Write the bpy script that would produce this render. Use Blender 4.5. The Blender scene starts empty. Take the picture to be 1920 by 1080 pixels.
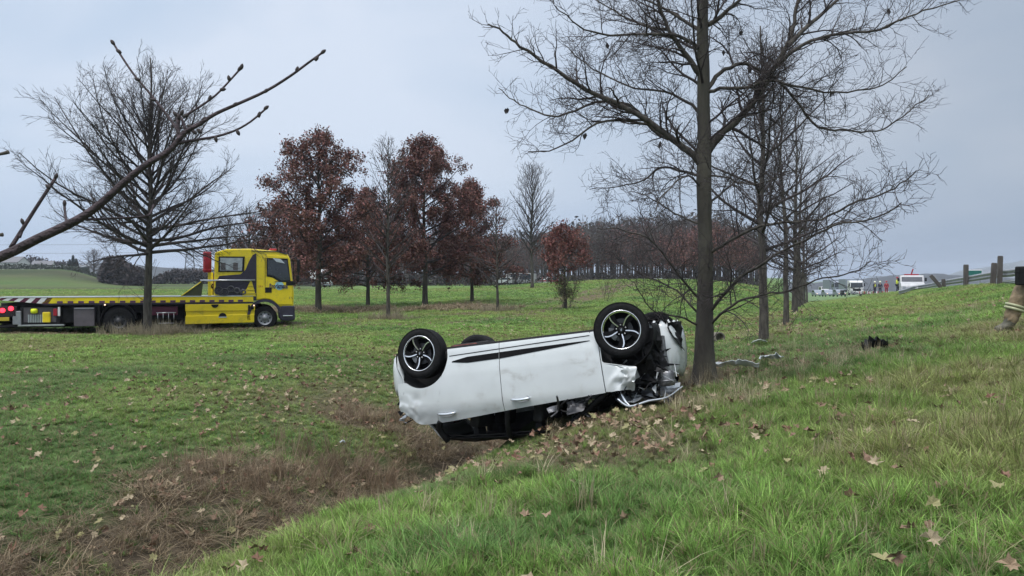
import bpy, math, random
import numpy as np
from mathutils import Vector, Matrix

sc = bpy.context.scene
R = math.radians
# ------------------------------------------------------------------ camera
F_PX = 1536.0
EYE = np.array([0.0, 0.0, 1.6])
PITCH = math.atan(20 / F_PX)
cam_d = bpy.data.cameras.new("camera")
cam_d.sensor_width = 36.0
cam_d.lens = 36.0 * F_PX / 1920.0
cam_d.clip_start = 0.05
cam_d.clip_end = 9000.0
cam = bpy.data.objects.new("camera", cam_d)
sc.collection.objects.link(cam)
cam.location = EYE
cam.rotation_euler = (R(90) - PITCH, 0, 0)
sc.camera = cam
# ------------------------------------------------------------------ light
SUN_EL, SUN_ROT = R(66), R(215)
world = bpy.data.worlds.new("World")
sc.world = world
world.use_nodes = True
nt = world.node_tree
nt.nodes.clear()
def wn(t, **k):
    n = nt.nodes.new(t)
    for a, b in k.items():
        setattr(n, a, b)
    return n
w_out = wn('ShaderNodeOutputWorld'); w_bg = wn('ShaderNodeBackground')
w_sky = wn('ShaderNodeTexSky', sky_type='NISHITA', sun_disc=False)
w_sky.sun_elevation = SUN_EL; w_sky.sun_rotation = SUN_ROT
w_sky.air_density = 1.0; w_sky.dust_density = 4.0; w_sky.ozone_density = 1.5
w_tc = wn('ShaderNodeTexCoord')
w_map = wn('ShaderNodeMapping'); w_map.inputs['Scale'].default_value = (1.0, 1.0, 2.6)
w_no = wn('ShaderNodeTexNoise'); w_no.inputs['Scale'].default_value = 1.9; w_no.inputs['Detail'].default_value = 6.0; w_no.inputs['Roughness'].default_value = .5
w_no.inputs['Distortion'].default_value = .35
w_rmp = wn('ShaderNodeValToRGB')
w_rmp.color_ramp.elements[0].position = .38; w_rmp.color_ramp.elements[0].color = (3.60, 4.38, 5.50, 1)
w_rmp.color_ramp.elements[1].position = .62; w_rmp.color_ramp.elements[1].color = (4.70, 5.22, 6.10, 1)
w_sep = wn('ShaderNodeSeparateXYZ')
w_el = wn('ShaderNodeValToRGB')          # overcast: brighter towards the zenith, by elevation
e = w_el.color_ramp.elements
e[0].position = 0.0; e[0].color = (.86, .87, .90, 1)
e[1].position = 1.0; e[1].color = (2.55, 2.35, 2.15, 1)
m1 = e.new(.12); m1.color = (.89, .91, .92, 1)
m2 = e.new(.35); m2.color = (.93, .93, .93, 1); m3 = e.new(.6); m3.color = (1.7, 1.62, 1.52, 1)
w_az = wn('ShaderNodeMapRange'); w_az.inputs[1].default_value = -.2; w_az.inputs[2].default_value = .62
w_az.inputs[3].default_value = 1.05; w_az.inputs[4].default_value = .70; w_az.interpolation_type = 'SMOOTHSTEP'
w_m1 = wn('ShaderNodeMix', data_type='RGBA', blend_type='MULTIPLY'); w_m1.inputs[0].default_value = 1
w_m2 = wn('ShaderNodeVectorMath', operation='SCALE')
w_mx = wn('ShaderNodeMix', data_type='RGBA'); w_mx.inputs[0].default_value = .96
L = nt.links.new
L(w_tc.outputs['Generated'], w_map.inputs[0]); L(w_map.outputs[0], w_no.inputs['Vector'])
L(w_no.outputs[0], w_rmp.inputs[0]); L(w_tc.outputs['Generated'], w_sep.inputs[0])
L(w_sep.outputs['Z'], w_el.inputs[0]); L(w_sep.outputs['X'], w_az.inputs[0])
L(w_rmp.outputs[0], w_m1.inputs[6]); L(w_el.outputs[0], w_m1.inputs[7])
L(w_m1.outputs[2], w_m2.inputs[0]); L(w_az.outputs[0], w_m2.inputs['Scale'])
L(w_sky.outputs[0], w_mx.inputs[6]); L(w_m2.outputs[0], w_mx.inputs[7])
L(w_mx.outputs[2], w_bg.inputs[0]); w_bg.inputs[1].default_value = .10
L(w_bg.outputs[0], w_out.inputs[0])
sun_d = bpy.data.lights.new("sun", 'SUN')
sun_d.energy = 1.5; sun_d.angle = R(25); sun_d.color = (1.0, .97, .93)
sun = bpy.data.objects.new("sun", sun_d); sc.collection.objects.link(sun)
sdir = Vector((math.sin(SUN_ROT) * math.cos(SUN_EL), math.cos(SUN_ROT) * math.cos(SUN_EL), math.sin(SUN_EL)))
sun.rotation_euler = sdir.to_track_quat('Z', 'Y').to_euler()
sc.view_settings.view_transform = 'Standard'
sc.view_settings.look = 'None'
sc.view_settings.exposure = 0.66
sc.view_settings.gamma = 1.0
sc.view_settings.use_curve_mapping = False
try:
    sc.cycles.max_bounces = 5; sc.cycles.diffuse_bounces = 2; sc.cycles.glossy_bounces = 2
    sc.cycles.transmission_bounces = 3; sc.cycles.volume_bounces = 0; sc.cycles.transparent_max_bounces = 6
except Exception:
    pass

# ------------------------------------------------------------------ geometry helpers
CP, SP = math.cos(PITCH), math.sin(PITCH)
def W(px, py, d):
    """world point seen at photo pixel (px, py) at depth d"""
    a = (px - 960) / F_PX; b = (540 - py) / F_PX
    return np.array([d * a, d * (CP + b * SP), 1.6 + d * (-SP + b * CP)])
def smooth(v):
    v = np.clip(v, 0, 1); return v * v * (3 - 2 * v)
def _hash(ix, iy, seed):
    n = (ix.astype(np.int64) * 374761393 + iy.astype(np.int64) * 668265263 + seed * 974711) & 0x7fffffff
    n = ((n ^ (n >> 13)) * 1274126177) & 0x7fffffff
    return ((n ^ (n >> 16)) & 0xffff) / 65535.0
def vnoise(x, y, seed=0):
    x = np.asarray(x, float); y = np.asarray(y, float)
    ix = np.floor(x); iy = np.floor(y); fx = x - ix; fy = y - iy
    fx = fx * fx * (3 - 2 * fx); fy = fy * fy * (3 - 2 * fy)
    a = _hash(ix, iy, seed); b = _hash(ix + 1, iy, seed); c = _hash(ix, iy + 1, seed); d = _hash(ix + 1, iy + 1, seed)
    return a + (b - a) * fx + (c - a) * fy + (a - b - c + d) * fx * fy
def fbm(x, y, seed=0, o=3):
    s = 0; a = .5; t = 0
    for k in range(o):
        s = s + a * vnoise(x * 2 ** k + 17 * k, y * 2 ** k - 9 * k, seed + k); t += a; a *= .55
    return s / t
UX, UY = math.sin(R(20.4)), math.cos(R(20.4))
def st(x, y):
    return x * UY - y * UX, x * UX + y * UY
def xy(s, t):
    return s * UY + t * UX, -s * UX + t * UY
PROF_S = np.array([-400, -60, -11, -8.6, -7.2, -6.2, -5.5, -5.0, -4.6, -4.25, -3.95, -3.6, -3.1, -2.4, -1.4, 0, 1.6, 3.1, 4.8, 6.3, 7.2, 400])
PROF_Z = np.array([-.12, -.12, -.12, -.2, -.36, -.52, -.74, -1.0, -1.12, -1.08, -.72, -.34, -.16, -.03, .14, .33, .48, .66, 1.0, 1.34, 1.4, 1.4])
def height(x, y):
    x = np.asarray(x, float); y = np.asarray(y, float)
    s, t = st(x, y)
    wob = (fbm(t * .35, t * 0 + 3.3, 5) - .5) * .5 + .24 * smooth((7.2 - t) / 3)
    z = (np.interp(s + wob, PROF_S, PROF_Z) + np.interp(s + wob - .12, PROF_S, PROF_Z) + np.interp(s + wob + .12, PROF_S, PROF_Z)) / 3
    # ditch gets shallower far along
    z = z + smooth((t - 16) / 14) * np.exp(-((s + 4.6) / 1.3) ** 2) * .7
    # the bank and motorway run downhill away from the camera
    wgt = smooth((s + 4 + .03 * np.maximum(t, 0)) / 5.0)
    z = z - wgt * np.clip(.026 * (t - 36), 0, 16)
    z = z + 1.45 * np.exp(-((x - 15) / 19) ** 2 - ((y - 88) / 30) ** 2) * smooth((-1.5 - s) / 4)
    z = z - .22 * np.exp(-((x + 13.2) / 4.5) ** 2 - ((y - 27.3) / 2.3) ** 2)
    z = z - .20 * np.exp(-((s + 3.3) / .8) ** 2 - ((t - 8.3) / 1.7) ** 2)
    z = z - smooth((s - 1) / 5) * .25 * smooth((-t - 2) / 10)
    # far raised field on the left
    z = z + 3.6 * smooth((y - 130) / 60) * smooth((-x - .5 * y + 6) / 16) * smooth((700 - y) / 200)
    near = smooth((60 - np.hypot(x, y)) / 30)
    z = z + (fbm(x * .8, y * .8, 11) - .5) * .10 + near * (fbm(x * 3.1, y * 3.1, 21) - .5) * .07
    return z
def ground_at(px, py, dmax=900):
    """walk the pixel's ray to the terrain"""
    d = 2.5
    while d < dmax:
        p = W(px, py, d)
        if p[2] <= float(height(p[0], p[1])):
            return p, d
        d += max(.05, d * .006)
    return W(px, py, dmax), dmax
def drop(p, off=0.0):
    return np.array([p[0], p[1], float(height(p[0], p[1])) + off])

class MB:
    def __init__(s): s.v = []; s.f = []; s.n = 0
    def add(s, vs, fs):
        vs = np.asarray(vs, float); k = s.n
        s.v.append(vs); s.n += len(vs)
        for f in fs: s.f.append(tuple(int(i) + k for i in f))
        return s
    def verts(s): return np.concatenate(s.v) if s.v else np.zeros((0, 3))
def box(mb, c, d, rot=None):
    v = np.array([[x, y, z] for x in (-.5, .5) for y in (-.5, .5) for z in (-.5, .5)]) * np.array(d)
    if rot is not None:
        v = v @ np.array(Matrix.Rotation(rot[1], 3, rot[0])).T
    v = v + np.array(c)
    return mb.add(v, [(0, 1, 3, 2), (4, 6, 7, 5), (0, 4, 5, 1), (2, 3, 7, 6), (0, 2, 6, 4), (1, 5, 7, 3)])
def prism(mb, poly, a0, a1, axis='y'):
    """poly in the two other axes, extruded from a0 to a1"""
    n = len(poly); vs = []
    for a in (a0, a1):
        for p, q in poly:
            vs.append({'y': (p, a, q), 'x': (a, p, q), 'z': (p, q, a)}[axis])
    fs = [tuple(range(n)), tuple(range(2 * n - 1, n - 1, -1))]
    for i in range(n):
        j = (i + 1) % n; fs.append((i, i + n, j + n, j))
    return mb.add(vs, fs)
def lathe(mb, prof, n, c, axis='y', a0=0, a1=2 * math.pi):
    """prof: (radius, along-axis)"""
    full = abs(a1 - a0 - 2 * math.pi) < 1e-6
    m = n if full else n + 1
    vs = []
    for i in range(m):
        a = a0 + (a1 - a0) * i / n; ca, sa = math.cos(a), math.sin(a)
        for r, h in prof:
            vs.append({'y': (r * ca, h, r * sa), 'x': (h, r * ca, r * sa), 'z': (r * ca, r * sa, h)}[axis])
    k = len(prof); fs = []
    for i in range(n):
        j = (i + 1) % m
        for q in range(k - 1):
            fs.append((i * k + q, i * k + q + 1, j * k + q + 1, j * k + q))
    return mb.add(np.array(vs) + np.array(c), fs)
def tubes(mb, lines, sides=5):
    """lines: list of (pts[k,3], radii[k]); grouped so that equal lengths are built at once"""
    groups = {}
    for P, r in lines:
        groups.setdefault(len(P), []).append((P, r))
    ang = np.arange(sides) * 2 * np.pi / sides
    for k, g in groups.items():
        P = np.array([q[0] for q in g], float); r = np.array([q[1] for q in g], float)
        n = len(g)
        T = np.empty_like(P); T[:, 1:-1] = P[:, 2:] - P[:, :-2]; T[:, 0] = P[:, 1] - P[:, 0]; T[:, -1] = P[:, -1] - P[:, -2]
        T /= np.linalg.norm(T, axis=2, keepdims=True) + 1e-12
        ref = np.tile(np.array([.31, .17, .93]), (n, 1))
        alt = np.abs((T.mean(1) * ref).sum(1)) > .85 * np.linalg.norm(ref[0])
        ref[alt] = (.95, -.3, .05)
        A = np.cross(T, ref[:, None, :]); A /= np.linalg.norm(A, axis=2, keepdims=True) + 1e-12
        B = np.cross(T, A)
        V = P[:, :, None, :] + r[:, :, None, None] * (A[:, :, None, :] * np.cos(ang)[None, None, :, None] + B[:, :, None, :] * np.sin(ang)[None, None, :, None])
        V = V.reshape(-1, 3)
        i, j, m = np.meshgrid(np.arange(n), np.arange(k - 1), np.arange(sides), indexing='ij')
        b = i * k * sides + j * sides
        q = np.stack([b + m, b + (m + 1) % sides, b + sides + (m + 1) % sides, b + sides + m], -1).reshape(-1, 4)
        base = mb.n
        mb.v.append(V); mb.n += len(V)
        if not hasattr(mb, 'q'): mb.q = []
        mb.q.append(q + base)
        # end caps only matter for thick ones
        if sides > 4:
            for a in range(n):
                o = base + a * k * sides
                mb.f.append(tuple(o + x for x in range(sides - 1, -1, -1)))
                o2 = o + (k - 1) * sides
                mb.f.append(tuple(o2 + x for x in range(sides)))
    return mb
def tube(mb, pts, r, sides=8, sub=0):
    P = np.array(pts, float)
    if sub: P = spline(P, sub)
    rr = np.full(len(P), r) if np.isscalar(r) else np.interp(np.linspace(0, 1, len(P)), np.linspace(0, 1, len(r)), r)
    return tubes(mb, [(P, rr)], sides)
def spline(P, sub):
    P = np.array(P, float); n = len(P); out = []
    for i in range(n - 1):
        p0 = P[max(i - 1, 0)]; p1 = P[i]; p2 = P[i + 1]; p3 = P[min(i + 2, n - 1)]
        for k in range(sub):
            t = k / sub
            out.append(.5 * ((2 * p1) + (-p0 + p2) * t + (2 * p0 - 5 * p1 + 4 * p2 - p3) * t * t + (-p0 + 3 * p1 - 3 * p2 + p3) * t ** 3))
    out.append(P[-1]); return np.array(out)
def to_mesh(name, mb):
    me = bpy.data.meshes.new(name)
    V = mb.verts(); q = getattr(mb, 'q', None)
    if not q:
        me.from_pydata(V.tolist(), [], mb.f)
    else:
        Q = np.concatenate(q); nf = len(mb.f)
        sizes = np.concatenate([np.full(len(Q), 4), np.array([len(f) for f in mb.f], int)]) if nf else np.full(len(Q), 4)
        idx = np.concatenate([Q.reshape(-1), np.array([i for f in mb.f for i in f], int)]) if nf else Q.reshape(-1)
        me.vertices.add(len(V)); me.vertices.foreach_set('co', V.reshape(-1))
        me.loops.add(len(idx)); me.loops.foreach_set('vertex_index', idx.astype(np.int32))
        me.polygons.add(len(sizes))
        st_ = np.concatenate([[0], np.cumsum(sizes)[:-1]]).astype(np.int32)
        me.polygons.foreach_set('loop_start', st_)
        me.update(calc_edges=True)
    return me
def obj(name, mb, mat=None, parent=None, smooth_=False, bevel=0, loc=None, fix=True, **props):
    me = mb if isinstance(mb, bpy.types.Mesh) else to_mesh(name, mb)
    if fix and not isinstance(mb, bpy.types.Mesh) and not getattr(mb, 'q', None) and len(me.polygons) < 20000:
        import bmesh
        bm = bmesh.new(); bm.from_mesh(me); bmesh.ops.recalc_face_normals(bm, faces=bm.faces); bm.to_mesh(me); bm.free()
    if mat is not None and not me.materials: me.materials.append(mat)
    o = bpy.data.objects.new(name, me); sc.collection.objects.link(o)
    if smooth_: me.polygons.foreach_set('use_smooth', np.ones(len(me.polygons), bool))
    if bevel:
        b = o.modifiers.new('bevel', 'BEVEL'); b.width = bevel; b.segments = 2; b.limit_method = 'ANGLE'; b.angle_limit = R(40)
    if parent is not None: o.parent = parent
    if loc is not None: o.location = loc
    for k, v in props.items(): o[k] = v
    return o
def empty(name, loc=(0, 0, 0), rz=0, label=None, category=None, group=None):
    o = bpy.data.objects.new(name, None); sc.collection.objects.link(o)
    o.location = loc; o.rotation_euler = (0, 0, rz); o.empty_display_size = .2
    if label: o['label'] = label
    if category: o['category'] = category
    if group: o['group'] = group
    return o
def tag(o, label, category, group=None, kind=None):
    o['label'] = label; o['category'] = category
    if group: o['group'] = group
    if kind: o['kind'] = kind
    return o
def copy_tree(o, parent=None):
    c = o.copy(); sc.collection.objects.link(c); c.parent = parent
    for ch in list(o.children): copy_tree(ch, c)
    return c

# ------------------------------------------------------------------ materials
def pm(name, col, rough=.6, metal=0.0, var=.18, scale=6.0, bump=0.0, bscale=60.0, col2=None, coat=0.0, stretch=None, emit=0.0, trans=0.0, spec=None, alpha_t=0.0):
    m = bpy.data.materials.new(name); m.use_nodes = True
    t = m.node_tree; b = t.nodes['Principled BSDF']
    tc = t.nodes.new('ShaderNodeTexCoord'); src = tc.outputs['Object']
    if stretch:
        mp = t.nodes.new('ShaderNodeMapping'); mp.inputs['Scale'].default_value = stretch
        t.links.new(src, mp.inputs[0]); src = mp.outputs[0]
    no = t.nodes.new('ShaderNodeTexNoise'); no.inputs['Scale'].default_value = scale; no.inputs['Detail'].default_value = 6
    t.links.new(src, no.inputs['Vector'])
    rp = t.nodes.new('ShaderNodeValToRGB'); rp.color_ramp.elements[0].position = .35; rp.color_ramp.elements[1].position = .68
    c = np.array(col[:3])
    a = np.clip(c * (1 - var), 0, 1); d = np.clip(c * (1 + var), 0, 1) if col2 is None else np.array(col2[:3])
    rp.color_ramp.elements[0].color = (*a, 1); rp.color_ramp.elements[1].color = (*d, 1)
    t.links.new(no.outputs[0], rp.inputs[0]); t.links.new(rp.outputs[0], b.inputs['Base Color'])
    b.inputs['Roughness'].default_value = rough; b.inputs['Metallic'].default_value = metal
    if spec is not None: b.inputs['Specular IOR Level'].default_value = spec
    if coat: b.inputs['Coat Weight'].default_value = coat; b.inputs['Coat Roughness'].default_value = .08
    if trans: b.inputs['Transmission Weight'].default_value = trans
    if emit:
        b.inputs['Emission Color'].default_value = (*col[:3], 1); b.inputs['Emission Strength'].default_value = emit
    if bump:
        n2 = t.nodes.new('ShaderNodeTexNoise'); n2.inputs['Scale'].default_value = bscale; n2.inputs['Detail'].default_value = 4
        t.links.new(src, n2.inputs['Vector'])
        bp = t.nodes.new('ShaderNodeBump'); bp.inputs['Strength'].default_value = bump; bp.inputs['Distance'].default_value = .02
        t.links.new(n2.outputs[0], bp.inputs['Height']); t.links.new(bp.outputs[0], b.inputs['Normal'])
    return m
M = {}
M['bark'] = pm('bark', (.062, .052, .046), .95, var=.4, scale=14, bump=.8, bscale=30, col2=(.10, .09, .075), stretch=(1, 1, .22))
M['bark_green'] = pm('bark_mossy', (.055, .048, .042), .95, scale=4, bump=.9, bscale=28, col2=(.088, .082, .062), stretch=(1, 1, .3))
M['twig'] = pm('twig', (.050, .040, .040), .9, var=.3, scale=3)
M['twig_far'] = pm('twig_far', (.078, .066, .059), .95, var=.3, scale=.3)
M['trunk_far'] = pm('trunk_far', (.06, .05, .047), .95, var=.35, scale=.5)
M['shoot'] = pm('young_shoot', (.11, .085, .075), .8, var=.25, scale=4)
M['black'] = pm('black_plastic', (.010, .010, .011), .6, var=.3, scale=12, bump=.1, spec=.25)
M['rubber'] = pm('rubber', (.012, .012, .013), .85, spec=.2, var=.35, scale=20, bump=.3, bscale=90)
M['steel'] = pm('steel', (.55, .56, .58), .3, 1.0, var=.12)
M['alu'] = pm('machined_alloy', (.80, .81, .83), .22, .9, var=.06)
M['galv'] = pm('galvanised', (.32, .33, .35), .5, .7, var=.2, scale=5)
M['glass_dark'] = pm('dark_glass', (.02, .025, .03), .06, var=.1, spec=.8)
M['engine'] = pm('engine_metal', (.22, .22, .23), .45, .8, var=.35, scale=20, bump=.3)
M['wood_post'] = pm('weathered_post', (.085, .075, .07), .9, var=.3, scale=10, bump=.4, stretch=(1, 1, .2))
# ------------------------------------------------------------------ ground
def axis(a, b, fine, lo, hi, g=1.075):
    v = list(np.arange(a, b, fine)); d = fine; x = v[0]
    left = []
    while x > lo: d = min(d * g, 90); x -= d; left.append(x)
    d = fine; x = v[-1]; right = []
    while x < hi: d = min(d * g, 90); x += d; right.append(x)
    return np.array(left[::-1] + v + right)
RUTS = []
for pl, wr in (([(470, 600), (560, 598), (700, 600), (860, 592), (960, 578), (1050, 560), (1130, 541), (1190, 529)], .35), ([(480, 607), (640, 608), (760, 609), (930, 599), (1040, 579), (1110, 558), (1180, 534)], .45), ([(1070, 566), (1120, 551), (1165, 538), (1192, 531)], .7)):
    RUTS.append(([tuple(ground_at(px, py)[0][:2]) for px, py in pl], wr))
def masks(x, y):
    x = np.asarray(x, float); y = np.asarray(y, float)
    s, t = st(x, y)
    n1 = fbm(x * .9, y * .9, 31); n2 = fbm(x * .35, y * .35, 47); n3 = fbm(x * 2.3, y * 2.3, 53)
    edge = np.interp(t, [0, 6, 12, 20], [-8.4, -7.3, -6.3, -6.0])
    brown = smooth((s - edge + (n1 - .5) * 3.2) / 1.3) * smooth((-3.85 - .24 * smooth((7.2 - t) / 3) - s + (n3 - .5) * .5) / .3) * smooth((26 - t) / 10)
    # litter below the trees of the row and at the far lip of the ditch
    leaf = smooth((n1 - .27) * 4) * np.exp(-(((s + 1.9) / 1.4) ** 2)) * smooth((t - 5.3) / 1.5) * smooth((17 - t) / 5)
    leaf = np.maximum(leaf, smooth((n1 - .33) * 4) * np.exp(-(((s + 6.9) / 1.5) ** 2)) * smooth((t - 8) / 3) * smooth((20 - t) / 5))
    leaf = np.maximum(leaf, .9 * smooth((n1 - .40) * 4) * np.exp(-(((s + 1.6) / 1.8) ** 2)) * smooth((t - 17) / 4) * smooth((48 - t) / 10))
    # wheel ruts worn through the meadow
    path = 0
    for rut, wr in RUTS:
        dd = np.full(x.shape, 1e9)
        for (x0, y0), (x1, y1) in zip(rut[:-1], rut[1:]):
            lx, ly = x1 - x0, y1 - y0; f = np.clip(((x - x0) * lx + (y - y0) * ly) / (lx * lx + ly * ly), 0, 1)
            dd = np.minimum(dd, np.hypot(x - x0 - f * lx, y - y0 - f * ly))
        path = np.maximum(path, np.exp(-(dd / (wr + .008 * np.maximum(y, 0))) ** 2))
    path = path * (.65 + .8 * n2)
    # straw-coloured unmown strips at the foot of the tree row in the meadow
    cy = 42 + .38 * (x + 9)
    straw = np.exp(-((y - cy) / 2.2) ** 2) * smooth((-x + 2) / 3) * smooth((n2 - .3) * 4)
    dry = smooth((n2 - .54) * 5) * .38
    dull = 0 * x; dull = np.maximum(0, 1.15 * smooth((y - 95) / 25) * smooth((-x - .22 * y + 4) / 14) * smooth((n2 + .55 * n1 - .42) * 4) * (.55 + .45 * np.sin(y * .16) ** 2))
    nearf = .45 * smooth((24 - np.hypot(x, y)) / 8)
    mud_shade = np.exp(-((x + 12.4) / 5.2) ** 4 - ((y - .32 * (x + 12.4) - 27.6) / 1.9) ** 4) * .9  # mud under the truck, with its shade put into the ground colour
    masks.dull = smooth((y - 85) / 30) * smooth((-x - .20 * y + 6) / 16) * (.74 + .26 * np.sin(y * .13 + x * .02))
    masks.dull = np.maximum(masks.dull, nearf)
    brown = np.maximum(brown * (.72 + .28 * smooth((n3 - .35) * 5)), mud_shade)
    return brown, leaf, np.clip(path, 0, 1), straw, dry, n1, n2, n3
sv = axis(-9.5, 5.0, .11, -1600, 1600, 1.035)
tv = axis(1.5, 15.5, .12, -60, 3400, 1.03)
S_, T_ = np.meshgrid(sv, tv, indexing='ij')
X_, Y_ = xy(S_, T_)
Z_ = height(X_, Y_)
# hollow under the wrecked car keeps the ditch dark and deep
V_ = np.stack([X_, Y_, Z_], -1).reshape(-1, 3)
ns, nt_ = len(sv), len(tv)
i, j = np.meshgrid(np.arange(ns - 1), np.arange(nt_ - 1), indexing='ij')
Q_ = np.stack([i * nt_ + j, (i + 1) * nt_ + j, (i + 1) * nt_ + j + 1, i * nt_ + j + 1], -1).reshape(-1, 4)
gm = MB(); gm.v = [V_]; gm.n = len(V_); gm.q = [Q_]
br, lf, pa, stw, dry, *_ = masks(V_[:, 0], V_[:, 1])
mg = bpy.data.materials.new('meadow'); mg.use_nodes = True
t = mg.node_tree; b = t.nodes['Principled BSDF']; b.inputs['Roughness'].default_value = .95; b.inputs['Specular IOR Level'].default_value = .1
def nd(tp, **k):
    n = t.nodes.new(tp)
    for a, v in k.items(): setattr(n, a, v)
    return n
tc = nd('ShaderNodeTexCoord')
def noise_(scale, detail=5, rough=.6):
    n = nd('ShaderNodeTexNoise'); n.inputs['Scale'].default_value = scale; n.inputs['Detail'].default_value = detail; n.inputs['Roughness'].default_value = rough
    t.links.new(tc.outputs['Object'], n.inputs['Vector']); return n.outputs[0]
def ramp(src, p0, c0, p1, c1):
    r = nd('ShaderNodeValToRGB'); r.color_ramp.elements[0].position = p0; r.color_ramp.elements[1].position = p1
    r.color_ramp.elements[0].color = (*c0, 1); r.color_ramp.elements[1].color = (*c1, 1)
    t.links.new(src, r.inputs[0]); return r.outputs[0]
def mix(f, a, c, typ='MIX'):
    m = nd('ShaderNodeMix', data_type='RGBA', blend_type=typ)
    if isinstance(f, float): m.inputs[0].default_value = f
    else: t.links.new(f, m.inputs[0])
    t.links.new(a, m.inputs[6])
    if isinstance(c, tuple): m.inputs[7].default_value = (*c, 1)
    else: t.links.new(c, m.inputs[7])
    return m.outputs[2]
g1 = ramp(noise_(.25), .38, (.085, .165, .036), .62, (.145, .245, .055))
g2 = ramp(noise_(5, 8, .75), .30, (.070, .120, .030), .70, (.18, .285, .075))
gcol = mix(.60, g1, g2)
g3 = ramp(noise_(.07, 4), .42, (.06, .16, .045), .6, (.16, .185, .07))
gcol = mix(.35, gcol, g3)
gcol = mix(.30, gcol, ramp(noise_(.9, 6, .7), .35, (.05, .095, .025), .68, (.19, .26, .085)))
at = nd('ShaderNodeAttribute', attribute_name='cover'); sp_ = nd('ShaderNodeSeparateColor'); t.links.new(at.outputs['Color'], sp_.inputs[0])
at2 = nd('ShaderNodeAttribute', attribute_name='cover_b'); sp2 = nd('ShaderNodeSeparateColor'); t.links.new(at2.outputs['Color'], sp2.inputs[0])
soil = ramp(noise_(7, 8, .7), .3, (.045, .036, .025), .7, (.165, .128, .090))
litter = ramp(noise_(12, 8, .7), .35, (.035, .028, .018), .68, (.20, .145, .095))
strawc = ramp(noise_(4, 8, .7), .3, (.10, .085, .05), .7, (.24, .20, .13))
tracks = ramp(noise_(3, 8, .7), .3, (.055, .050, .028), .7, (.19, .145, .095))
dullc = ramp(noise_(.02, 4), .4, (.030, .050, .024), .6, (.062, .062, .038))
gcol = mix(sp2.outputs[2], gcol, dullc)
c = mix(sp2.outputs[1], gcol, strawc)
c = mix(sp2.outputs[0], c, strawc)
c = mix(sp_.outputs[2], c, tracks)
c = mix(sp_.outputs[1], c, litter)
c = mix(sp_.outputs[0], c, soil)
t.links.new(c, b.inputs['Base Color'])
bp = nd('ShaderNodeBump'); bp.inputs['Strength'].default_value = .9; bp.inputs['Distance'].default_value = .06
t.links.new(noise_(9, 8, .75), bp.inputs['Height']); t.links.new(bp.outputs[0], b.inputs['Normal'])
ground = obj('ground', gm, mg, None, smooth_=True, kind='structure')
ground['label'] = 'rough green meadow and banks with a brown ditch running through'
def set_attr(me, name, cols):
    a = me.color_attributes.new(name, 'FLOAT_COLOR', 'POINT')
    a.data.foreach_set('color', np.ascontiguousarray(cols, dtype=np.float32).reshape(-1))
one = np.ones(len(V_))
far_fade = smooth((300 - np.hypot(V_[:, 0], V_[:, 1])) / 100)
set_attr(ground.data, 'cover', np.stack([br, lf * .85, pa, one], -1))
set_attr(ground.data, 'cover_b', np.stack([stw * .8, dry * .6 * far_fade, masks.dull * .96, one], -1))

# ------------------------------------------------------------------ motorway
def strip(name, s0, s1, t0, t1, dz, mat, n=80, m=2):
    mb = MB(); S = np.linspace(s0, s1, m); T = np.linspace(t0, t1, n)
    a, c = np.meshgrid(S, T, indexing='ij'); x, y = xy(a, c)
    zc = np.interp(T, T, [0] * n)
    xm, ym = xy(np.full(n, (9.5)), T)
    z = (1.4 - np.clip(.026 * (T - 36), 0, 16)) + dz
    v = np.stack([x, y, np.tile(z, (m, 1))], -1).reshape(-1, 3)
    fs = [(i * n + j, (i + 1) * n + j, (i + 1) * n + j + 1, i * n + j + 1) for i in range(m - 1) for j in range(n - 1)]
    mb.add(v, fs); return obj(name, mb, mat, None)
M['asphalt'] = pm('asphalt', (.055, .056, .06), .9, var=.25, scale=3, bump=.3)
M['paint'] = pm('road_paint', (.72, .72, .70), .7, var=.1)
road = strip('road', 7.6, 21.5, -40, 620, .06, M['asphalt'], 120, 6); road['kind'] = 'structure'
for k, s0 in enumerate((8.2, 12.0, 15.8, 20.8)):
    if k in (0, 3):
        o = strip('road_marking', s0, s0 + .15, -40, 400, .066, M['paint'], 90); o.parent = road
mbl = MB()
for s0 in (12.0, 15.8):
    for q in range(34):
        t0 = q * 12.0; x0, y0 = xy(s0, t0); pts = []
        for (a, c_) in ((s0, t0), (s0 + .15, t0), (s0 + .15, t0 + 3), (s0, t0 + 3)):
            x, y = xy(a, c_); pts.append((x, y, 1.4 - np.clip(.026 * (c_ - 36), 0, 16) + .068))
        mbl.add(pts, [(0, 1, 2, 3)])
lm = obj('lane_marking', mbl, M['paint'], road); lm['kind'] = 'stuff'

# ------------------------------------------------------------------ far hills (real ridges, one each)
def ridge(name, pxs, tops, d, depth, mat, base=-24, label=None, jag=1.0, seed=1):
    px = np.linspace(pxs[0], pxs[-1], 160); py = np.interp(px, pxs, tops)
    nz = (fbm(px * .05, px * 0, seed, 4) - .5) * 5 * jag
    mb = MB(); rows = []
    for k, (dd, f) in enumerate(((-.5, 0), (-.3, .45), (-.12, .85), (0, 1.0), (.2, .8), (.5, 0))):
        D = d + dd * depth
        x = (px - 960) / F_PX * D
        ztop = 1.6 + (520 - (py - nz * (f > .9))) / F_PX * d
        z = base + (ztop - base) * f
        rows.append(np.stack([x, np.full_like(x, D), z], -1))
    n = len(px); v = np.concatenate(rows)
    fs = [(r * n + q, r * n + q + 1, (r + 1) * n + q + 1, (r + 1) * n + q) for r in range(5) for q in range(n - 1)]
    mb.add(v, fs); return obj(name, mb, mat, None, smooth_=True, kind='structure', label=label)
M['hill_wood'] = pm('hill_woodland', (.028, .030, .030), .95, var=.45, scale=.03, bump=1, bscale=.08)
M['hill_pale'] = pm('hill_pale', (.10, .11, .10), .95, var=.2, scale=.01)
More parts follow.
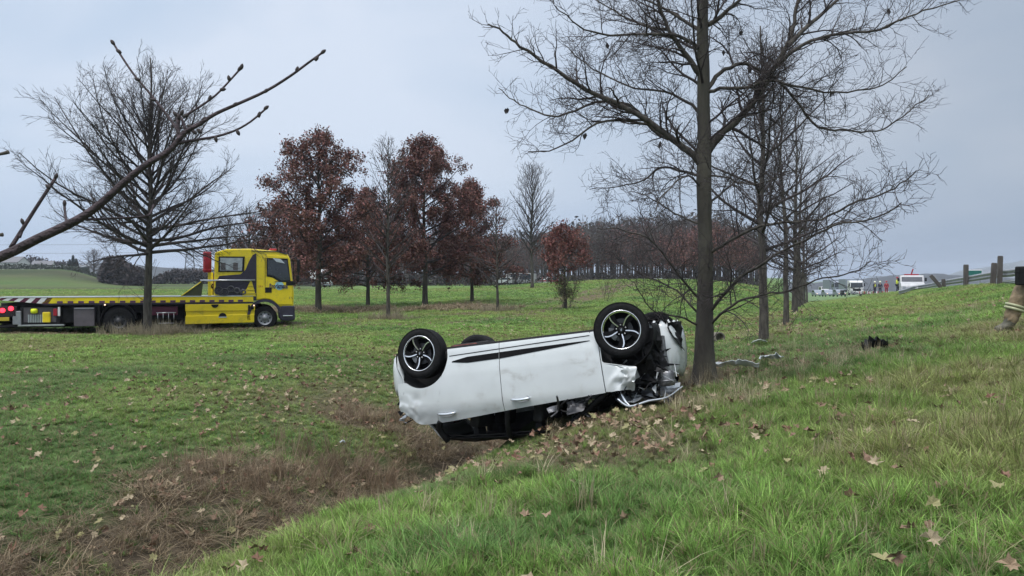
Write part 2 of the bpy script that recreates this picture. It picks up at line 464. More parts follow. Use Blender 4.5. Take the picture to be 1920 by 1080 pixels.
ridge('wooded_hill', [1180, 1400, 1500, 1580, 1640, 1700, 1760, 1850, 2100, 2500], [530, 528, 531, 528, 519, 514, 513, 520, 528, 532], 1100, 380, M['hill_wood'], -20, 'low wooded ridge beyond the motorway', 1.0, 3)
ridge('distant_hill', [1500, 1700, 1740, 1800, 1860, 1920, 2200, 2700], [540, 537, 527, 508, 499, 488, 470, 490], 2600, 900, M['hill_pale'], -20, 'pale hillside rising beyond the guard rail', .4, 8)
ridge('wooded_ridge', [-900, -400, 0, 60, 140, 200, 300, 420, 700, 1000, 1200], [500, 498, 497, 488, 495, 494, 500, 506, 510, 514, 520], 1000, 300, M['hill_wood'], -3, 'low dark tree line beyond the fields', 1.2, 5)
# ------------------------------------------------------------------ trees
def unit(v):
    n = math.sqrt(v[0] ** 2 + v[1] ** 2 + v[2] ** 2) + 1e-9
    return (v[0] / n, v[1] / n, v[2] / n)
def perp(rng, d):
    while True:
        a = (rng.uniform(-1, 1), rng.uniform(-1, 1), rng.uniform(-1, 1))
        k = a[0] * d[0] + a[1] * d[1] + a[2] * d[2]
        p = (a[0] - k * d[0], a[1] - k * d[1], a[2] - k * d[2])
        if p[0] ** 2 + p[1] ** 2 + p[2] ** 2 > .05: return unit(p)
def path_(rng, p, d, L_, k, wander, up):
    pts = [p]; st_ = L_ / k
    for _ in range(k):
        q = perp(rng, d)
        d = unit((d[0] + q[0] * wander, d[1] + q[1] * wander, d[2] + q[2] * wander + up))
        p = (p[0] + d[0] * st_, p[1] + d[1] * st_, p[2] + d[2] * st_); pts.append(p)
    return pts
def side_shoots(rng, pts, rad, P, level, out, tmin=.15, dens=None):
    """child branches along a branch; out[level] collects (pts, radii)"""
    if level > P['levels']: return
    pts = [tuple(q) for q in pts]
    seg = [math.dist(pts[i], pts[i + 1]) for i in range(len(pts) - 1)]
    tot = sum(seg)
    gap = P['gap'][min(level, len(P['gap']) - 1)]
    pos = tot * tmin + rng.uniform(0, gap)
    side = rng.choice((-1, 1))
    while pos < tot:
        a = pos; i = 0
        while i < len(seg) - 1 and a > seg[i]: a -= seg[i]; i += 1
        f = min(1, a / (seg[i] + 1e-9))
        p = tuple(pts[i][c] + (pts[i + 1][c] - pts[i][c]) * f for c in range(3))
        d = unit(tuple(pts[i + 1][c] - pts[i][c] for c in range(3)))
        r_here = rad[i] + (rad[i + 1] - rad[i]) * f
        rem = 1 - pos / tot
        ln = P['len'][min(level, len(P['len']) - 1)] * (.35 + .75 * rem) * rng.uniform(.6, 1.3)
        ln = min(ln, tot * .75)
        q = perp(rng, d)
        if 'flat' in P: q = unit((q[0], q[1], q[2] * P['flat'] + .12))
        ang = R(rng.uniform(*P['ang']))
        cd = unit(tuple(d[c] * math.cos(ang) + q[c] * math.sin(ang) for c in range(3)))
        r0 = max(P['rmin'], min(r_here * .72, r_here * rng.uniform(.4, .65)))
        k = (6, 5, 4, 3, 3)[min(level, 4)]
        cp = path_(rng, p, cd, ln, k, P['wander'], P['up'])
        cr = [max(P['rmin'] * .6, r0 * (1 - .8 * q_ / k)) for q_ in range(k + 1)]
        out.setdefault(level, []).append((cp, cr))
        side_shoots(rng, cp, cr, P, level + 1, out, .12)
        pos += gap * rng.uniform(.5, 1.5)
def bare_tree(name, base, H, r0, crown0, spread, seed, P, label, category='tree', group=None, shape='round', lean=0.0, n_main=None, mats=('bark', 'twig'), depth_link=None):
    rng = random.Random(seed)
    root = empty(name, base, 0, label, category, group)
    k = 14
    pts = []; x = y = 0.0
    for q in range(k + 1):
        f = q / k
        x += rng.uniform(-1, 1) * .006 * H * (f > .2) + lean * H / k; y += rng.uniform(-1, 1) * .006 * H * (f > .2)
        pts.append((x, y, -.15 + (H + .15) * f))
    rad = [r0 * (1.25 if q == 0 else 1) * (1 - .93 * (q / k) ** .85) + .006 for q in range(k + 1)]
    mb = MB(); tubes(mb, [(spline(pts, 2), np.interp(np.linspace(0, 1, 2 * k + 1), np.linspace(0, 1, k + 1), rad))], 9)
    obj('trunk', mb, M[mats[0]], root, True)
    out = {}
    n_main = n_main or int(H * 4)
    az = rng.uniform(0, 6.28)
    for q in range(n_main):
        f = crown0 / H + (1 - crown0 / H) * (q + rng.random()) / n_main * .97
        h = f * H; g = (f - crown0 / H) / (1 - crown0 / H)
        i = min(k - 1, int(f * k)); ff = f * k - i
        p = tuple(pts[i][c] + (pts[i + 1][c] - pts[i][c]) * ff for c in range(3))
        az += 2.4 + rng.uniform(-.5, .5)
        if shape in ('round', 'vase'): R_ = spread
        elif shape == 'cone': R_ = spread * (1.02 - g) ** .8
        elif shape == 'fan': R_ = spread * (1.0 - .55 * g)
        R_ *= rng.uniform(.75, 1.15)
        el = R(P['el0'] + (P['el1'] - P['el0']) * g + rng.uniform(-8, 8))
        d = (math.cos(az) * math.cos(el), math.sin(az) * math.cos(el), math.sin(el))
        ln = R_ / max(.35, math.cos(el + .15))
        if shape in ('round', 'vase'):
            if shape == 'vase':
                f = crown0 / H + (1 - crown0 / H) * (.02 + .60 * ((q + rng.random()) / n_main) ** 1.25); g = (q + .5) / n_main
                h = f * H; i = min(k - 1, int(f * k)); ff = f * k - i; p = tuple(pts[i][c] + (pts[i + 1][c] - pts[i][c]) * ff for c in range(3))
                el = R(P['el0'] + (P['el1'] - P['el0']) * g + rng.uniform(-16, 16)); d = (math.cos(az) * math.cos(el), math.sin(az) * math.cos(el), math.sin(el))
            lo_ = crown0 * .8; hc = lo_ + (H - lo_) * .42; bb = (H - hc) if el > .1 or h > hc else hc - lo_ + .3
            e2 = min(1.5, el + .12); ca, sa = math.cos(e2), math.sin(e2)
            A_ = (ca / spread) ** 2 + (sa / bb) ** 2; B_ = 2 * (h - hc) * sa / bb ** 2; C_ = ((h - hc) / bb) ** 2 - 1
            dsc = B_ * B_ - 4 * A_ * C_
            ln = max(.12 * spread, (-B_ + math.sqrt(max(dsc, 0))) / (2 * A_)) * rng.uniform(.72, .98)
        if shape == 'cone' or shape == 'fan': ln = min(ln, spread * 1.35, (H * 1.0 - h) / max(.3, math.sin(min(1.5, el + .3))) * .92 + .12 * spread)
        rr = max(P['rmin'] * 1.4, min(rad[i] * .6, .02 * ln + .004))
        cp = path_(rng, p, d, ln, 7, P['wander'] * .7, P['up'])
        cr = [max(P['rmin'] * .7, rr * (1 - .82 * a / 7)) for a in range(8)]
        out.setdefault(0, []).append((cp, cr))
        side_shoots(rng, cp, cr, P, 1, out, .12)
    for lv, lines in out.items():
        pass
    mb = MB()
    for lv in out: tubes(mb, out[lv], 5 if lv == 0 else 3)
    obj('crown', mb, M[mats[1]], root, True)
    return root, out
P_OAK = dict(levels=3, gap=[.3, .17, .13, .11], len=[1, 1.15, .55, .28], ang=(28, 62), wander=.22, up=.035, rmin=.0042, el0=15, el1=70)

# --- tree the wreck has come to rest beside: main limbs follow the photographed ones
def hero_tree():
    base, D = W(1322, 722, 11.0), 11.0
    base = drop(base)
    root = empty('roadside_tree', base, 0, 'large bare tree standing beside the nose of the overturned car', 'tree')
    rng = random.Random(5)
    def Q(px, py, dd=0): return W(px, py, D + dd) - base
    tp = [(1322, 735), (1321, 700), (1320, 640), (1322, 560), (1323, 480), (1321, 400), (1320, 330), (1321, 270), (1319, 200), (1319, 130), (1317, 60), (1319, 0), (1322, -80), (1326, -190), (1330, -330)]
    pts = spline([Q(*p) for p in tp], 2)
    rad = np.interp(np.linspace(0, 1, len(pts)), np.linspace(0, 1, 15), [.172, .146, .127, .108, .097, .094, .102, .092, .086, .082, .076, .066, .054, .04, .015])
    fp = spline(pts, 5); fr = np.interp(np.linspace(0, 1, len(fp)), np.linspace(0, 1, len(pts)), rad); ns_ = 44
    mb = MB(); tubes(mb, [(fp, fr)], ns_); Vt = mb.v[0].reshape(len(fp), ns_, 3); an = np.arange(ns_) * 2 * np.pi / ns_
    aa, hh = np.meshgrid(an, fp[:, 2]); ca, sa = np.cos(aa), np.sin(aa)
    dsp = (np.abs(fbm(ca * 7 + 20, sa * 7 + hh * 1.6, 7, 3) - .5) * 2 - .35) * .075 + (fbm(ca * 1.2 + 5, sa * 1.2 + hh * .9, 9, 2) - .5) * .12
    dsp = dsp + np.exp(-np.clip(hh, 0, 9) / .13) * (.30 + .38 * np.abs(np.sin(aa * 2.5 + .6)))
    for kz, ka, kr in ((1.15, .8, .10), (1.9, 3.5, .14), (2.45, 5.1, .12), (.75, 4.4, .09), (3.1, 1.7, .16)): dsp = dsp + kr * np.exp(-((hh - kz) / .07) ** 2 - (((aa - ka + np.pi) % (2 * np.pi) - np.pi) / .45) ** 2)
    Vt += (Vt - fp[:, None, :]) * (dsp * np.clip((hh + .1) * 99, 0, 1))[..., None]; mb.v[0] = Vt.reshape(-1, 3)
    obj('trunk', mb, M['bark_green'], root, True)
    limbs = [
        ([(1316, 310), (1290, 283), (1262, 262), (1215, 225), (1150, 192), (1100, 168), (1050, 135), (1005, 105), (965, 80), (945, 62), (915, 45)], .054, -.35),
        ([(1326, 285), (1350, 255), (1378, 228), (1420, 180), (1450, 130), (1478, 85), (1490, 40), (1496, 0), (1505, -60), (1520, -140)], .062, .25),
        ([(1478, 85), (1520, 45), (1565, 5), (1610, -40), (1660, -90)], .034, .5),
        ([(1450, 125), (1480, 100), (1520, 78), (1580, 63), (1650, 55), (1700, 32), (1750, 14), (1800, 0)], .029, -.3),
        ([(1318, 150), (1300, 120), (1275, 88), (1253, 55), (1238, 12), (1228, -40), (1215, -120)], .044, -.2),
        ([(1324, 172), (1342, 145), (1370, 126), (1400, 121), (1430, 136), (1462, 155), (1500, 198), (1535, 238), (1580, 244), (1630, 246), (1665, 238), (1705, 208), (1742, 178)], .030, .15),
        ([(1322, 175), (1350, 166), (1400, 165), (1440, 152), (1490, 160), (1545, 172), (1610, 170), (1655, 158), (1700, 125)], .026, -.5),
        ([(1262, 262), (1225, 245), (1180, 195), (1120, 192), (1062, 214), (1020, 215), (985, 200), (955, 183), (935, 165)], .024, .35),
        ([(1230, 238), (1180, 226), (1120, 232), (1075, 262), (1030, 282), (990, 284)], .020, -.3),
        ([(1314, 330), (1270, 318), (1235, 315), (1205, 340), (1160, 350), (1105, 355)], .020, .3),
        ([(1328, 478), (1365, 452), (1410, 430), (1470, 418), (1540, 410), (1590, 385), (1650, 365), (1690, 345), (1718, 320)], .022, -1.6),
        ([(1328, 590), (1370, 535), (1420, 500), (1470, 470), (1530, 440), (1580, 418), (1640, 410), (1690, 380)], .024, -1.8),
        ([(1330, 612), (1350, 590), (1385, 565), (1430, 552), (1480, 545), (1530, 525), (1570, 517), (1610, 505), (1632, 490)], .018, -1.2),
        ([(1312, 560), (1275, 520), (1240, 470), (1215, 445), (1160, 430), (1120, 428)], .015, -.8),
        ([(1312, 590), (1270, 545), (1215, 520), (1175, 500), (1150, 470)], .014, .4),
        ([(1310, 610), (1270, 592), (1230, 585), (1205, 560), (1190, 530)], .013, -.6),
        ([(1314, 420), (1275, 405), (1240, 385), (1210, 365), (1180, 360)], .014, .5),
        ([(1324, 48), (1350, 32), (1378, 8), (1410, -22), (1450, -60)], .036, -.2),
        ([(1316, 62), (1290, 42), (1250, 20), (1205, -2), (1150, -15)], .030, .3),
        ([(1316, 215), (1285, 190), (1245, 172), (1190, 165), (1130, 140), (1085, 110), (1060, 85)], .022, .9),
        ([(1316, 95), (1280, 70), (1220, 62), (1160, 68), (1110, 60), (1075, 40), (1040, 10)], .026, -.6),
        ([(1253, 55), (1200, 45), (1150, 20), (1105, -10)], .022, .4),
        ([(1316, 350), (1290, 330), (1262, 345), (1240, 372), (1225, 400)], .014, -.9),
        ([(1328, 385), (1360, 355), (1390, 330), (1410, 290), (1440, 250)], .016, .8),
        ([(1328, 330), (1356, 330), (1395, 345), (1440, 340), (1490, 320)], .014, -.7),
        ([(1326, 520), (1352, 500), (1385, 508), (1420, 490)], .010, .5),
    ]
    P = dict(levels=3, gap=[.2, .108, .09, .08], len=[1, .85, .45, .23], ang=(30, 66), wander=.28, up=.035, rmin=.0031, flat=.8)
    for pl, r0, drift in limbs:
        n = len(pl)
        P3 = [Q(px, py, drift * (q / (n - 1)) * 1.6) for q, (px, py) in enumerate(pl)]
        S = spline(P3, 3)
        S[1:-1] += np.array([[rng.uniform(-1, 1) * .014 for _ in range(3)] for _ in range(len(S) - 2)])
        rr = r0 * (1 - .86 * np.linspace(0, 1, len(S)) ** .8) + .0025
        mb = MB(); tubes(mb, [(S, rr)], 8)
        lo = obj('limb', mb, M['bark'], root, True)
        out = {}
        side_shoots(rng, S, rr, P, 1, out, .10)
        mb = MB()
        for lv in out: tubes(mb, out[lv], 4 if lv == 1 else 3)
        tw = obj('twigs', mb, M['twig'], lo, True); tw['kind'] = 'stuff'
    # limbs towards and away from the viewer
    out = {}
    for q in range(13):
        f = rng.uniform(.42, .98); i = int(f * (len(pts) - 1)); p = tuple(pts[i])
        az = rng.choice((1.57, -1.57)) + rng.uniform(-.7, .7); el = R(rng.uniform(15, 50))
        d = (math.cos(az) * math.cos(el), math.sin(az) * math.cos(el), math.sin(el)); ln = rng.uniform(1.2, 2.6)
        cp = path_(rng, p, d, ln, 7, .16, .03); cr = [max(.004, .022 * (1 - .85 * a / 7)) for a in range(8)]
        out.setdefault(0, []).append((cp, cr)); side_shoots(rng, cp, cr, P, 1, out, .12)
    for q in range(14):                                             # water shoots low on the trunk
        p = tuple(Q(rng.uniform(1306, 1338), rng.uniform(500, 640), -.1)); az = rng.uniform(0, 6.28); el = R(rng.uniform(20, 70))
        d = (math.cos(az) * math.cos(el), math.sin(az) * math.cos(el), math.sin(el))
        cp = path_(rng, p, d, rng.uniform(.3, .8), 5, .2, .05); cr = [.006 - .0008 * a for a in range(6)]
        out.setdefault(1, []).append((cp, cr)); side_shoots(rng, cp, cr, P, 3, out, .2)
    mb = MB()
    for lv in out: tubes(mb, out[lv], 4 if lv < 2 else 3)
    obj('crown', mb, M['twig'], root, True)
    # a few withered leaves still hanging
    mb = MB()
    for px, py in ((1390, 60), (1357, 98), (1140, 87), (1668, 20), (1560, 175), (1096, 255), (1405, 130), (1237, 270), (950, 205)):
        p = Q(px, py, rng.uniform(-.3, .3))
        for a in range(3):
            q = p + np.array([rng.uniform(-.02, .02), rng.uniform(-.02, .02), rng.uniform(-.02, .02)]); w = .022
            mb.add([q + (0, 0, .03), q + (w, .01, 0), q + (0, .012 * a, -.05), q + (-w, 0, -.005)], [(0, 1, 2, 3)])
    lo = obj('withered_leaves', mb, M['twig'], root); lo['kind'] = 'stuff'
hero_tree()

# --- the rest of the row along the ditch
P_ROW = dict(levels=3, gap=[.3, .17, .14, .12], len=[1, .9, .45, .24], ang=(25, 60), wander=.2, up=.03, rmin=.0045, el0=18, el1=72)
def row_tree(px, py, D, H, r0, spread, seed, label, c0=1.7, P=P_ROW, n=None, group='bare trees in the row along the ditch'):
    b = drop(W(px, py, D)); b[2] -= .05
    return bare_tree('roadside_tree', b, H, r0, c0, spread, seed, P, label, 'tree', group, 'round', 0, n)
row_tree(1432, 655, 17.2, 6.7, .105, 2.1, 11, 'second bare tree of the ditch row, right behind the big tree', 2.0, n=30)
row_tree(1474, 612, 23.5, 7.2, .085, 2.1, 12, 'slim bare tree between the second tree and the far end of the row', 2.1, n=28)
P_ROW2 = dict(P_ROW, levels=2, gap=[.3, .3, .24], len=[1, .9, .45], rmin=.007)
for q, (px, py, D, H) in enumerate([(1490, 586, 32, 8.0), (1497, 574, 42, 8.4), (1503, 566, 54, 8.6), (1508, 560, 70, 9.0), (1513, 557, 90, 9.5)]):
    row_tree(px, py, D, H, .12, 2.6, 20 + q, ['dark bare tree where the row begins to close up, behind the slim tree', 'second of the trunks closing up at the end of the row, counted from the camera', 'third of the trunks closing up at the end of the row', 'fourth trunk of the closed end of the row, mostly hidden', 'farthest trunk of the ditch row, smallest and lowest'][q], 1.6, P_ROW2, 17)

# --- big bare tree in front of the recovery truck
b0 = drop(W(277, 624, 25.0))
P_BIG = dict(levels=3, gap=[.3, .21, .165, .15], len=[1, 1.25, .62, .34], ang=(20, 46), wander=.15, up=.04, rmin=.0058, el0=4, el1=68)
tb, _ = bare_tree('bare_tree', b0, 8.45, .135, 2.45, 3.9, 33, P_BIG, 'wide bare tree standing in front of the flatbed of the recovery truck', 'tree', None, 'vase', 0, 52)
mb = MB(); rng = random.Random(3); out = {}
for q in range(26):
    p = (rng.uniform(-.12, .12), rng.uniform(-.12, .12), rng.uniform(.9, 2.2)); az = rng.uniform(0, 6.28)
    cp = path_(rng, p, (math.cos(az) * .6, math.sin(az) * .6, .6), rng.uniform(.3, .8), 4, .25, .02); out.setdefault(0, []).append((cp, [.008, .007, .006, .005, .004]))
tubes(mb, out[0], 3); o = obj('shoots', mb, M['twig'], tb); o['kind'] = 'stuff'

# --- oaks holding rust-brown leaves
def leaf_mat(name, a, c, emitc=0):
    m = bpy.data.materials.new(name); m.use_nodes = True; tt = m.node_tree; bb = tt.nodes['Principled BSDF']
    g = tt.nodes.new('ShaderNodeNewGeometry'); rp = tt.nodes.new('ShaderNodeValToRGB')
    rp.color_ramp.elements[0].color = (*a, 1); rp.color_ramp.elements[1].color = (*c, 1)
    mid = rp.color_ramp.elements.new(.62); mid.color = (a[0] * .45 + c[0] * .40, a[1] * .45 + c[1] * .62, a[2] * .45 + c[2] * .45, 1)
    tt.links.new(g.outputs['Random Per Island'], rp.inputs[0]); tt.links.new(rp.outputs[0], bb.inputs['Base Color'])
    bb.inputs['Roughness'].default_value = .8; bb.inputs['Specular IOR Level'].default_value = .25
    return m
M['leaf_rust'] = leaf_mat('oak_leaves_rust', (.095, .038, .040), (.28, .118, .112))
M['leaf_red'] = leaf_mat('oak_leaves_red', (.12, .042, .042), (.30, .11, .105))
M['leaf_brown'] = leaf_mat('leaves_brown', (.09, .065, .04), (.25, .19, .12))
def leaf_quads(centres, size, rng_seed, n_each=1, jitter=.1):
    r = np.random.default_rng(rng_seed)
    C = np.repeat(np.asarray(centres), n_each, 0); C = C + r.normal(0, jitter, C.shape)
    n = len(C); a = r.normal(size=(n, 3)); a /= np.linalg.norm(a, axis=1, keepdims=True)
    bq = r.normal(size=(n, 3)); bq = np.cross(a, bq); bq /= np.linalg.norm(bq, axis=1, keepdims=True)
    sz = size * r.uniform(.55, 1.3, (n, 1)); A = a * sz; B = bq * sz * .45; Cc = np.cross(a, bq) * sz * .18
    V = np.stack([C - A * .5, C - A * .05 + B * .5 + Cc, C + A * .5, C - A * .05 - B * .5 + Cc], 1).reshape(-1, 3)
    mb = MB(); mb.v = [V]; mb.n = len(V); mb.q = [np.arange(len(V)).reshape(-1, 4)]
    return mb
def oak(px, py, D, H, r0, c0, spread, seed, label, leafm='leaf_rust', size=.17, keep=.6, n_each=3, shape='round', n=None, thin_top=.8, P=None, group='oaks still holding rust-brown leaves', name='oak_tree', jit=.12):
    b = drop(W(px, py, D)); b[2] -= .05
    P = P or dict(levels=2, gap=[.35, .32, .26], len=[1, 1.3, .65], ang=(25, 60), wander=.18, up=.03, rmin=.009, el0=8, el1=68)
    root, out = bare_tree(name, b, H, r0, c0, spread, seed, P, label, 'tree', group, shape, 0, n, ('bark_green', 'twig'))
    r = np.random.default_rng(seed)
    pts = np.array([q for lv in out if lv >= 1 for (cp, cr) in out[lv] for q in cp[1:]])
    f = vnoise(pts[:, 0] * 1.4 + pts[:, 1] * .6, pts[:, 2] * 1.6 + pts[:, 1] * .7, seed)
    prob = keep * np.interp(pts[:, 2] / H, [0, .6, 1], [1, 1, thin_top]) * np.interp(f, [.2, .55], [.15, 1.2])
    pts = pts[r.random(len(pts)) < prob]
    lf_ = obj('foliage', leaf_quads(pts, size, seed, n_each, jit), M[leafm], root); lf_['kind'] = 'stuff'
    return root
oak(597, 582, 40, 8.7, .17, 1.6, 3.5, 41, 'tall rust-leaved oak just right of the yellow truck cab', 'leaf_rust', .15, 1.1, 7, n=42, thin_top=.62)
oak(797, 571, 46, 9.3, .17, 1.7, 3.9, 42, 'tall rust-leaved oak with leaning trunk behind the car rear wheel', 'leaf_rust', .15, 1.2, 8, n=46, thin_top=.7)
oak(885, 564, 52, 7.4, .13, 1.4, 3.4, 45, 'rounder rust-leaved oak filling the gap right of the tall oaks', 'leaf_rust', .15, 1.2, 8, n=40)
oak(690, 570, 48, 6.6, .13, 1.3, 3.2, 46, 'lower rust-leaved oak between the two tall oaks', 'leaf_rust', .15, 1.2, 8, n=40)
oak(522, 572, 46, 6.0, .12, 1.4, 2.6, 47, 'low oak of dark brown leaves directly behind the truck cab', 'leaf_rust', .18, .9, 4, n=30)
oak(1060, 576, 42, 4.3, .10, 1.9, 1.35, 43, 'small red-leaved oak with a tuft of brown growth at its foot', 'leaf_red', .14, 1.2, 5, n=28, shape='round', jit=.1)
P_SL = dict(levels=2, gap=[.3, .2, .16], len=[1, .7, .35], ang=(22, 48), wander=.12, up=.05, rmin=.008, el0=30, el1=66)
# brown growth at the foot of the small oak
def shrub(name, px, py, D, H, spread, seed, label, leafm, n=60, keep=.6, mats='twig', group=None, size=.09, cat='shrub'):
    b = drop(W(px, py, D)); rng = random.Random(seed); root = empty(name, b, 0, label, cat, group); out = {}
    P = dict(levels=2, gap=[.2, .16, .12], len=[1, .35 * H, .2 * H], ang=(20, 50), wander=.2, up=.04, rmin=.005)
    for q in range(n):
        az = rng.uniform(0, 6.28); el = R(rng.uniform(25, 85)); rr = rng.random() * spread * .35
        d = (math.cos(az) * math.cos(el) * spread / H * 1.6, math.sin(az) * math.cos(el) * spread / H * 1.6, math.sin(el)); 
        cp = path_(rng, (math.cos(az) * rr, math.sin(az) * rr, -.05), unit(d), H * rng.uniform(.6, 1.05), 5, .15, .03)
        cr = [.012 - .0018 * a for a in range(6)]; out.setdefault(0, []).append((cp, cr)); side_shoots(rng, cp, cr, P, 1, out, .25)
    mb = MB()
    for lv in out: tubes(mb, out[lv], 3)
    o = obj('stems', mb, M[mats], root); o['kind'] = 'stuff'
    if leafm:
        pts = np.array([q for lv in out for (cp, cr) in out[lv] for q in cp[1:]]); r = np.random.default_rng(seed)
        pts = pts[r.random(len(pts)) < keep]
        o = obj('foliage', leaf_quads(pts, size, seed, 2, .06), M[leafm], root); o['kind'] = 'stuff'
    return root
shrub('shrub', 1062, 577, 41.5, 1.9, .6, 51, 'thin brown-leaved growth round the foot of the small red oak', 'leaf_brown', 15, .32)
shrub('sapling', 1136, 561, 50, 1.9, .35, 52, 'tiny sapling in the meadow by the worn track', None, 7, 0, cat='sapling')
# bare young trees between the oaks
row_tree(728, 600, 33, 7.4, .085, 1.5, 61, 'slim bare young tree with pale top rising between the tall oaks', 1.6, P_SL, 44, 'bare young trees in the meadow')
row_tree(933, 583, 40, 5.6, .075, 1.7, 62, 'small bare young tree right of the oaks, in the meadow', 1.3, dict(P_SL, el0=15), 40, 'bare young trees in the meadow')
b_ = drop(W(998, 547, 76)); P_F = dict(levels=2, gap=[.5, .34, .3], len=[1, 1.3, .65], ang=(18, 42), wander=.1, up=.05, rmin=.014, el0=38, el1=70)
bare_tree('bare_tree', b_, 11.2, .16, 3.0, 2.6, 63, P_F, 'tall conical bare tree alone left of the small red oak', 'tree', None, 'cone', 0, 60)
# bare trees behind, left of the oaks
for q, (px, py, D, H, sp) in enumerate([(470, 560, 62, 7.0, 3.2), (430, 552, 78, 7.5, 3.4)]):
    b_ = drop(W(px, py, D))
    bare_tree('bare_tree', b_, H, .15, 1.5, sp, 70 + q, dict(P_F, el0=10), ['bare spreading tree behind the cab, left of the oaks', 'faint bare tree further off between the big tree and the truck cab'][q], 'tree', None, 'round', 0, 40)

# --- the wood beyond the meadow
def wood_variant(seed, H, spread, c0, leafy=0.0):
    P = dict(levels=2, gap=[1, .9, .75], len=[1, 2.6, 1.5], ang=(20, 55), wander=.2, up=.05, rmin=.028, el0=28, el1=75)
    root, out = bare_tree('woodland_tree', (0, 0, 0), H, .19, c0, spread, seed, P, 'x', 'tree', None, 'round', 0, 24, ('trunk_far', 'twig_far'))
    if leafy:
        r = np.random.default_rng(seed); pts = np.array([q for lv in out if lv >= 1 for (cp, cr) in out[lv] for q in cp[1:]])
        pts = pts[r.random(len(pts)) < leafy]
        o = obj('foliage', leaf_quads(pts, .42, seed, 2, .4), M['leaf_rust'], root); o['kind'] = 'stuff'
    return root
variants = [wood_variant(101, 14, 3.4, 4.0, .10), wood_variant(102, 13, 3.0, 5.0), wood_variant(103, 15, 3.6, 4.5), wood_variant(104, 12.5, 3.2, 3.6, .25), wood_variant(105, 11, 3.2, 3.2, .9)]
rng = random.Random(77)
first = [True] * len(variants)
WL = ['bare tree in the far wood across the meadow', 'leafy rust-brown tree in the far wood across the meadow']
def place_wood(px, D, hs, v=None):
    k = v if v is not None else rng.choice((0, 1, 2, 3, 0, 2))
    o = variants[k] if first[k] else copy_tree(variants[k]); first[k] = False
    x = (px - 960) / F_PX * D; z = float(height(x, D))
    o.location = (x, D, z - .1); o.rotation_euler = (0, 0, rng.uniform(0, 6.28)); s = hs / 14
    o.scale = (s * rng.uniform(.9, 1.1), s, s)
    o['label'] = WL[1 if k == 4 else 0]; o['category'] = 'tree'; o['group'] = ['bare trees of the far wood', 'rust-leaved trees of the far wood'][1 if k == 4 else 0]
for row, D0 in enumerate((168, 178, 190, 204)):
    px = 440 + row * 3
    while px < 1420:
        if px < 560: top = 440
        elif px < 960: top = 430
        elif px < 1100: top = np.interp(px, [960, 1100], [440, 410])
        else: top = np.interp(px, [1100, 1150, 1250, 1330, 1420], [412, 403, 395, 385, 420])
        D = D0 + rng.uniform(-4, 4)
        hs = (520 - top) / F_PX * D * rng.uniform(.86, 1.08)
        place_wood(px, D, hs, 4 if (1240 < px < 1400 and rng.random() < .5) else (4 if rng.random() < .06 else None))
        px += rng.uniform(9, 17)
for px, D, hs in ((1345, 120, 11), (1300, 128, 10), (1385, 130, 10.5), (1410, 138, 9), (1270, 135, 9)):
    place_wood(px, D, hs, 4 if px < 1390 else 3)
# dense mass of the same wood further in
def mass(name, label, px0, px1, d0, d1, topf, n, mat, seed, size=1.5):
    r = np.random.default_rng(seed); px = r.uniform(px0, px1, n); D = r.uniform(d0, d1, n)
    x = (px - 960) / F_PX * D; g = height(x, D); top = topf(px) + (fbm(px * .06, px * 0, seed) - .5) * 14
    zt = 1.6 + (520 - top) / F_PX * D; u = r.random(n)
    return x, D, g, zt, u
x, D, g, zt, u = mass('', '', 430, 1430, 205, 250, lambda p: np.interp(p, [430, 560, 960, 1100, 1250, 1330, 1430], [452, 445, 446, 418, 404, 398, 430]), 4200, None, 9)
lines = []
r = np.random.default_rng(4)
for a in range(len(x)):
    if a % 9 == 0:
        lines.append(([(x[a], D[a], g[a] - .2), (x[a] + r.normal() * .3, D[a], g[a] + (zt[a] - g[a]) * .6), (x[a] + r.normal() * .6, D[a], zt[a])], [.2, .14, .04]))
    else:
        zz = g[a] + (zt[a] - g[a]) * (.38 + .58 * u[a]); ln = 2.4
        dx, dy, dz = r.normal() * .6, r.normal() * .4, abs(r.normal()) * 1.0 + .3
        lines.append(([(x[a], D[a], zz - ln * .5 * dz), (x[a] + dx * .5, D[a] + dy * .5, zz), (x[a] + dx * 1.6, D[a] + dy, zz + ln * .4 * dz)], [.07, .05, .03]))
mb = MB(); tubes(mb, lines, 3)
wd = obj('far_wood', mb, M['twig_far'], None); tag(wd, 'deeper part of the bare wood reading as one brown mass', 'wood', None, 'stuff')
cen = np.stack([x, D, g + (zt - g) * (.35 + .6 * u)], -1)
lq = leaf_quads(cen[: 4200], 1.1, 6, 5, 1.1)
wl = obj('far_wood_canopy', lq, M['twig_far'], None); tag(wl, 'dense brown twig canopy of the far wood', 'wood', None, 'stuff')
# dark undergrowth at the foot of the wood
def hedge(name, px0, px1, d, h, mat, label, cat, seed, n=1600, kind='stuff', thick=4, size=.8, wob=.5):
    r = np.random.default_rng(seed); px = r.uniform(px0, px1, n); D = d + r.uniform(-thick, thick, n); x = (px - 960) / F_PX * D
    hh = h * (1 - wob / 2 + wob * fbm(px * .05, px * 0, seed)); edge = np.minimum(1, np.minimum(px - px0, px1 - px) / (.12 * (px1 - px0)))
    z = height(x, D) + hh * r.random(n) ** .8 * np.sqrt(np.clip(edge, .02, 1))
    mb = leaf_quads(np.stack([x, D, z], -1), size, seed, 3, size * .4)
    o = obj(name, mb, mat, None); tag(o, label, cat, None, kind); return o
hedge('undergrowth', 430, 1420, 172, 2.2, M['twig_far'], 'dark undergrowth along the foot of the far wood', 'undergrowth', 12, 3000)
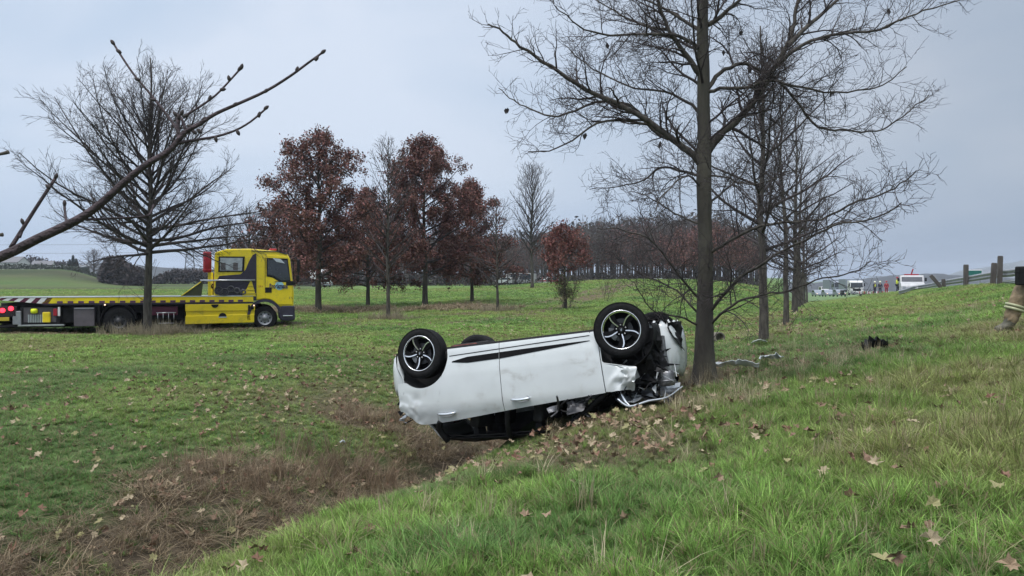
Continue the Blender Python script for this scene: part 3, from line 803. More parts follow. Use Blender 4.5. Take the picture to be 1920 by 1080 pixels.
# ------------------------------------------------------------------ the overturned car (local frame: x forward, y left, z up)
M['car_white'] = pm('white_car_paint', (.60, .63, .635), .24, var=.05, scale=2.2, coat=.6)
M['matt_black'] = pm('matt_black_moulding', (.008, .008, .009), .85, var=.2, spec=.1)
M['car_white_in'] = pm('white_panel_inside', (.45, .47, .49), .5, var=.2, scale=8)
M['underbody'] = pm('underbody', (.022, .021, .021), .85, var=.5, scale=9, bump=.4)
M['rust'] = pm('rusty_seam', (.16, .05, .04), .85, var=.4, scale=12)
M['silver'] = pm('bright_silver_plastic', (.62, .66, .70), .25, .6, var=.08)
M['disc'] = pm('brake_disc', (.07, .07, .075), .5, .6, var=.2)
M['lens_red'] = pm('red_lamp_lens', (.10, .006, .008), .2, var=.2, coat=.5)
M['lens_clear'] = pm('clear_lamp_lens', (.35, .38, .40), .12, .2, var=.2, coat=.5)
def dirty(m, col, scale=1.4, amt=.5, lo=.52, hi=.70):
    t_ = m.node_tree; b2 = t_.nodes['Principled BSDF']; src = b2.inputs['Base Color'].links[0].from_socket
    tc_ = t_.nodes.new('ShaderNodeTexCoord'); n_ = t_.nodes.new('ShaderNodeTexNoise'); n_.inputs['Scale'].default_value = scale; n_.inputs['Detail'].default_value = 10; n_.inputs['Roughness'].default_value = .72; n_.inputs['Distortion'].default_value = .6
    t_.links.new(tc_.outputs['Object'], n_.inputs['Vector']); mr_ = t_.nodes.new('ShaderNodeMapRange'); mr_.inputs[1].default_value = lo; mr_.inputs[2].default_value = hi; mr_.inputs[4].default_value = amt
    t_.links.new(n_.outputs[0], mr_.inputs[0]); mx_ = t_.nodes.new('ShaderNodeMix'); mx_.data_type = 'RGBA'; t_.links.new(mr_.outputs[0], mx_.inputs[0]); t_.links.new(src, mx_.inputs[6]); mx_.inputs[7].default_value = (*col, 1); t_.links.new(mx_.outputs[2], b2.inputs['Base Color'])
    rr_ = t_.nodes.new('ShaderNodeMapRange'); rr_.inputs[3].default_value = b2.inputs['Roughness'].default_value; rr_.inputs[4].default_value = .85; t_.links.new(mr_.outputs[0], rr_.inputs[0]); t_.links.new(rr_.outputs[0], b2.inputs['Roughness'])
dirty(M['car_white'], (.17, .14, .10), 2.6, .55, .53, .74); dirty(M['car_white_in'], (.10, .09, .07), 5, .7, .48, .62)
P1, P2, P3 = W(793, 663, 10.35), W(1151, 620, 9.38), W(872, 671, 11.85)
fx = Vector(P2 - P1).normalized()
yy = -Vector(P3 - P1); yy = (yy - yy.dot(fx) * fx).normalized()
uz = fx.cross(yy)
Rm = Matrix((fx, yy, uz)).transposed()
org = Vector(P1) - Rm @ Vector((-1.3, .80, .25))
car = empty('overturned_car', (0, 0, 0), 0, 'white hatchback lying on its roof across the ditch with a torn-off front end', 'car')
car.matrix_world = Matrix.Translation(org) @ Rm.to_4x4()
def bodyW(x):
    x = np.asarray(x, float)
    w = .885 - .10 * np.clip((x - 1.25) / .85, 0, 2) ** 2 - .17 * np.clip((-1.3 - x) / .62, 0, 1.2) ** 2.2
    return w
def bodyY(x, z):
    p = np.interp(z, [.20, .26, .34, .42, .55, .70, .82, .90, .95, 1.0, 1.06, 1.14], [.93, .955, .965, .985, 1.0, 1.0, .996, .992, .982, .965, .935, .90])
    shoulder = .0
    return bodyW(x) * p
def belt(x): return float(np.interp(x, [-1.75, -1.35, -1.0, 0, 1.05, 1.6, 2.1], [1.10, 1.14, 1.125, 1.03, .945, .90, .80]))
ARC_C, ARC_R = .31, .375
def arch_x(z, cx, side):
    q = ARC_R ** 2 - (z - ARC_C) ** 2
    return cx + side * math.sqrt(max(q, 0)) if z < ARC_C + ARC_R else cx
def patch(name, f, nu, nv, mat, side=1, parent=None, crumple=0, thick=.010, seed=0, dz=0, foldz=None, sub=False):
    u, v = np.meshgrid(np.linspace(0, 1, nu + 1), np.linspace(0, 1, nv + 1), indexing='ij')
    X = np.zeros_like(u); Z = np.zeros_like(u)
    for i in range(nu + 1):
        for j in range(nv + 1): X[i, j], Z[i, j] = f(u[i, j], v[i, j])
    Y = bodyY(X, Z) + dz
    if crumple:
        k = crumple(X, Z) if callable(crumple) else crumple
        n1 = np.abs(fbm(X * 6 + Z * 3, Z * 7 - X * 2, seed, 2) - .5) * 2; n2 = fbm(X * 14, Z * 15 + X * 5, seed + 4, 2) - .5
        Y = Y - k * (n1 * .16 + n2 * .05) ; X = X + k * (fbm(Z * 9, X * 9, seed + 9) - .5) * .08; Z = Z + k * (fbm(Z * 7, X * 8, seed + 19) - .5) * .08
    Y = Y * side
    V = np.stack([X, Y, Z], -1).reshape(-1, 3); m = nv + 1
    fs = [(i * m + j, (i + 1) * m + j, (i + 1) * m + j + 1, i * m + j + 1) for i in range(nu) for j in range(nv)]
    if side < 0: fs = [q[::-1] for q in fs]
    mb = MB(); mb.add(V, [q[::-1] for q in fs])
    o = obj(name, mb, mat, parent or car, True, fix=False)
    s = o.modifiers.new('thick', 'SOLIDIFY'); s.thickness = thick; s.offset = -1
    es = o.modifiers.new('edge', 'EDGE_SPLIT'); es.split_angle = R(60)
    return o
SX = -.22
def lerp(a, b, f): return a + (b - a) * f
for side in (1, -1):
    # rear door: rear edge follows the wheel arch, then a curved shut line up to the belt
    def f_rd(u, v):
        z = lerp(.235, belt(lerp(-1.12, SX, u)) - 0.0, v)
        zl = min(z, 1.14)
        xl = arch_x(z, -1.3, 1) if z < .56 else lerp(arch_x(.56, -1.3, 1), -1.13, smooth((z - .56) / .5))
        return lerp(xl, SX - .004, u), z
    rd = patch('rear_door', f_rd, 26, 26, M['car_white'], side)
    def f_fd(u, v):
        x = lerp(SX + .004, lerp(1.02, 1.06, v), u); return x, lerp(.235, belt(x), v)
    fd = patch('front_door', f_fd, 26, 24, M['car_white'], side)
    # rear quarter: above the arch and back to the lamp
    def f_rq(u, v):
        x = lerp(-1.68, lerp(-1.02, -1.137, smooth((v * .55) / .5)), u)
        if x > -1.30: pass
        dx = x + 1.3
        zlo = ARC_C + math.sqrt(max(ARC_R ** 2 - dx * dx, .0)) if abs(dx) < ARC_R * .97 else .40
        if dx < -.24: zlo = .60
        pass
        zhi = belt(x) - .16 * float(smooth((-1.38 - x) / .3))
        return x, lerp(zlo, zhi, v)
    rq = patch('rear_quarter_panel', f_rq, 26, 20, M['car_white'], side, crumple=(lambda X, Z: .24 * smooth((-1.22 - X) / .25) * smooth((Z - .68) / .2)) if side > 0 else .1, seed=3)
    if side > 0: rq['label'] = 'rear quarter panel buckled round the broken tail lamp'
    # front wing, crumpled and torn away ahead of the wheel
    def f_fw(u, v):
        z = lerp(.235, belt(1.15), v)
        x0 = lerp(1.03, 1.07, v)
        if z < ARC_C + ARC_R * .82: x1 = 1.3 - math.sqrt(ARC_R ** 2 - (z - ARC_C) ** 2) + .0; x1 = max(x1, x0 + .01)
        else: x1 = lerp(1.09, 1.62 - .25 * v, smooth((z - .60) / .08))
        return lerp(x0, x1, u), z
    fw = patch('front_wing', f_fw, 22, 26, M['car_white'], side, crumple=lambda X, Z: 1.1 * smooth((X - 1.06) / .3) * smooth((Z - .35) / .3), seed=8 if side > 0 else 13)
    if side > 0: fw['label'] = 'front wing crumpled and split behind the wheel'
    # door furniture
    def strip_(name, x0, x1, zf, wf, mat, par, dz=.006, n=24):
        f = lambda u, v: (lerp(x0, x1, u), zf(lerp(x0, x1, u)) + wf(u) * (v - .5))
        return patch(name, f, n, 2, mat, side, par, thick=.012, dz=dz)
    strip_('door_moulding', -.86, -.226, lambda x: lerp(.40, .385, (x + .9) / .7), lambda u: .012 + .062 * min(1, u * 3), M['matt_black'], rd)
    strip_('door_moulding', -.214, .93, lambda x: lerp(.385, .335, (x + .2) / 1.13), lambda u: .074 * (1 - u) ** .8 + .004, M['matt_black'], fd)
    strip_('sill_line', -.90, .93, lambda x: lerp(.325, .275, (x + .9) / 1.83), lambda u: .010, M['black'], fd, .003)
    strip_('sill', -.955, .99, lambda x: .222, lambda u: .03, M['black'], car, -.02)
    for par, hx, hz in ((rd, -.99, 1.02), (fd, .02, .925)):
        yb = float(bodyY(hx, hz)) + .022
        mb = MB(); P = [(hx - .125 + .25 * q / 8, side * (yb + .012 * math.sin(math.pi * q / 8)), hz + .012 * math.sin(math.pi * q / 8)) for q in range(9)]
        tube(mb, P, [.008, .014, .016, .017, .017, .017, .016, .014, .008], 8)
        h = obj('door_handle', mb, M['silver'], par, True)
        h.scale = (1, 1, 1)
        mb = MB(); lathe(mb, [(0, .002), (.032, .004), (.042, .012), (.046, .014)], 20, (0, 0, 0), 'y'); rc = obj('handle_recess', mb, M['car_white_in'], par, True)
        rc.location = (hx, side * (yb - .024), hz); rc.scale = (2.5, side * .5, 1.0)
for side in (1, -1):
    # greenhouse: pillars, far panes opaque and dark to stand in for cabin shade, roof rail
    def gy(z): return float(np.interp(z, [.9, 1.14, 1.43], [.82, .775, .585]))
    for nm, pts, r in (('windscreen_pillar', [(1.06, .93), (.72, 1.16), (.36, 1.37)], .032), ('door_pillar', [(-.20, 1.03), (-.24, 1.2), (-.28, 1.40)], .035), ('rear_pillar', [(-1.12, 1.10), (-1.18, 1.2), (-1.12, 1.36)], .045)):
        mb = MB(); tube(mb, [(x, side * gy(z) * (1.0 if nm != 'windscreen_pillar' else .97), z) for x, z in pts], r, 6, 3); obj(nm, mb, M['black'], car, True)
    mb = MB()
    for poly in ([(-1.10, 1.12), (-.26, 1.05), (-.31, 1.39), (-1.15, 1.38)], [(-.16, 1.04), (.30, 1.0), (.20, 1.36), (-.24, 1.39)]):
        v = [(x, side * (gy(z) - .015), z) for x, z in poly]; mb.add(v, [(0, 1, 2, 3)])
    if side < 0: g = obj('side_window', mb, M['underbody'], car)
# roof (pressed in) and tailgate, windscreen
def sheet(name, rows, mat, parent, crumple=0, seed=1, thick=.012, nx=16):
    """rows: list of (x, half width, z, edge drop); lofted across y"""
    V = []; m = nx + 1
    rows = np.array(rows, float); rr = np.array([np.interp(np.linspace(0, 1, 4 * (len(rows) - 1) + 1), np.linspace(0, 1, len(rows)), rows[:, k]) for k in range(4)]).T
    for x, hw, z, ed in rr:
        for j in range(m):
            y = (j / nx * 2 - 1); V.append((x, y * hw, z - ed * abs(y) ** 3))
    V = np.array(V)
    if crumple:
        V[:, 2] += (np.abs(fbm(V[:, 0] * 4, V[:, 1] * 4, seed) - .5) - .12) * crumple * 2; V[:, 0] += (fbm(V[:, 1] * 5, V[:, 0] * 5, seed + 5) - .5) * crumple
    n = len(rr); mb = MB(); mb.add(V, [(i * m + j, i * m + j + 1, (i + 1) * m + j + 1, (i + 1) * m + j) for i in range(n - 1) for j in range(nx)])
    o = obj(name, mb, mat, parent, True, fix=False); s = o.modifiers.new('thick', 'SOLIDIFY'); s.thickness = thick
    return o
sheet('roof', [(.34, .57, 1.34, .04), (0, .60, 1.39, .04), (-.6, .60, 1.41, .04), (-1.2, .56, 1.38, .04)], M['black'], car, .06, 2)
sheet('windscreen', [(1.08, .72, .93, .05), (.7, .66, 1.15, .04), (.36, .56, 1.34, .03)], M['glass_dark'], car, .05, 4, .006)
sheet('headlining', [(.30, .55, 1.31, .04), (0, .58, 1.36, .04), (-.6, .58, 1.38, .04), (-1.16, .54, 1.35, .04)], M['underbody'], car, .06, 2)
tg = sheet('tailgate', [(-1.22, .56, 1.38, .03), (-1.50, .60, 1.12, .04), (-1.62, .66, 1.0, .02), (-1.70, .66, .62, 0)], M['car_white'], car, .05, 6)
sheet('rear_window', [(-1.25, .46, 1.35, .03), (-1.47, .50, 1.15, .04)], M['glass_dark'], tg, 0, 6, .03)
# rear bumper: wraps round the tail, smooth and mostly whole
V = []; prof = [(.22, .90), (.27, .965), (.40, 1.0), (.55, 1.0), (.66, .985), (.74, .95)]
n = 48; m = len(prof)
for i in range(n + 1):
    a = i / n * 2 - 1
    th = a * math.pi / 2
    for z, k in prof:
        y = .80 * np.sign(math.sin(th)) * abs(math.sin(th)) ** .55 * k; x = -1.60 - (.30 * abs(math.cos(th)) ** .7) * k
        V.append((x, y, z))
# ends reach forward to the arch
def ring_end(sd):
    return [((-1.3 - math.sqrt(ARC_R ** 2 - (z - ARC_C) ** 2)) if z < .58 else -1.55 - (z - .6) * .3, sd * float(bodyY(-1.58, z)) * 1.0, z) for z, k in prof]
Vs = ring_end(-1) + V + ring_end(1)
mb = MB(); mb.add(Vs, [(i * m + j, (i + 1) * m + j, (i + 1) * m + j + 1, i * m + j + 1) for i in range(n + 2) for j in range(m - 1)])
o = obj('rear_bumper', mb, M['car_white'], car, True, fix=True); s = o.modifiers.new('thick', 'SOLIDIFY'); s.thickness = .01
# broken tail lamps
for sd in (1, -1):
    mb = MB(); r = np.random.default_rng(5 + sd)
    for q in range(16):
        c_ = np.array([-1.60 + r.uniform(-.10, .07), sd * (.70 + r.uniform(-.10, .05)), .90 + r.uniform(-.10, .16)]); a = r.normal(size=(3, 3)) * .055
        mb.add([c_ + a[0], c_ + a[1], c_ + a[2]], [(0, 1, 2)])
    o = obj('tail_lamp', mb, M['lens_red'] if sd < 0 else M['black'], car); s = o.modifiers.new('thick', 'SOLIDIFY'); s.thickness = .012
    if sd > 0:
        mb = MB()
        for q in range(7):
            c_ = np.array([-1.62 + r.uniform(-.08, .1), .74 + r.uniform(-.05, .05), 1.0 + r.uniform(-.08, .10)]); a = r.normal(size=(3, 3)) * .035
            mb.add([c_ + a[0], c_ + a[1], c_ + a[2]], [(0, 1, 2)])
        oo = obj('lamp_shard', mb, M['lens_clear'], o); s = oo.modifiers.new('thick', 'SOLIDIFY'); s.thickness = .006
# arch liners: ribbed dark shells
for sd in (1, -1):
    for cx in (-1.3, 1.3):
        mb = MB(); prof = [(.372 - .004 * (q % 2), sd * (.84 - q * .028)) for q in range(14)] + [(.02, sd * .44)]
        lathe(mb, prof, 26, (cx, 0, ARC_C), 'y', -.25, math.pi + .25)
        o = obj('arch_liner', mb, M['black'], car, True, fix=False); s = o.modifiers.new('thick', 'SOLIDIFY'); s.thickness = .006
# underside
mb = MB(); box(mb, (-.02, 0, .30), (1.95, 1.58, .10)); box(mb, (-1.3, 0, .34), (.85, 1.02, .10)); box(mb, (1.30, 0, .36), (.62, .90, .12))
for sd in (1, -1): box(mb, (0, sd * .45, .235), (1.8, .10, .05)); box(mb, (0, sd * .10, .24), (1.9, .03, .03))
box(mb, (-.75, .1, .21), (.5, .9, .10)); obj('floor_pan', mb, M['underbody'], car, bevel=.02)
mb = MB(); box(mb, (-.1, .765, .236), (1.5, .02, .028)); box(mb, (-.75, .72, .215), (.35, .05, .05)); obj('rusty_seam', mb, M['rust'], car, bevel=.006)
mb = MB(); tube(mb, [(1.2, 0, .22), (.6, -.1, .19), (-.3, -.15, .19), (-.9, -.25, .2), (-1.5, -.35, .22), (-1.75, -.4, .25)], .028, 10, 3)
lathe(mb, [(0, -.24), (.075, -.22), (.09, -.15), (.09, .15), (.075, .22), (0, .24)], 16, (-1.45, -.3, .23), 'x'); obj('exhaust', mb, M['engine'], car, True)
mb = MB(); tube(mb, [(-1.3, .70, .26), (-1.1, .5, .27), (-1.05, 0, .28), (-1.1, -.5, .27), (-1.3, -.70, .26)], .045, 10, 3); obj('rear_axle', mb, M['underbody'], car, True)
mb = MB()
for sd in (1, -1): tube(mb, [(1.3, sd * .72, .27), (1.2, sd * .45, .28), (1.0, sd * .36, .3)], [.03, .04, .05], 8, 3); tube(mb, [(1.3, sd * .70, .27), (1.32, sd * .60, .50), (1.33, sd * .56, .78)], [.03, .045, .05], 10, 2)
obj('front_suspension', mb, M['underbody'], car, True)
# wheels
def make_wheel(seed):
    w = bpy.data.objects.new('wheel', None); sc.collection.objects.link(w); w.parent = car; w.empty_display_size = .1
    mb = MB(); H = .098
    prof = [(.232, -H), (.25, -H - .006), (.285, -H - .010), (.31, -H + .006), (.322, -H + .022)]
    for q in range(5):
        a = -H + .03 + q * .033
        prof += [(.326, a), (.326, a + .026), (.319, a + .028), (.319, a + .032)]
    prof += [(.322, H - .02), (.31, H - .006), (.285, H + .010), (.25, H + .006), (.232, H), (.225, H - .01)]
    lathe(mb, prof, 64, (0, 0, 0), 'y'); o = obj('tyre', mb, M['rubber'], w, False, fix=True)
    o.data.polygons.foreach_set('use_smooth', np.ones(len(o.data.polygons), bool)); es = o.modifiers.new('e', 'EDGE_SPLIT'); es.split_angle = R(40)
    mb = MB(); lathe(mb, [(.232, H + .004), (.229, H + .008), (.221, H + .006), (.217, H - .004), (.215, H - .02)], 64, (0, 0, 0), 'y')
    rim = obj('rim', mb, M['alu'], w, True, fix=True)
    mb = MB(); lathe(mb, [(.208, H - .02), (.203, H - .05), (.196, -H + .02), (.20, -H)], 48, (0, 0, 0), 'y'); obj('rim_barrel', mb, M['black'], rim, True, fix=True)
    for q in range(5):
        a0 = q * 2 * math.pi / 5 + seed
        # dark twin spoke and the bright curved face blade on it
        def pt(r, da, y): a = a0 + da; return (r * math.cos(a), y, r * math.sin(a))
        for kind in (0, 1):
            mb = MB(); V = []; nn = 9
            for i in range(nn):
                f = i / (nn - 1); r = .050 + f * .158
                bend = -.34 * f + .42 * f * f
                wd = (lerp(.55, .42, f) if kind == 0 else lerp(.13, .050, f) + .02)
                yb = H - .035 + .030 * f - (0 if kind else .006)
                off = .0 if kind else .22 - .10 * f
                top = yb + (.010 if kind else 0)
                for da, y in ((-wd / 2, yb - .03), (-wd / 2, top), (wd / 2, top), (wd / 2, yb - .03)):
                    V.append(pt(r, (bend + off + (da if r > .09 else da * 1.4)), y))
            fs = [(i * 4 + k, (i + 1) * 4 + k, (i + 1) * 4 + (k + 1) % 4, i * 4 + (k + 1) % 4) for i in range(nn - 1) for k in range(4)] + [(0, 1, 2, 3), tuple((nn - 1) * 4 + k for k in (3, 2, 1, 0))]
            mb.add(V, fs); obj('spoke', mb, M['alu'] if kind else M['matt_black'], rim)
    mb = MB(); lathe(mb, [(0, H - .028), (.075, H - .028), (.085, H - .045), (.085, H - .08)], 24, (0, 0, 0), 'y'); obj('hub', mb, M['matt_black'], rim, True)
    for q in range(5):
        a = q * 2 * math.pi / 5 + seed + .63; mb = MB(); lathe(mb, [(0, .008), (.008, .006), (.010, -.01)], 8, (.058 * math.cos(a), H - .024, .058 * math.sin(a)), 'y'); obj('wheel_bolt', mb, M['steel'], rim, True)
    mb = MB(); lathe(mb, [(0, H - .016), (.022, H - .017), (.030, H - .022), (.030, H - .04)], 20, (0, 0, 0), 'y'); cap = obj('centre_cap', mb, M['black'], rim, True)
    # small bright rampant badge on the cap
    mb = MB(); prism(mb, [(-.012, -.014), (-.002, -.006), (.004, -.016), (.010, -.012), (.004, .0), (.013, .008), (.004, .007), (.002, .017), (-.008, .014), (-.004, .006), (-.013, .006), (-.005, -.002)], H - .017, H - .013, 'y'); obj('badge', mb, M['steel'], cap)
    mb = MB(); lathe(mb, [(.05, H - .075), (.135, H - .075), (.135, H - .10), (.05, H - .10)], 40, (0, 0, 0), 'y'); obj('brake_disc', mb, M['disc'], w)
    mb = MB(); lathe(mb, [(0, H - .125), (.20, H - .125), (.205, H - .14)], 40, (0, 0, 0), 'y'); obj('shade_disc', mb, M['matt_black'], w)  # black backing added so the gaps behind the spokes look shaded
    mb = MB(); lathe(mb, [(.085, H - .05), (.15, H - .05), (.15, H - .12), (.085, H - .12), (.085, H - .05)], 8, (0, 0, 0), 'y', 2.2, 3.4); obj('brake_caliper', mb, M['engine'], w, bevel=.006)
    return w
for cx, sd, seed, steer, camb in ((-1.3, 1, .50, 0, 0), (1.3, 1, .25, -13, 4), (-1.3, -1, .9, 0, 0), (1.3, -1, 1.4, -12, 0)):
    w = make_wheel(seed); w.location = (cx + (.0 if cx < 0 else .0), sd * .80 if cx < 0 else sd * .79, .25)
    w.rotation_euler = (R(camb), 0, R(steer) if sd > 0 else R(180 + steer)); w.scale = (.965, 1, .965)
# ---- wrecked nose
rng = random.Random(9)
def crumpled(name, pts4, nu, nv, mat, amp, seed, parent=None, thick=.006, freq=7):
    a, b_, c_, d_ = [np.array(q, float) for q in pts4]
    u, v = np.meshgrid(np.linspace(0, 1, nu + 1), np.linspace(0, 1, nv + 1), indexing='ij'); u = u[..., None]; v = v[..., None]
    P = a * (1 - u) * (1 - v) + b_ * u * (1 - v) + c_ * u * v + d_ * (1 - u) * v
    nrm = np.cross(b_ - a, d_ - a); nrm /= np.linalg.norm(nrm)
    h = (np.abs(fbm(P[..., 0] * freq + P[..., 1] * 3, P[..., 2] * freq + P[..., 1] * freq, seed, 2) - .5) * 2 - .4) * amp
    P = P + nrm * h[..., None]
    P[..., 0] += (fbm(P[..., 2] * 11, P[..., 1] * 11, seed + 3) - .5) * amp * .8; P[..., 2] += (fbm(P[..., 0] * 11, P[..., 1] * 11, seed + 7) - .5) * amp * .8
    m = nv + 1; fs = [(i * m + j, (i + 1) * m + j, (i + 1) * m + j + 1, i * m + j + 1) for i in range(nu) for j in range(nv)]
    mb = MB(); mb.add(P.reshape(-1, 3), fs); o = obj(name, mb, mat, parent or car, True, fix=False); s = o.modifiers.new('t', 'SOLIDIFY'); s.thickness = thick
    es = o.modifiers.new('e', 'EDGE_SPLIT'); es.split_angle = R(28)
    return o
# front bumper hanging off the far corner
V = []; prof = [(.18, .0), (.24, .035), (.34, .05), (.48, .05), (.62, .035), (.72, .0), (.78, -.04)]; m = len(prof)
bp_ = spline([(1.46, .40, 0), (1.57, .35, 0), (1.69, .28, 0), (1.77, .13, 0), (1.77, -.12, 0), (1.69, -.45, 0), (1.52, -.80, 0)], 6); n = len(bp_) - 1
for i, p in enumerate(bp_):
    td = bp_[min(i + 1, n)] - bp_[max(i - 1, 0)]; nr_ = np.array([-td[1], td[0], 0]); nr_ /= np.linalg.norm(nr_)
    for q, (z, k) in enumerate(prof):
        jx = (.05 * math.sin(i * 2.3 + q) if i < 3 else 0)
        zz = z + (.035 * math.sin(i * 1.7 + q) + (.14 * float(smooth((6 - i) / 6)) if q > 3 else 0) * -1 if q in (0, 4, 5, 6) else 0)
        o_ = p + nr_ * k * -1.0 * -1; V.append((o_[0] + jx, o_[1] + .02 * math.sin(i * .9 + q * 2), zz))
mb = MB(); mb.add(V, [(i * m + j, (i + 1) * m + j, (i + 1) * m + j + 1, i * m + j + 1) for i in range(n) for j in range(m - 1)])
fb = obj('front_bumper', mb, M['car_white'], car, True, fix=False); s = fb.modifiers.new('t', 'SOLIDIFY'); s.thickness = .01
fb['label'] = 'white front bumper half torn off, hanging at the far corner'
crumpled('bumper_insert', ((1.70, .36, .20), (1.83, .16, .18), (1.84, .14, .52), (1.78, .27, .44)), 8, 8, M['black'], .10, 4, fb, freq=9)
crumpled('lower_lip', ((1.45, .60, .17), (1.74, .25, .15), (1.72, -.45, .16), (1.45, -.75, .17)), 14, 10, M['black'], .05, 14, fb, freq=9)
# arch edge sheet, hoses, radiator pack, engine, gearbox
crumpled('torn_arch_liner', ((1.52, .80, .30), (1.66, .66, .26), (1.72, .58, .72), (1.52, .72, .74)), 16, 16, M['black'], .10, 21, freq=9)
crumpled('inner_wing', ((1.10, .62, .45), (1.70, .56, .45), (1.66, .54, .88), (1.15, .64, .90)), 18, 12, M['underbody'], .10, 23)
crumpled('scuttle_panel', ((1.0, .70, .84), (1.66, .56, .80), (1.6, -.60, .84), (1.0, -.70, .88)), 16, 16, M['black'], .12, 25)
mb = MB(); box(mb, (1.48, .10, .52), (.42, .70, .36)); lathe(mb, [(0, -.12), (.07, -.11), (.08, -.08), (.08, .08), (.07, .11), (0, .12)], 18, (1.62, .46, .66), 'z'); lathe(mb, [(0, -.08), (.07, -.07), (.07, .07), (0, .08)], 14, (1.62, .50, .80), 'y')
for q in range(5): box(mb, (1.48 + .0 * q, .46, .40 + q * .05), (.38, .03, .014))
obj('engine', mb, M['engine'], car, bevel=.012)
mb = MB(); lathe(mb, [(0, -.09), (.085, -.085), (.095, -.05), (.095, .05), (.085, .085), (0, .09)], 20, (1.70, .56, .84), 'z'); lathe(mb, [(.097, -.01), (.103, -.01), (.103, .012), (.097, .012)], 20, (1.70, .56, .87), 'z'); obj('alternator', mb, M['engine'], car, True)
mb = MB(); box(mb, (1.70, -.15, .48), (.06, .75, .42))
for q in range(9): box(mb, (1.735, -.15, .30 + q * .045), (.012, .72, .010))
obj('radiator', mb, M['black'], car, bevel=.008)
for q in range(26):
    p = [rng.uniform(1.2, 1.66), rng.uniform(.34, .72), rng.uniform(.42, .98)]; pts = [tuple(p)]
    for k in range(3):
        p = [p[0] + rng.uniform(-.12, .10), min(.78, p[1] + rng.uniform(-.09, .11)), p[2] + rng.uniform(-.14, .16)]; pts.append(tuple(p))
    mb = MB(); tube(mb, pts, rng.choice((.006, .009, .014, .02)), 6, 4); obj('hose', mb, M[rng.choice(('black', 'black', 'rubber', 'black', 'steel'))] , car, True)
r = np.random.default_rng(31)
mb = MB()
for q in range(44):
    c_ = np.array([r.uniform(1.15, 1.74), r.uniform(.40, .74), r.uniform(.45, 1.02)]); a = r.normal(size=(4, 3)) * .07
    mb.add([c_ + a[0], c_ + a[1], c_ + a[2], c_ + a[3]], [(0, 1, 2), (0, 2, 3)])
o = obj('broken_plastic', mb, M['black'], car); s = o.modifiers.new('t', 'SOLIDIFY'); s.thickness = .008; o['kind'] = 'stuff'
mb = MB()
for q in range(12):
    c_ = np.array([r.uniform(1.3, 1.8), r.uniform(.45, .74), r.uniform(.75, 1.05)]); a = r.normal(size=(3, 3)) * .045
    mb.add([c_ + a[0], c_ + a[1], c_ + a[2]], [(0, 1, 2)])
o = obj('white_fragments', mb, M['car_white'], car); s = o.modifiers.new('t', 'SOLIDIFY'); s.thickness = .006; o['kind'] = 'stuff'
# folded bonnet pinned under the nose, with its frame
def wl(px, py, d): return tuple(car.matrix_world.inverted() @ Vector(W(px, py, d)))
bpy.context.view_layer.update()
bn = crumpled('bonnet', (wl(1168, 757, 9.25), wl(1276, 727, 9.5), wl(1272, 716, 10.15), wl(1150, 745, 10.1)), 24, 16, M['car_white_in'], .09, 33, freq=6)
bn['label'] = 'buckled grey-white bonnet lying under the nose'
mb = MB(); tube(mb, [wl(1158, 748, 9.2), wl(1180, 762, 9.15), wl(1215, 752, 9.2), wl(1250, 745, 9.25), wl(1280, 724, 9.4)], [.01, .014, .014, .012, .008], 8, 4); obj('bonnet_edge', mb, M['silver'], bn, True)
mb = MB(); tube(mb, [wl(1164, 735, 9.3), wl(1172, 752, 9.25), wl(1182, 762, 9.2)], [.012, .016, .01], 8, 3); obj('bonnet_hinge', mb, M['silver'], bn, True)
crumpled('number_plate_holder', (wl(1246, 722, 9.5), wl(1275, 718, 9.55), wl(1275, 726, 9.5), wl(1248, 730, 9.45)), 6, 4, M['lens_clear'], .02, 35, bn)
crumpled('dashboard', ((1.05, .6, .92), (1.05, -.6, .92), (.55, -.6, 1.2), (.6, .6, 1.15)), 12, 10, M['underbody'], .15, 41)
for q in range(6):
    mb = MB(); a = rng.uniform(1040, 1115); d0 = 9.3
    tube(mb, [wl(a, 755 - rng.uniform(0, 14), d0), wl(a + rng.uniform(-20, 20), 768, d0 + .2), wl(a + rng.uniform(-20, 25), 778 + rng.uniform(-6, 6), d0 + .1)], rng.choice((.006, .012, .02)), 6, 3)
    obj('pillar_fragment', mb, M[rng.choice(('black', 'disc', 'black', 'engine'))], car, True)
crumpled('shattered_glass', (wl(1026, 766, 9.5), wl(1046, 760, 9.5), wl(1044, 772, 9.5), wl(1030, 776, 9.45)), 6, 5, M['engine'], .03, 45)
crumpled('door_lining', (wl(1062, 754, 9.5), wl(1098, 748, 9.5), wl(1094, 772, 9.4), wl(1064, 778, 9.4)), 8, 6, M['disc'], .08, 46)
for px_, nm in ((-.5, 'x'), (.35, 'x')):
    for sd in (.36, -.36):
        mb = MB(); box(mb, (px_, sd, .62), (.5, .48, .16)); box(mb, (px_ - .22, sd, .95), (.14, .46, .55), ('Y', -.2)); box(mb, (px_ - .30, sd, 1.28), (.09, .26, .14)); obj('seat', mb, M['underbody'], car, bevel=.04)

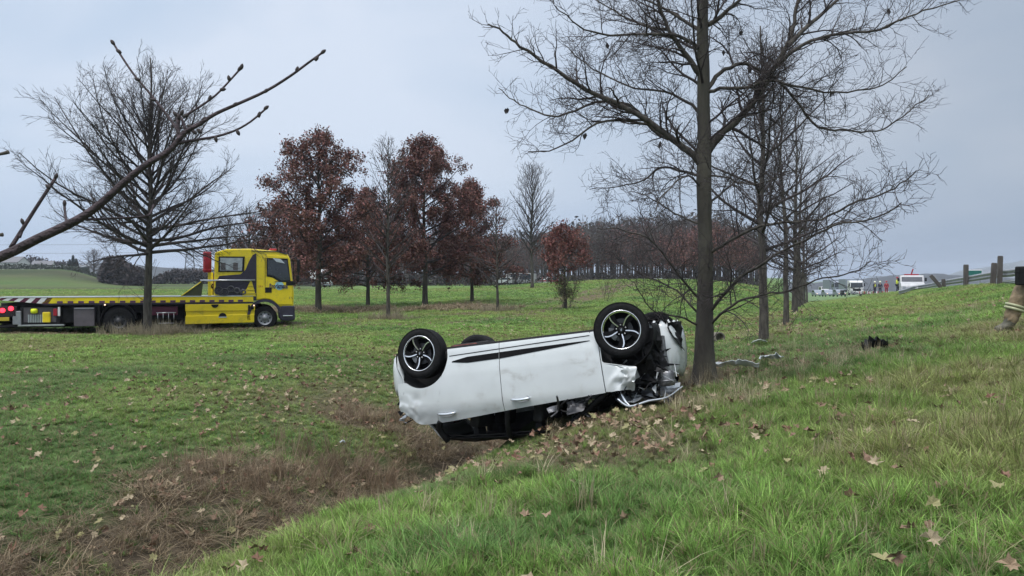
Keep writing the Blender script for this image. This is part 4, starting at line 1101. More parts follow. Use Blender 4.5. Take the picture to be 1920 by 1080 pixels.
# ---- debris on the grass
def debris(name, px, py, D, label, build, rz=0, cat='debris', mat='car_white', group=None):
    b_ = drop(W(px, py, D)); mb = MB(); build(mb); o = obj(name, mb, M[mat], None, True)
    o.location = (b_[0], b_[1], b_[2] + .15); o.rotation_euler = (R(-24), 0, rz); tag(o, label, cat, group)
    s = o.modifiers.new('t', 'SOLIDIFY'); s.thickness = .008; es = o.modifiers.new('e', 'EDGE_SPLIT'); es.split_angle = R(35)
    return o
def plate(L_, Wd, amp, seed, bow=.1):
    def f(mb):
        nu, nv = 14, 4; V = []
        for i in range(nu + 1):
            for j in range(nv + 1):
                u = i / nu - .5; v = j / nv - .5; tw = 1 - abs(u) * .8
                V.append((u * L_, v * Wd * tw, bow * (.25 - u * u) + (float(fbm(u * 6 + 9, v * 4, seed)) - .5) * amp))
        m = nv + 1; mb.add(V, [(i * m + j, (i + 1) * m + j, (i + 1) * m + j + 1, i * m + j + 1) for i in range(nu) for j in range(nv)])
    return f
debris('trim_strip', 1378, 722, 11.6, 'long white bumper strip on the grass just right of the big tree', plate(.66, .17, .12, 3, .16), R(-8))
debris('trim_piece', 1446, 700, 12.4, 'short white trim piece further right in the brown grass', plate(.36, .16, .10, 5, .14), R(10))
debris('trim_piece', 1424, 660, 16.5, 'small pale fragment near the foot of the second tree', plate(.36, .12, .07, 6, .14), R(25))
o = debris('broken_part', 1641, 668, 12.6, 'jagged black plastic car part on the green bank', plate(.42, .18, .30, 8, .16), R(15), mat='black')
debris('shard', 642, 848, 10.6, 'tiny white shard among the ditch leaves left of the car', plate(.07, .05, .04, 9, .05), .4)
# clod of torn turf behind the black part
b_ = drop(W(1662, 655, 13.2)); r = np.random.default_rng(3)
V = r.normal(size=(900, 3)) * (.26, .12, .035) + b_ + (0, 0, .04)
o = obj('torn_turf', leaf_quads(V, .05, 5, 1, .01), M['leaf_brown'], None); tag(o, 'scraped brown turf beside the black car part', 'turf', None, 'stuff')
# concrete pipe mouth in the ditch beyond the tree
b_ = drop(W(1350, 638, 19.5)); mb = MB(); lathe(mb, [(.10, -.3), (.10, .0), (.14, .0), (.14, -.3)], 20, (0, 0, 0), 'y'); lathe(mb, [(0, -.12), (.10, -.12)], 20, (0, 0, 0), 'y')
M['concrete'] = pm('old_concrete', (.16, .145, .12), .9, scale=9, bump=.5)
o = obj('drain_pipe', mb, M['concrete'], None, True); o.location = (b_[0], b_[1], b_[2] + .13); o.rotation_euler = (R(6), 0, R(-165)); tag(o, 'open round drain pipe end in the leaves beyond the big tree', 'pipe')
# ------------------------------------------------------------------ recovery truck (local: x forward from the tail at 0, near side is -y)
M['yellow'] = pm('truck_yellow', (.80, .62, .012), .30, var=.07, scale=1.2, coat=.3)
dirty(M['yellow'], (.16, .13, .06), 3.0, .45, .52, .72)
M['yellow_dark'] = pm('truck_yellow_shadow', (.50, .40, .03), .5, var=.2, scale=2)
M['navy'] = pm('dark_violet_plastic', (.028, .024, .045), .45, var=.2)
M['red'] = pm('signal_red', (.36, .012, .025), .4, var=.15)
M['white'] = pm('white_gloss', (.72, .72, .72), .35, var=.06)
M['lamp_red'] = pm('lit_red_lamp', (.9, .02, .04), .3, emit=3.0)
M['lamp_amber'] = pm('marker_lamp', (1, .7, .5), .3, emit=.8)
M['logo_blue'] = pm('logo_blue', (.30, .58, .72), .5, var=.1)
M['ink'] = pm('dark_lettering', (.03, .03, .08), .5)
M['dark_metal'] = pm('dark_chassis', (.022, .02, .022), .7, .2, var=.4, scale=6, bump=.2)
M['crate'] = pm('grey_box', (.10, .09, .10), .7, var=.15)
def text_mesh(name, s, size, mat, parent, loc, rot, ext=.002, bold=.0):
    c = bpy.data.curves.new(name, 'FONT'); c.body = s; c.size = size; c.extrude = ext; c.offset = bold; c.align_x = 'CENTER'; c.align_y = 'CENTER'
    tmp = bpy.data.objects.new('tmp', c); sc.collection.objects.link(tmp); bpy.context.view_layer.update()
    me = bpy.data.meshes.new_from_object(tmp.evaluated_get(bpy.context.evaluated_depsgraph_get()))
    bpy.data.objects.remove(tmp); me.materials.clear(); me.materials.append(mat)
    o = bpy.data.objects.new(name, me); sc.collection.objects.link(o); o.parent = parent; o.location = loc; o.rotation_euler = rot
    return o
M['engine_grey'] = pm('greasy_grey', (.10, .10, .11), .6, .3, var=.4, scale=12)
YAW = R(18); LT = 9.9; HW = 1.2
nose = np.array([-7.80, 29.3]); 
# near-side front corner of the cab at (LT, -HW)
cx_, sx_ = math.cos(YAW), math.sin(YAW)
ox = nose[0] - (LT * cx_ + HW * sx_); oy = nose[1] - (LT * sx_ - HW * cx_)
truck = empty('recovery_truck', (ox, oy, -.27), YAW, 'yellow flatbed recovery truck parked on the meadow behind the big bare tree', 'truck')
def fX(L_): return LT - float(np.interp(L_, [-1, 0, .25, 1.15, 1.245, 1.62, 1.98, 2.13, 2.82, 2.95, 3.10, 3.3, 3.6, 20], [-1, 0, .14, .90, .98, 1.28, 1.52, 1.70, 2.53, 2.66, 2.91, 3.1, 3.6, 20]))
def tb_(name, c, d, mat, parent=truck, bevel=.015, **k):
    mb = MB(); box(mb, c, d); return obj(name, mb, M[mat], parent, bevel=bevel, **k)
def tp_(name, poly, y0, y1, mat, parent=truck, bevel=.01):
    mb = MB(); prism(mb, poly, y0, y1, 'y'); return obj(name, mb, M[mat], parent, bevel=bevel)
# cab profile
cab_poly = [(fX(.03), .86), (fX(.0), 1.35), (fX(.07), 1.75), (fX(.22), 2.52), (fX(.34), 2.70), (fX(.75), 2.80), (fX(1.9), 2.88), (fX(2.6), 2.86), (fX(2.95), 2.74), (fX(2.98), 1.15), (fX(2.2), 1.0), (fX(1.9), 1.0), (fX(1.75), 1.04), (fX(1.3), 1.10), (fX(.95), 1.06), (fX(.72), .82), (fX(.05), .82)]
cab = tp_('cab', cab_poly, -HW + .02, HW - .02, 'yellow', bevel=.045)
tp_('roof_edge', [(fX(.35), 2.70), (fX(.75), 2.80), (fX(1.85), 2.82), (fX(1.85), 2.795), (fX(.75), 2.775), (fX(.38), 2.675)], -HW - .005, -HW + .05, 'navy', cab, .004)
wsn = tp_('windscreen', [(fX(.05), 1.78), (fX(.19), 2.5), (fX(.22), 2.5), (fX(.09), 1.78)], -HW + .14, HW - .14, 'glass_dark', cab, .004)
# door
dr = tp_('door', [(fX(.12), .90), (fX(.12), 1.75), (fX(.32), 2.62), (fX(1.22), 2.66), (fX(1.26), 1.12), (fX(1.05), 1.10), (fX(.92), 1.04), (fX(.74), .90)], -HW - .012, -HW + .05, 'yellow', cab, .012)
tp_('door_window_frame', [(fX(.20), 1.70), (fX(.33), 2.54), (fX(1.20), 2.56), (fX(1.20), 1.90), (fX(.95), 1.86), (fX(.66), 1.70)], -HW - .020, -HW + .04, 'black', dr, .006)
tp_('door_window', [(fX(.25), 1.76), (fX(.37), 2.48), (fX(1.15), 2.50), (fX(1.15), 1.97), (fX(.93), 1.93), (fX(.64), 1.76)], -HW - .026, -HW + .04, 'glass_dark', dr, .003)
tp_('wind_deflector', [(fX(.45), 2.36), (fX(.62), 2.52), (fX(.95), 2.55), (fX(.80), 2.42)], -HW - .05, -HW - .03, 'silver', dr, .004)
tb_('door_handle', (fX(1.12), -HW - .012, 1.42), (.22, .03, .19), 'black', dr, .03)
tb_('door_seam', (fX(1.245), -HW + .012, 1.9), (.018, .04, 1.35), 'black', cab, 0)
mb = MB(); lathe(mb, [(0, 0), (.19, 0), (.19, .004), (0, .004)], 28, (0, 0, 0), 'y'); o = obj('logo_oval', mb, M['logo_blue'], dr); o.location = (LT - .50, -HW - .0165, 1.57); o.scale = (.80, 1, .80)
mb = MB(); prism(mb, [(LT - .68, 1.70), (LT - .36, 1.70), (LT - .40, 1.725), (LT - .65, 1.725)], -HW - .020, -HW - .014, 'y'); obj('logo_roofline', mb, M['ink'], dr)
tx_ = text_mesh('lettering', 'Broekmans', .215, M['ink'], dr, (LT - .53, -HW - .036, 1.55), (R(90), 0, 0), .002, .008); tx_.scale = (.64, 1.1, 1)
text_mesh('lettering', '7.5', .12, M['ink'], dr, (fX(.20), -HW - .016, 1.13), (R(90), 0, 0))
tb_('grab_recess', (fX(.22), -HW - .012, 1.66), (.30, .03, .16), 'black', dr, .04)
text_mesh('lettering', '24 h', .09, M['red'], cab, (fX(1.44), -HW + .016, 1.55), (R(90), 0, 0))
# lower bumper, step, arch
tp_('front_bumper', [(fX(-.04), .36), (fX(-.02), .86), (LT - .42, .86), (LT - .48, .66), (LT - .46, .32), (fX(.1), .32)], -HW - .01, HW, 'navy', truck, .04)
tb_('bumper_step', (fX(.34), -HW - .03, .50), (.34, .05, .035), 'silver', truck, .01)
mb = MB(); lathe(mb, [(.50, -HW - .03), (.60, -HW - .03), (.60, -HW + .35), (.50, -HW + .35), (.50, -HW - .03)], 24, (LT - 1.0, 0, .50), 'y', -.15, math.pi + .25); obj('wheel_arch', mb, M['navy'], truck)
# sleeper side: window and dark swoosh
swp = [(fX(1.62), 1.05), (fX(1.62), 2.72), (fX(1.80), 2.66), (fX(1.98), 2.45), (fX(2.08), 2.15), (fX(2.22), 1.98), (fX(2.80), 1.92), (fX(2.92), 1.72), (fX(2.92), 1.30), (fX(2.5), 1.05)]
tp_('side_panel', swp, -HW - .008, -HW + .03, 'navy', cab, .006)
tp_('rear_side_window_frame', [(fX(2.13), 2.06), (fX(2.10), 2.60), (fX(2.82), 2.60), (fX(2.84), 2.06)], -HW - .004, -HW + .04, 'black', cab, .004)
tp_('rear_side_window', [(fX(2.18), 2.10), (fX(2.16), 2.55), (fX(2.78), 2.55), (fX(2.79), 2.10)], -HW - .010, -HW + .04, 'glass_sky', cab, .003) if 'glass_sky' in M else tp_('rear_side_window', [(fX(2.18), 2.10), (fX(2.16), 2.55), (fX(2.78), 2.55), (fX(2.79), 2.10)], -HW - .010, -HW + .04, 'lens_clear', cab, .003)
for q, xx in enumerate((2.70, 2.36)):
    tb_('headrest', (fX(xx), -HW - .013, 2.25), (.16, .006, .26), 'crate', cab, .002)
# mirrors and roof lights
mb = MB(); tube(mb, [(fX(.10), -HW, 2.52), (fX(-.10), -HW - .22, 2.55), (fX(-.14), -HW - .26, 2.2), (fX(-.12), -HW - .24, 1.72), (fX(.05), -HW, 1.66)], .018, 6, 3); mr = obj('mirror_arm', mb, M['black'], cab, True)
tb_('mirror', (fX(-.14), -HW - .27, 2.28), (.10, .20, .46), 'black', mr, .03); tb_('mirror', (fX(-.12), -HW - .25, 1.84), (.10, .20, .22), 'black', mr, .03)
mb = MB(); tube(mb, [(fX(.10), HW, 2.5), (fX(-.12), HW + .24, 2.5), (fX(-.12), HW + .24, 1.8)], .018, 6, 3); obj('mirror_arm', mb, M['black'], cab, True)
tb_('beacon_bar', (fX(.9), .2, 2.88), (.26, 1.3, .07), 'red', cab, .03)
# wheels
def truck_wheel(x, y, rr=.44, hub='white'):
    w = bpy.data.objects.new('wheel', None); sc.collection.objects.link(w); w.parent = truck; w.location = (x, y, rr); sg = -1 if y < 0 else 1; w.scale = (1, sg, 1)
    mb = MB(); lathe(mb, [(.24, .13), (.30, .145), (.40, .14), (rr - .01, .115), (rr, .08), (rr, -.08), (rr - .01, -.115), (.38, -.14), (.24, -.13)], 40, (0, 0, 0), 'y'); obj('tyre', mb, M['rubber'], w, True)
    mb = MB(); lathe(mb, [(.245, .135), (.225, .13), (.215, .07), (.19, .055), (.10, .09), (.09, .12), (.05, .14), (0, .145)], 30, (0, 0, 0), 'y'); rm = obj('rim', mb, M['disc'] if hub == 'g' else M['galv'], w, True)
    for q in range(8):
        a = q * math.pi / 4; mb = MB(); lathe(mb, [(0, .072), (.030, .070), (.030, .05)], 8, (.165 * math.cos(a), 0, .165 * math.sin(a)), 'y'); obj('rim_hole', mb, M['black'], rm)
    return w
for x, h in ((LT - 1.0, 'w'), (fX(5.72), 'g')):
    for y in (-HW + .17, HW - .17):
        w_ = truck_wheel(x, y, .43 if h == 'w' else .48, h)
        if h != 'w': w_.location.z = .40
# chassis, with dark boxes added to deepen the shade under the bed
tb_('chassis', (LT / 2 - .3, 0, .78), (LT - 1.6, .9, .26), 'dark_metal', truck, .01)
tb_('subframe', (LT / 2 - .8, 0, .97), (LT - 3.2, 1.4, .12), 'dark_metal', truck, .01)
tb_('shade_panel', (4.0, .98, .55), (7.6, .06, .86), 'dark_metal', truck, .01)  # dark panel added on the far side, stands in for under-bed shade
tb_('air_tank', (fX(4.3), .2, .62), (1.2, 1.3, .5), 'dark_metal', truck, .05)
tb_('spare_carrier', (fX(8.0), 0, .58), (1.0, 1.9, .6), 'dark_metal', truck, .05)
tb_('fuel_tank', (fX(3.0), .6, .62), (.9, .9, .5), 'dark_metal', truck, .06)
tb_('rear_crossmember', (.35, 0, .62), (.5, 2.2, .5), 'dark_metal', truck, .03)
tb_('centre_box', (fX(6.9), 0, .62), (1.2, 1.7, .55), 'dark_metal', truck, .03)
# deck
B0, B1 = .30, fX(1.78); ZD = 1.20
deck = tp_('flatbed', [(B0, ZD + .005), (B1, ZD), (B1, ZD - .10), (2.4, ZD - .10), (B0, ZD - .05)], -HW + .04, HW - .04, 'galv', truck, .01)
tp_('side_rail', [(2.15, ZD), (B1, ZD), (B1, ZD - .19), (1.85, ZD - .19)], -HW - .02, -HW + .035, 'yellow', deck, .006)
tp_('side_rail', [(2.15, ZD), (B1, ZD), (B1, ZD - .19), (1.85, ZD - .19)], HW - .035, HW + .02, 'yellow', deck, .006)
tp_('rail_lip', [(B0, ZD + .035), (B1, ZD + .03), (B1, ZD - .002), (B0, ZD + .002)], -HW - .03, -HW + .06, 'silver', deck, .004)
tp_('rail_underside', [(1.85, ZD - .195), (B1, ZD - .195), (B1, ZD - .25), (2.0, ZD - .25)], -HW - .01, -HW + .03, 'navy', deck, .004)
M['claret'] = pm('claret_marking', (.10, .010, .035), .5)
M['plum'] = pm('plum_marking', (.10, .035, .10), .5)
nbl = 19
for q in range(nbl):
    x0 = 2.35 + q * (B1 - 2.55) / nbl
    tp_('marking_block', [(x0, ZD - .185), (x0 + .17, ZD - .185), (x0 + .17, ZD - .115), (x0, ZD - .115)], -HW - .025, -HW - .018, 'plum', deck, 0)
# sloped tail with red and white chevrons
tail_top = lambda x: ZD - .005; tail_bot = lambda x: lerp(ZD - .03, ZD - .19, (x - B0) / (2.2 - B0 - .3))
n = 11; xs = np.linspace(B0, 2.10, n + 1)
for q in range(n):
    xa, xb = xs[q], xs[q + 1]; sh = .13
    po = [(xa + sh, ZD - .002), (xb + sh, ZD - .002), (xb - 0.02, tail_bot(xb)), (xa - .02, tail_bot(xa))]
    tp_('chevron', po, -HW - .02, -HW + .03, 'white' if q % 2 else 'claret', deck, 0)
# near side lockers
sb = tp_('side_locker', [(fX(3.60), .86), (fX(1.72), .86), (fX(1.72), .52), (fX(3.60), .30 + .12)], -HW + .02, -HW + .5, 'yellow', truck, .02)
tp_('locker_upper', [(fX(3.62), .94), (fX(1.70), .94), (fX(1.70), .70), (fX(3.62), .70)], -HW - .02, -HW + .3, 'yellow', sb, .012)
tp_('locker_lower', [(fX(3.62), .54), (fX(1.74), .58), (fX(1.74), .28), (fX(3.62), .25)], -HW - .03, -HW + .3, 'yellow', sb, .02)
def half_disc(name, x, z, rad, up, mat):
    mb = MB(); lathe(mb, [(0, -HW - .036), (rad, -HW - .036), (rad, -HW + .0)], 16, (x, 0, z), 'y', 0 if up else math.pi, math.pi if up else 2 * math.pi); return obj(name, mb, M[mat], sb)
half_disc('hand_hole', fX(2.95), .93, .12, False, 'black'); half_disc('hand_hole', fX(2.72), .50, .13, True, 'black')
tb_('reflector', (fX(2.72), -HW - .036, .485), (.27, .01, .04), 'silver', sb, 0)
tb_('latch', (fX(1.99), -HW - .03, .80), (.07, .03, .20), 'black', sb, .02)
mb = MB(); lathe(mb, [(0, -HW - .04), (.06, -HW - .036), (.06, -HW)], 16, (fX(1.84), 0, .79), 'y'); obj('latch', mb, M['black'], sb)
tb_('marker_lamp', (fX(1.75), -HW - .03, .88), (.05, .02, .05), 'lamp_amber', truck, .01); tb_('marker_lamp', (fX(6.12), -HW - .03, .95), (.05, .02, .05), 'lamp_amber', truck, .01)
# headboard: rail, yellow gussets, winch
mb = MB(); tube(mb, [(fX(3.32), -HW - .06, ZD + .56), (fX(1.68), -HW - .06, ZD + .57)], .030, 8); tube(mb, [(fX(3.32), HW - .05, ZD + .56), (fX(1.68), HW - .05, ZD + .57)], .028, 8); tube(mb, [(fX(3.30), -HW - .06, ZD + .56), (fX(3.30), HW - .05, ZD + .56)], .03, 8); obj('head_rail', mb, M['steel'], truck, True)
for q in range(5):
    mb = MB(); lathe(mb, [(.05 + .02 * q, -.02), (.10 + .012 * q, -.03), (.10 + .012 * q, .03), (.05, .02)], 14, (fX(2.15 + q * .17), -HW - .03, ZD + .16 + .05 * (q % 3)), 'y'); obj('winch_part', mb, M['engine_grey'], truck, True)
gs = tp_('gusset', [(fX(2.18), ZD), (fX(1.64), ZD), (fX(1.72), ZD + .18), (fX(1.84), ZD + .50), (fX(1.90), ZD + .56), (fX(1.96), ZD + .50), (fX(2.06), ZD + .25), (fX(2.16), ZD + .18)], -HW - .03, -HW + .05, 'yellow', truck, .01)
for q in range(3): tb_('gusset_rib', (fX(1.91), -HW - .035, ZD + .10 + q * .13), (.36 - q * .09, .02, .03), 'yellow_dark', gs, .004)
M['olive'] = pm('dark_olive', (.05, .055, .02), .6)
tp_('rear_gusset', [(fX(3.74), ZD + .02), (fX(3.30), ZD + .50), (fX(3.24), ZD + .50), (fX(3.30), ZD + .02)], -HW - .01, -HW + .05, 'olive', truck, .008)
mb = MB(); tube(mb, [(fX(3.76), -HW - .02, ZD + .02), (fX(3.30), -HW - .02, ZD + .52)], .018, 6); obj('gusset_edge', mb, M['yellow'], truck)
wm = MB(); lathe(wm, [(0, -.35), (.20, -.34), (.20, -.30), (.13, -.29), (.13, .29), (.20, .30), (.20, .34), (0, .35)], 18, (fX(2.45), -.6, ZD + .24), 'y'); wn_ = obj('winch', wm, M['rubber'], truck, True)
mb = MB()
rng = random.Random(2)
for q in range(9):
    p = [fX(rng.uniform(2.2, 3.0)), -HW + rng.uniform(.1, .5), ZD + .05]; tube(mb, [p, (p[0] + rng.uniform(-.1, .1), p[1], ZD + .35), (p[0] + rng.uniform(-.25, .25), p[1] + .1, ZD + .42), (p[0] + rng.uniform(-.3, .3), p[1], ZD + .08)], .02, 6, 3)
obj('hose', mb, M['black'], wn_, True)
tb_('equipment_box', (fX(2.75), -.5, ZD + .2), (.35, .5, .36), 'dark_metal', truck, .02)
mb = MB(); lathe(mb, [(0, -.36), (.12, -.36), (.14, -.33), (.14, .33), (.12, .36), (0, .36)], 20, (fX(3.10), -HW + .16, 2.40), 'z'); cy = obj('red_canister', mb, M['red'], truck, True)
tb_('canister_band', (fX(3.10), -HW + .17, 2.12), (.30, .31, .05), 'red', cy, .02)
tb_('cab_guard_post', (fX(3.06), -HW + .20, 1.62), (.10, .10, .86), 'yellow', truck, .01); tb_('cab_guard_post', (fX(3.06), HW - .20, 1.62), (.10, .10, .86), 'yellow', truck, .01)
tb_('red_hose_reel', (fX(2.95), -HW + .2, 1.66), (.10, .16, .5), 'red', truck, .03)
# equipment under the bed towards the tail
rk = tb_('tool_rack', (fX(8.07), -HW + .30, .60), (1.15, .36, .62), 'dark_metal', truck, .02)
tb_('rack_back', (fX(8.07), -HW + .105, .64), (.95, .02, .48), 'crate', rk, .004)
tb_('rack_shelf', (fX(8.00), -HW - .02, .30), (1.35, .14, .05), 'steel', rk, .006)
mb = MB()
for q in range(9): box(mb, (fX(8.40) + q * .05, -HW + .08, .52), (.022, .03, .26))
obj('rack_bars', mb, M['silver'], rk)
M['hivis'] = pm('hi_vis_yellow', (.75, .85, .02), .6, emit=.0)
mb = MB(); lathe(mb, [(0, .07), (.09, .06), (.11, 0), (.10, -.08), (0, -.10)], 14, (fX(8.23), -HW + .06, .78), 'z'); obj('yellow_bag', mb, M['hivis'], rk, True)
tb_('yellow_case', (fX(7.87), -HW + .06, .56), (.24, .10, .34), 'yellow', rk, .03)
tb_('red_case', (fX(7.61), -HW + .06, .72), (.12, .10, .24), 'red', rk, .02); tb_('white_case', (fX(7.50), -HW + .06, .74), (.07, .10, .30), 'white', rk, .01)
cr = tb_('grey_locker', (fX(6.75), -HW + .25, .55), (.62, .5, .62), 'crate', truck, .02); tb_('locker_trim', (fX(6.75), -HW - .01, .84), (.60, .02, .04), 'galv', cr, .005)
tb_('mudguard', (fX(6.3), -HW + .2, .58), (.04, .42, .75), 'black', truck, .01)
mb = MB(); lathe(mb, [(.52, -HW + .0), (.55, -HW + .0), (.55, -HW + .4), (.52, -HW + .4), (.52, -HW)], 20, (fX(5.72), 0, .45), 'y', .05, math.pi - .05); obj('rear_arch', mb, M['black'], truck)
tb_('red_frame', (fX(4.35), -HW + .2, .72), (.95, .1, .30), 'claret', truck, .02)
mb = MB(); tube(mb, [(fX(4.55), -HW + .04, .66), (fX(3.92), -HW + .04, .66)], .02, 6); tube(mb, [(fX(4.48), -HW + .04, .30), (fX(3.98), -HW + .04, .30)], .015, 6)
for q in range(4): tube(mb, [(fX(4.5 - q * .17), -HW + .04, .30), (fX(4.5 - q * .17), -HW + .04, .66)], .010, 6)
obj('ladder', mb, M['steel'], truck)
for xx, zz in ((fX(9.12), .80), (fX(8.88), .86)):
    mb = MB(); lathe(mb, [(0, -.02), (.075, -.015), (.075, .05)], 14, (xx, -HW - .02, zz), 'y'); obj('tail_lamp', mb, M['lamp_red'], truck)
tb_('lamp_board', (fX(9.1), -HW + .04, .76), (.75, .08, .34), 'dark_metal', truck, .02)
tb_('grey_panel', (fX(8.72), -HW + .05, .55), (.25, .10, .45), 'galv', truck, .02)
tb_('number_plate', (fX(9.1), -HW - .015, .52), (.34, .02, .12), 'yellow_dark', truck, .005)
# folded tow fork behind / under the tail, green lamp corner
mb = MB(); tube(mb, [(fX(10.2), -HW + .1, .22), (fX(8.4), -HW + .15, .30)], .05, 8); tube(mb, [(fX(10.2), -.4, .22), (fX(8.4), -.4, .3)], .05, 8); obj('tow_fork', mb, M['dark_metal'], truck)
tb_('rear_step', (.35, 0, .40), (.3, 2.2, .14), 'dark_metal', truck, .02)
# ------------------------------------------------------------------ overhanging branch close to the camera (its tree stands out of frame on the left)
def near_branch():
    D = 1.35
    Q = lambda px, py, dd=0: W(px, py, D + dd)
    base = drop(np.array([-2.1, 1.35, 0]))
    root = empty('young_tree', base, 0, 'bare budded branch reaching in over the scene from a tree out of frame', 'tree')
    B_ = lambda *a: Q(*a) - base
    mb = MB(); tr = [(0, 0, -.1), (.02, 0, .6), (.05, .02, 1.2), (.06, .02, 1.9), (.03, 0, 2.8), (.05, .05, 3.6)]
    tube(mb, tr, [.06, .05, .045, .036, .024, .008], 10, 4); obj('trunk', mb, M['bark'], root, True)
    join = np.array([.05, .02, 1.30])
    main = [join, B_(-420, 640), B_(-150, 535), B_(0, 482), B_(70, 448), B_(140, 415), B_(185, 385), B_(235, 340), B_(275, 308), B_(318, 282), B_(345, 250), B_(375, 232), B_(405, 213), B_(450, 193), B_(500, 170), B_(545, 142), B_(575, 120), B_(604, 99)]
    mb = MB(); tube(mb, main, [.013, .0100, .0092, .0083, .0078, .0072, .0065, .0060, .0054, .0048, .0042, .0035, .0030, .0026, .0024, .0022, .0020, .0018], 10, 3)
    M['branch_dark'] = pm('dark_young_bark', (.058, .040, .045), .8, var=.35, scale=60, bump=.5, bscale=160)
    lb = obj('branch', mb, M['branch_dark'], root, True)
    subs = [([(335, 262), (334, 235), (335, 216)], [.0042, .0035, .0045]), ([(340, 255), (320, 225), (285, 180), (255, 145), (232, 112), (213, 82)], [.0030, .0026, .0023, .0021, .0020, .0020]),
            ([(350, 248), (342, 226), (336, 218)], [.003, .0026, .003]), ([(345, 218), (375, 200), (405, 178), (430, 152), (448, 132)], [.0026, .0022, .0020, .0018, .0020]),
            ([(335, 268), (370, 262), (405, 256), (440, 245), (470, 228), (497, 205)], [.0034, .0028, .0024, .0021, .0019, .0020]),
            ([(20, 465), (45, 425), (75, 378), (104, 334)], [.0042, .0036, .0032, .0030]), ([(37, 445), (42, 432), (45, 420)], [.0025, .0022, .0030]),
            ([(125, 418), (122, 400), (121, 385)], [.0022, .002, .0024]), ([(160, 412), (200, 410), (240, 408), (275, 405), (284, 396), (288, 384)], [.0026, .0022, .0020, .0019, .0018, .0017])]
    for pl, r in subs:
        mb = MB(); tube(mb, [B_(px, py, .01 * q) for q, (px, py) in enumerate(pl)], [a_ * .88 for a_ in r], 8, 3); tw = obj('side_twig', mb, M['branch_dark'], lb, True)
    buds = [(604, 99, .6, .5), (592, 112, .4, .6), (556, 133, .3, .9), (497, 172, .5, .4), (440, 196, .7, .2), (380, 226, .5, .6), (375, 233, .5, .2), (213, 82, -.5, .7), (225, 98, -.7, .5), (448, 131, .5, .7), (452, 128, .3, .9), (430, 150, -.2, .9), (415, 168, .8, .1), (497, 204, .6, .5), (485, 218, .2, .8), (445, 246, .3, -.6), (404, 258, .2, -.8), (330, 216, -.5, .7), (340, 214, .3, .8), (345, 219, .7, .4), (335, 222, 0, 1), (104, 333, .4, .9), (92, 352, -.6, .6), (43, 418, -.3, .9), (121, 384, 0, 1), (260, 150, -.6, .3), (290, 188, -.7, .2), (393, 187, .2, .8), (353, 236, .9, -.4), (362, 246, .7, -.6), (372, 244, .6, -.6)]
    for px, py, ux, uz_ in buds:
        p = B_(px, py); d = np.array([ux, 0, uz_], float); d /= np.linalg.norm(d); mb = MB(); tube(mb, [p - d * .002, p + d * .002, p + d * .005, p + d * .008], [.0020, .0032, .0027, .0007], 7, 2)
        obj('bud', mb, M['twig'], lb, True)
    for pts in ([(-120, 300), (-40, 295), (0, 289), (16, 285)], [(-120, 455), (-40, 446), (-6, 441), (5, 440)]):
        mb = MB(); tube(mb, [join + (0, 0, .25)] + [B_(px, py) for px, py in pts], [.006, .004, .003, .0025, .0035], 8, 3); obj('side_twig', mb, M['bark'], root, True)
near_branch()

# ------------------------------------------------------------------ guard rail along the motorway edge
def road_z(t): return 1.4 - float(np.clip(.026 * (t - 36), 0, 16))
def rail_pt(px, py, s=6.45):
    """point on the rail line (offset s) below image column px"""
    k = (px - 960) / F_PX
    # s = y*(k*UY-UX)
    y = s / (k * UY - UX); x = k * y
    return x, y
gr = empty('guard_rail', (0, 0, 0), 0, 'bent steel motorway guard rail on posts at the top of the bank', 'guard rail')
def W3(px, py, s=6.45, off=0):
    x, y = rail_pt(px, py, s); d = y / CP; p = W(px, py, y / (CP + (540 - py) / F_PX * SP)); return p
rail_top = [W3(2300, 455), W3(2100, 478), W3(1960, 500), W3(1900, 511), W3(1870, 514), W3(1815, 523), W3(1770, 530), W3(1740, 536)] + [W(1712, 540, 52), W(1698, 545, 49), W(1684, 549, 47)]
rail_mid = [p + np.array([0, 0, -.34]) for p in rail_top[:8]] + [W(1712, 548, 51), W(1700, 552, 49)]
def wbeam(name, P, hgt, par):
    P = spline(P, 4); mb = MB(); prof = [(-.5, 0), (-.33, .05), (-.17, .05), (0, 0), (.17, .05), (.33, .05), (.5, 0)]; V = []
    for i in range(len(P)):
        tdir = P[min(i + 1, len(P) - 1)] - P[max(i - 1, 0)]; nrm = np.cross(tdir, (0, 0, 1)); nrm /= np.linalg.norm(nrm) + 1e-9
        for h, o_ in prof: V.append(P[i] + np.array([0, 0, h * hgt]) + nrm * o_ * -1)
    m = len(prof); mb.add(V, [(i * m + j, (i + 1) * m + j, (i + 1) * m + j + 1, i * m + j + 1) for i in range(len(P) - 1) for j in range(m - 1)])
    o = obj(name, mb, M['galv'], par, True, fix=False); s = o.modifiers.new('t', 'SOLIDIFY'); s.thickness = .012; return o
wbeam('rail_beam', rail_top, .26, gr); rm_ = wbeam('rail_beam', rail_mid, .10, gr)
def post(px, ytop, ybase, s, w, lean, name='rail_post', mat='wood_post', label=None):
    x, y = rail_pt(px, 0, s); p = W3(px, ytop, s); b_ = W3(px, ybase, s); L_ = p[2] - b_[2] + .35; mb = MB()
    box(mb, (0, 0, L_ / 2), (w * .82, w * .66, L_)); box(mb, (0, 0, L_ + .012), (w * .75, w * .6, .024)); o = obj(name, mb, M[mat], gr, bevel=.01); o.location = (b_[0], b_[1], b_[2] - .35); o.rotation_euler = (0, R(lean), R(-20))
    if label: o['label'] = label
    return o
post(1874, 481, 526, 6.25, .20, 1); post(1861, 494, 527, 6.2, .22, 3); post(1811, 497, 530, 6.3, .24, 0)
post(1772, 524, 541, 6.3, .22, -6); 
o = post(1771, 509, 534, 6.35, .22, -38, label='broken rail post leaning over to the left')
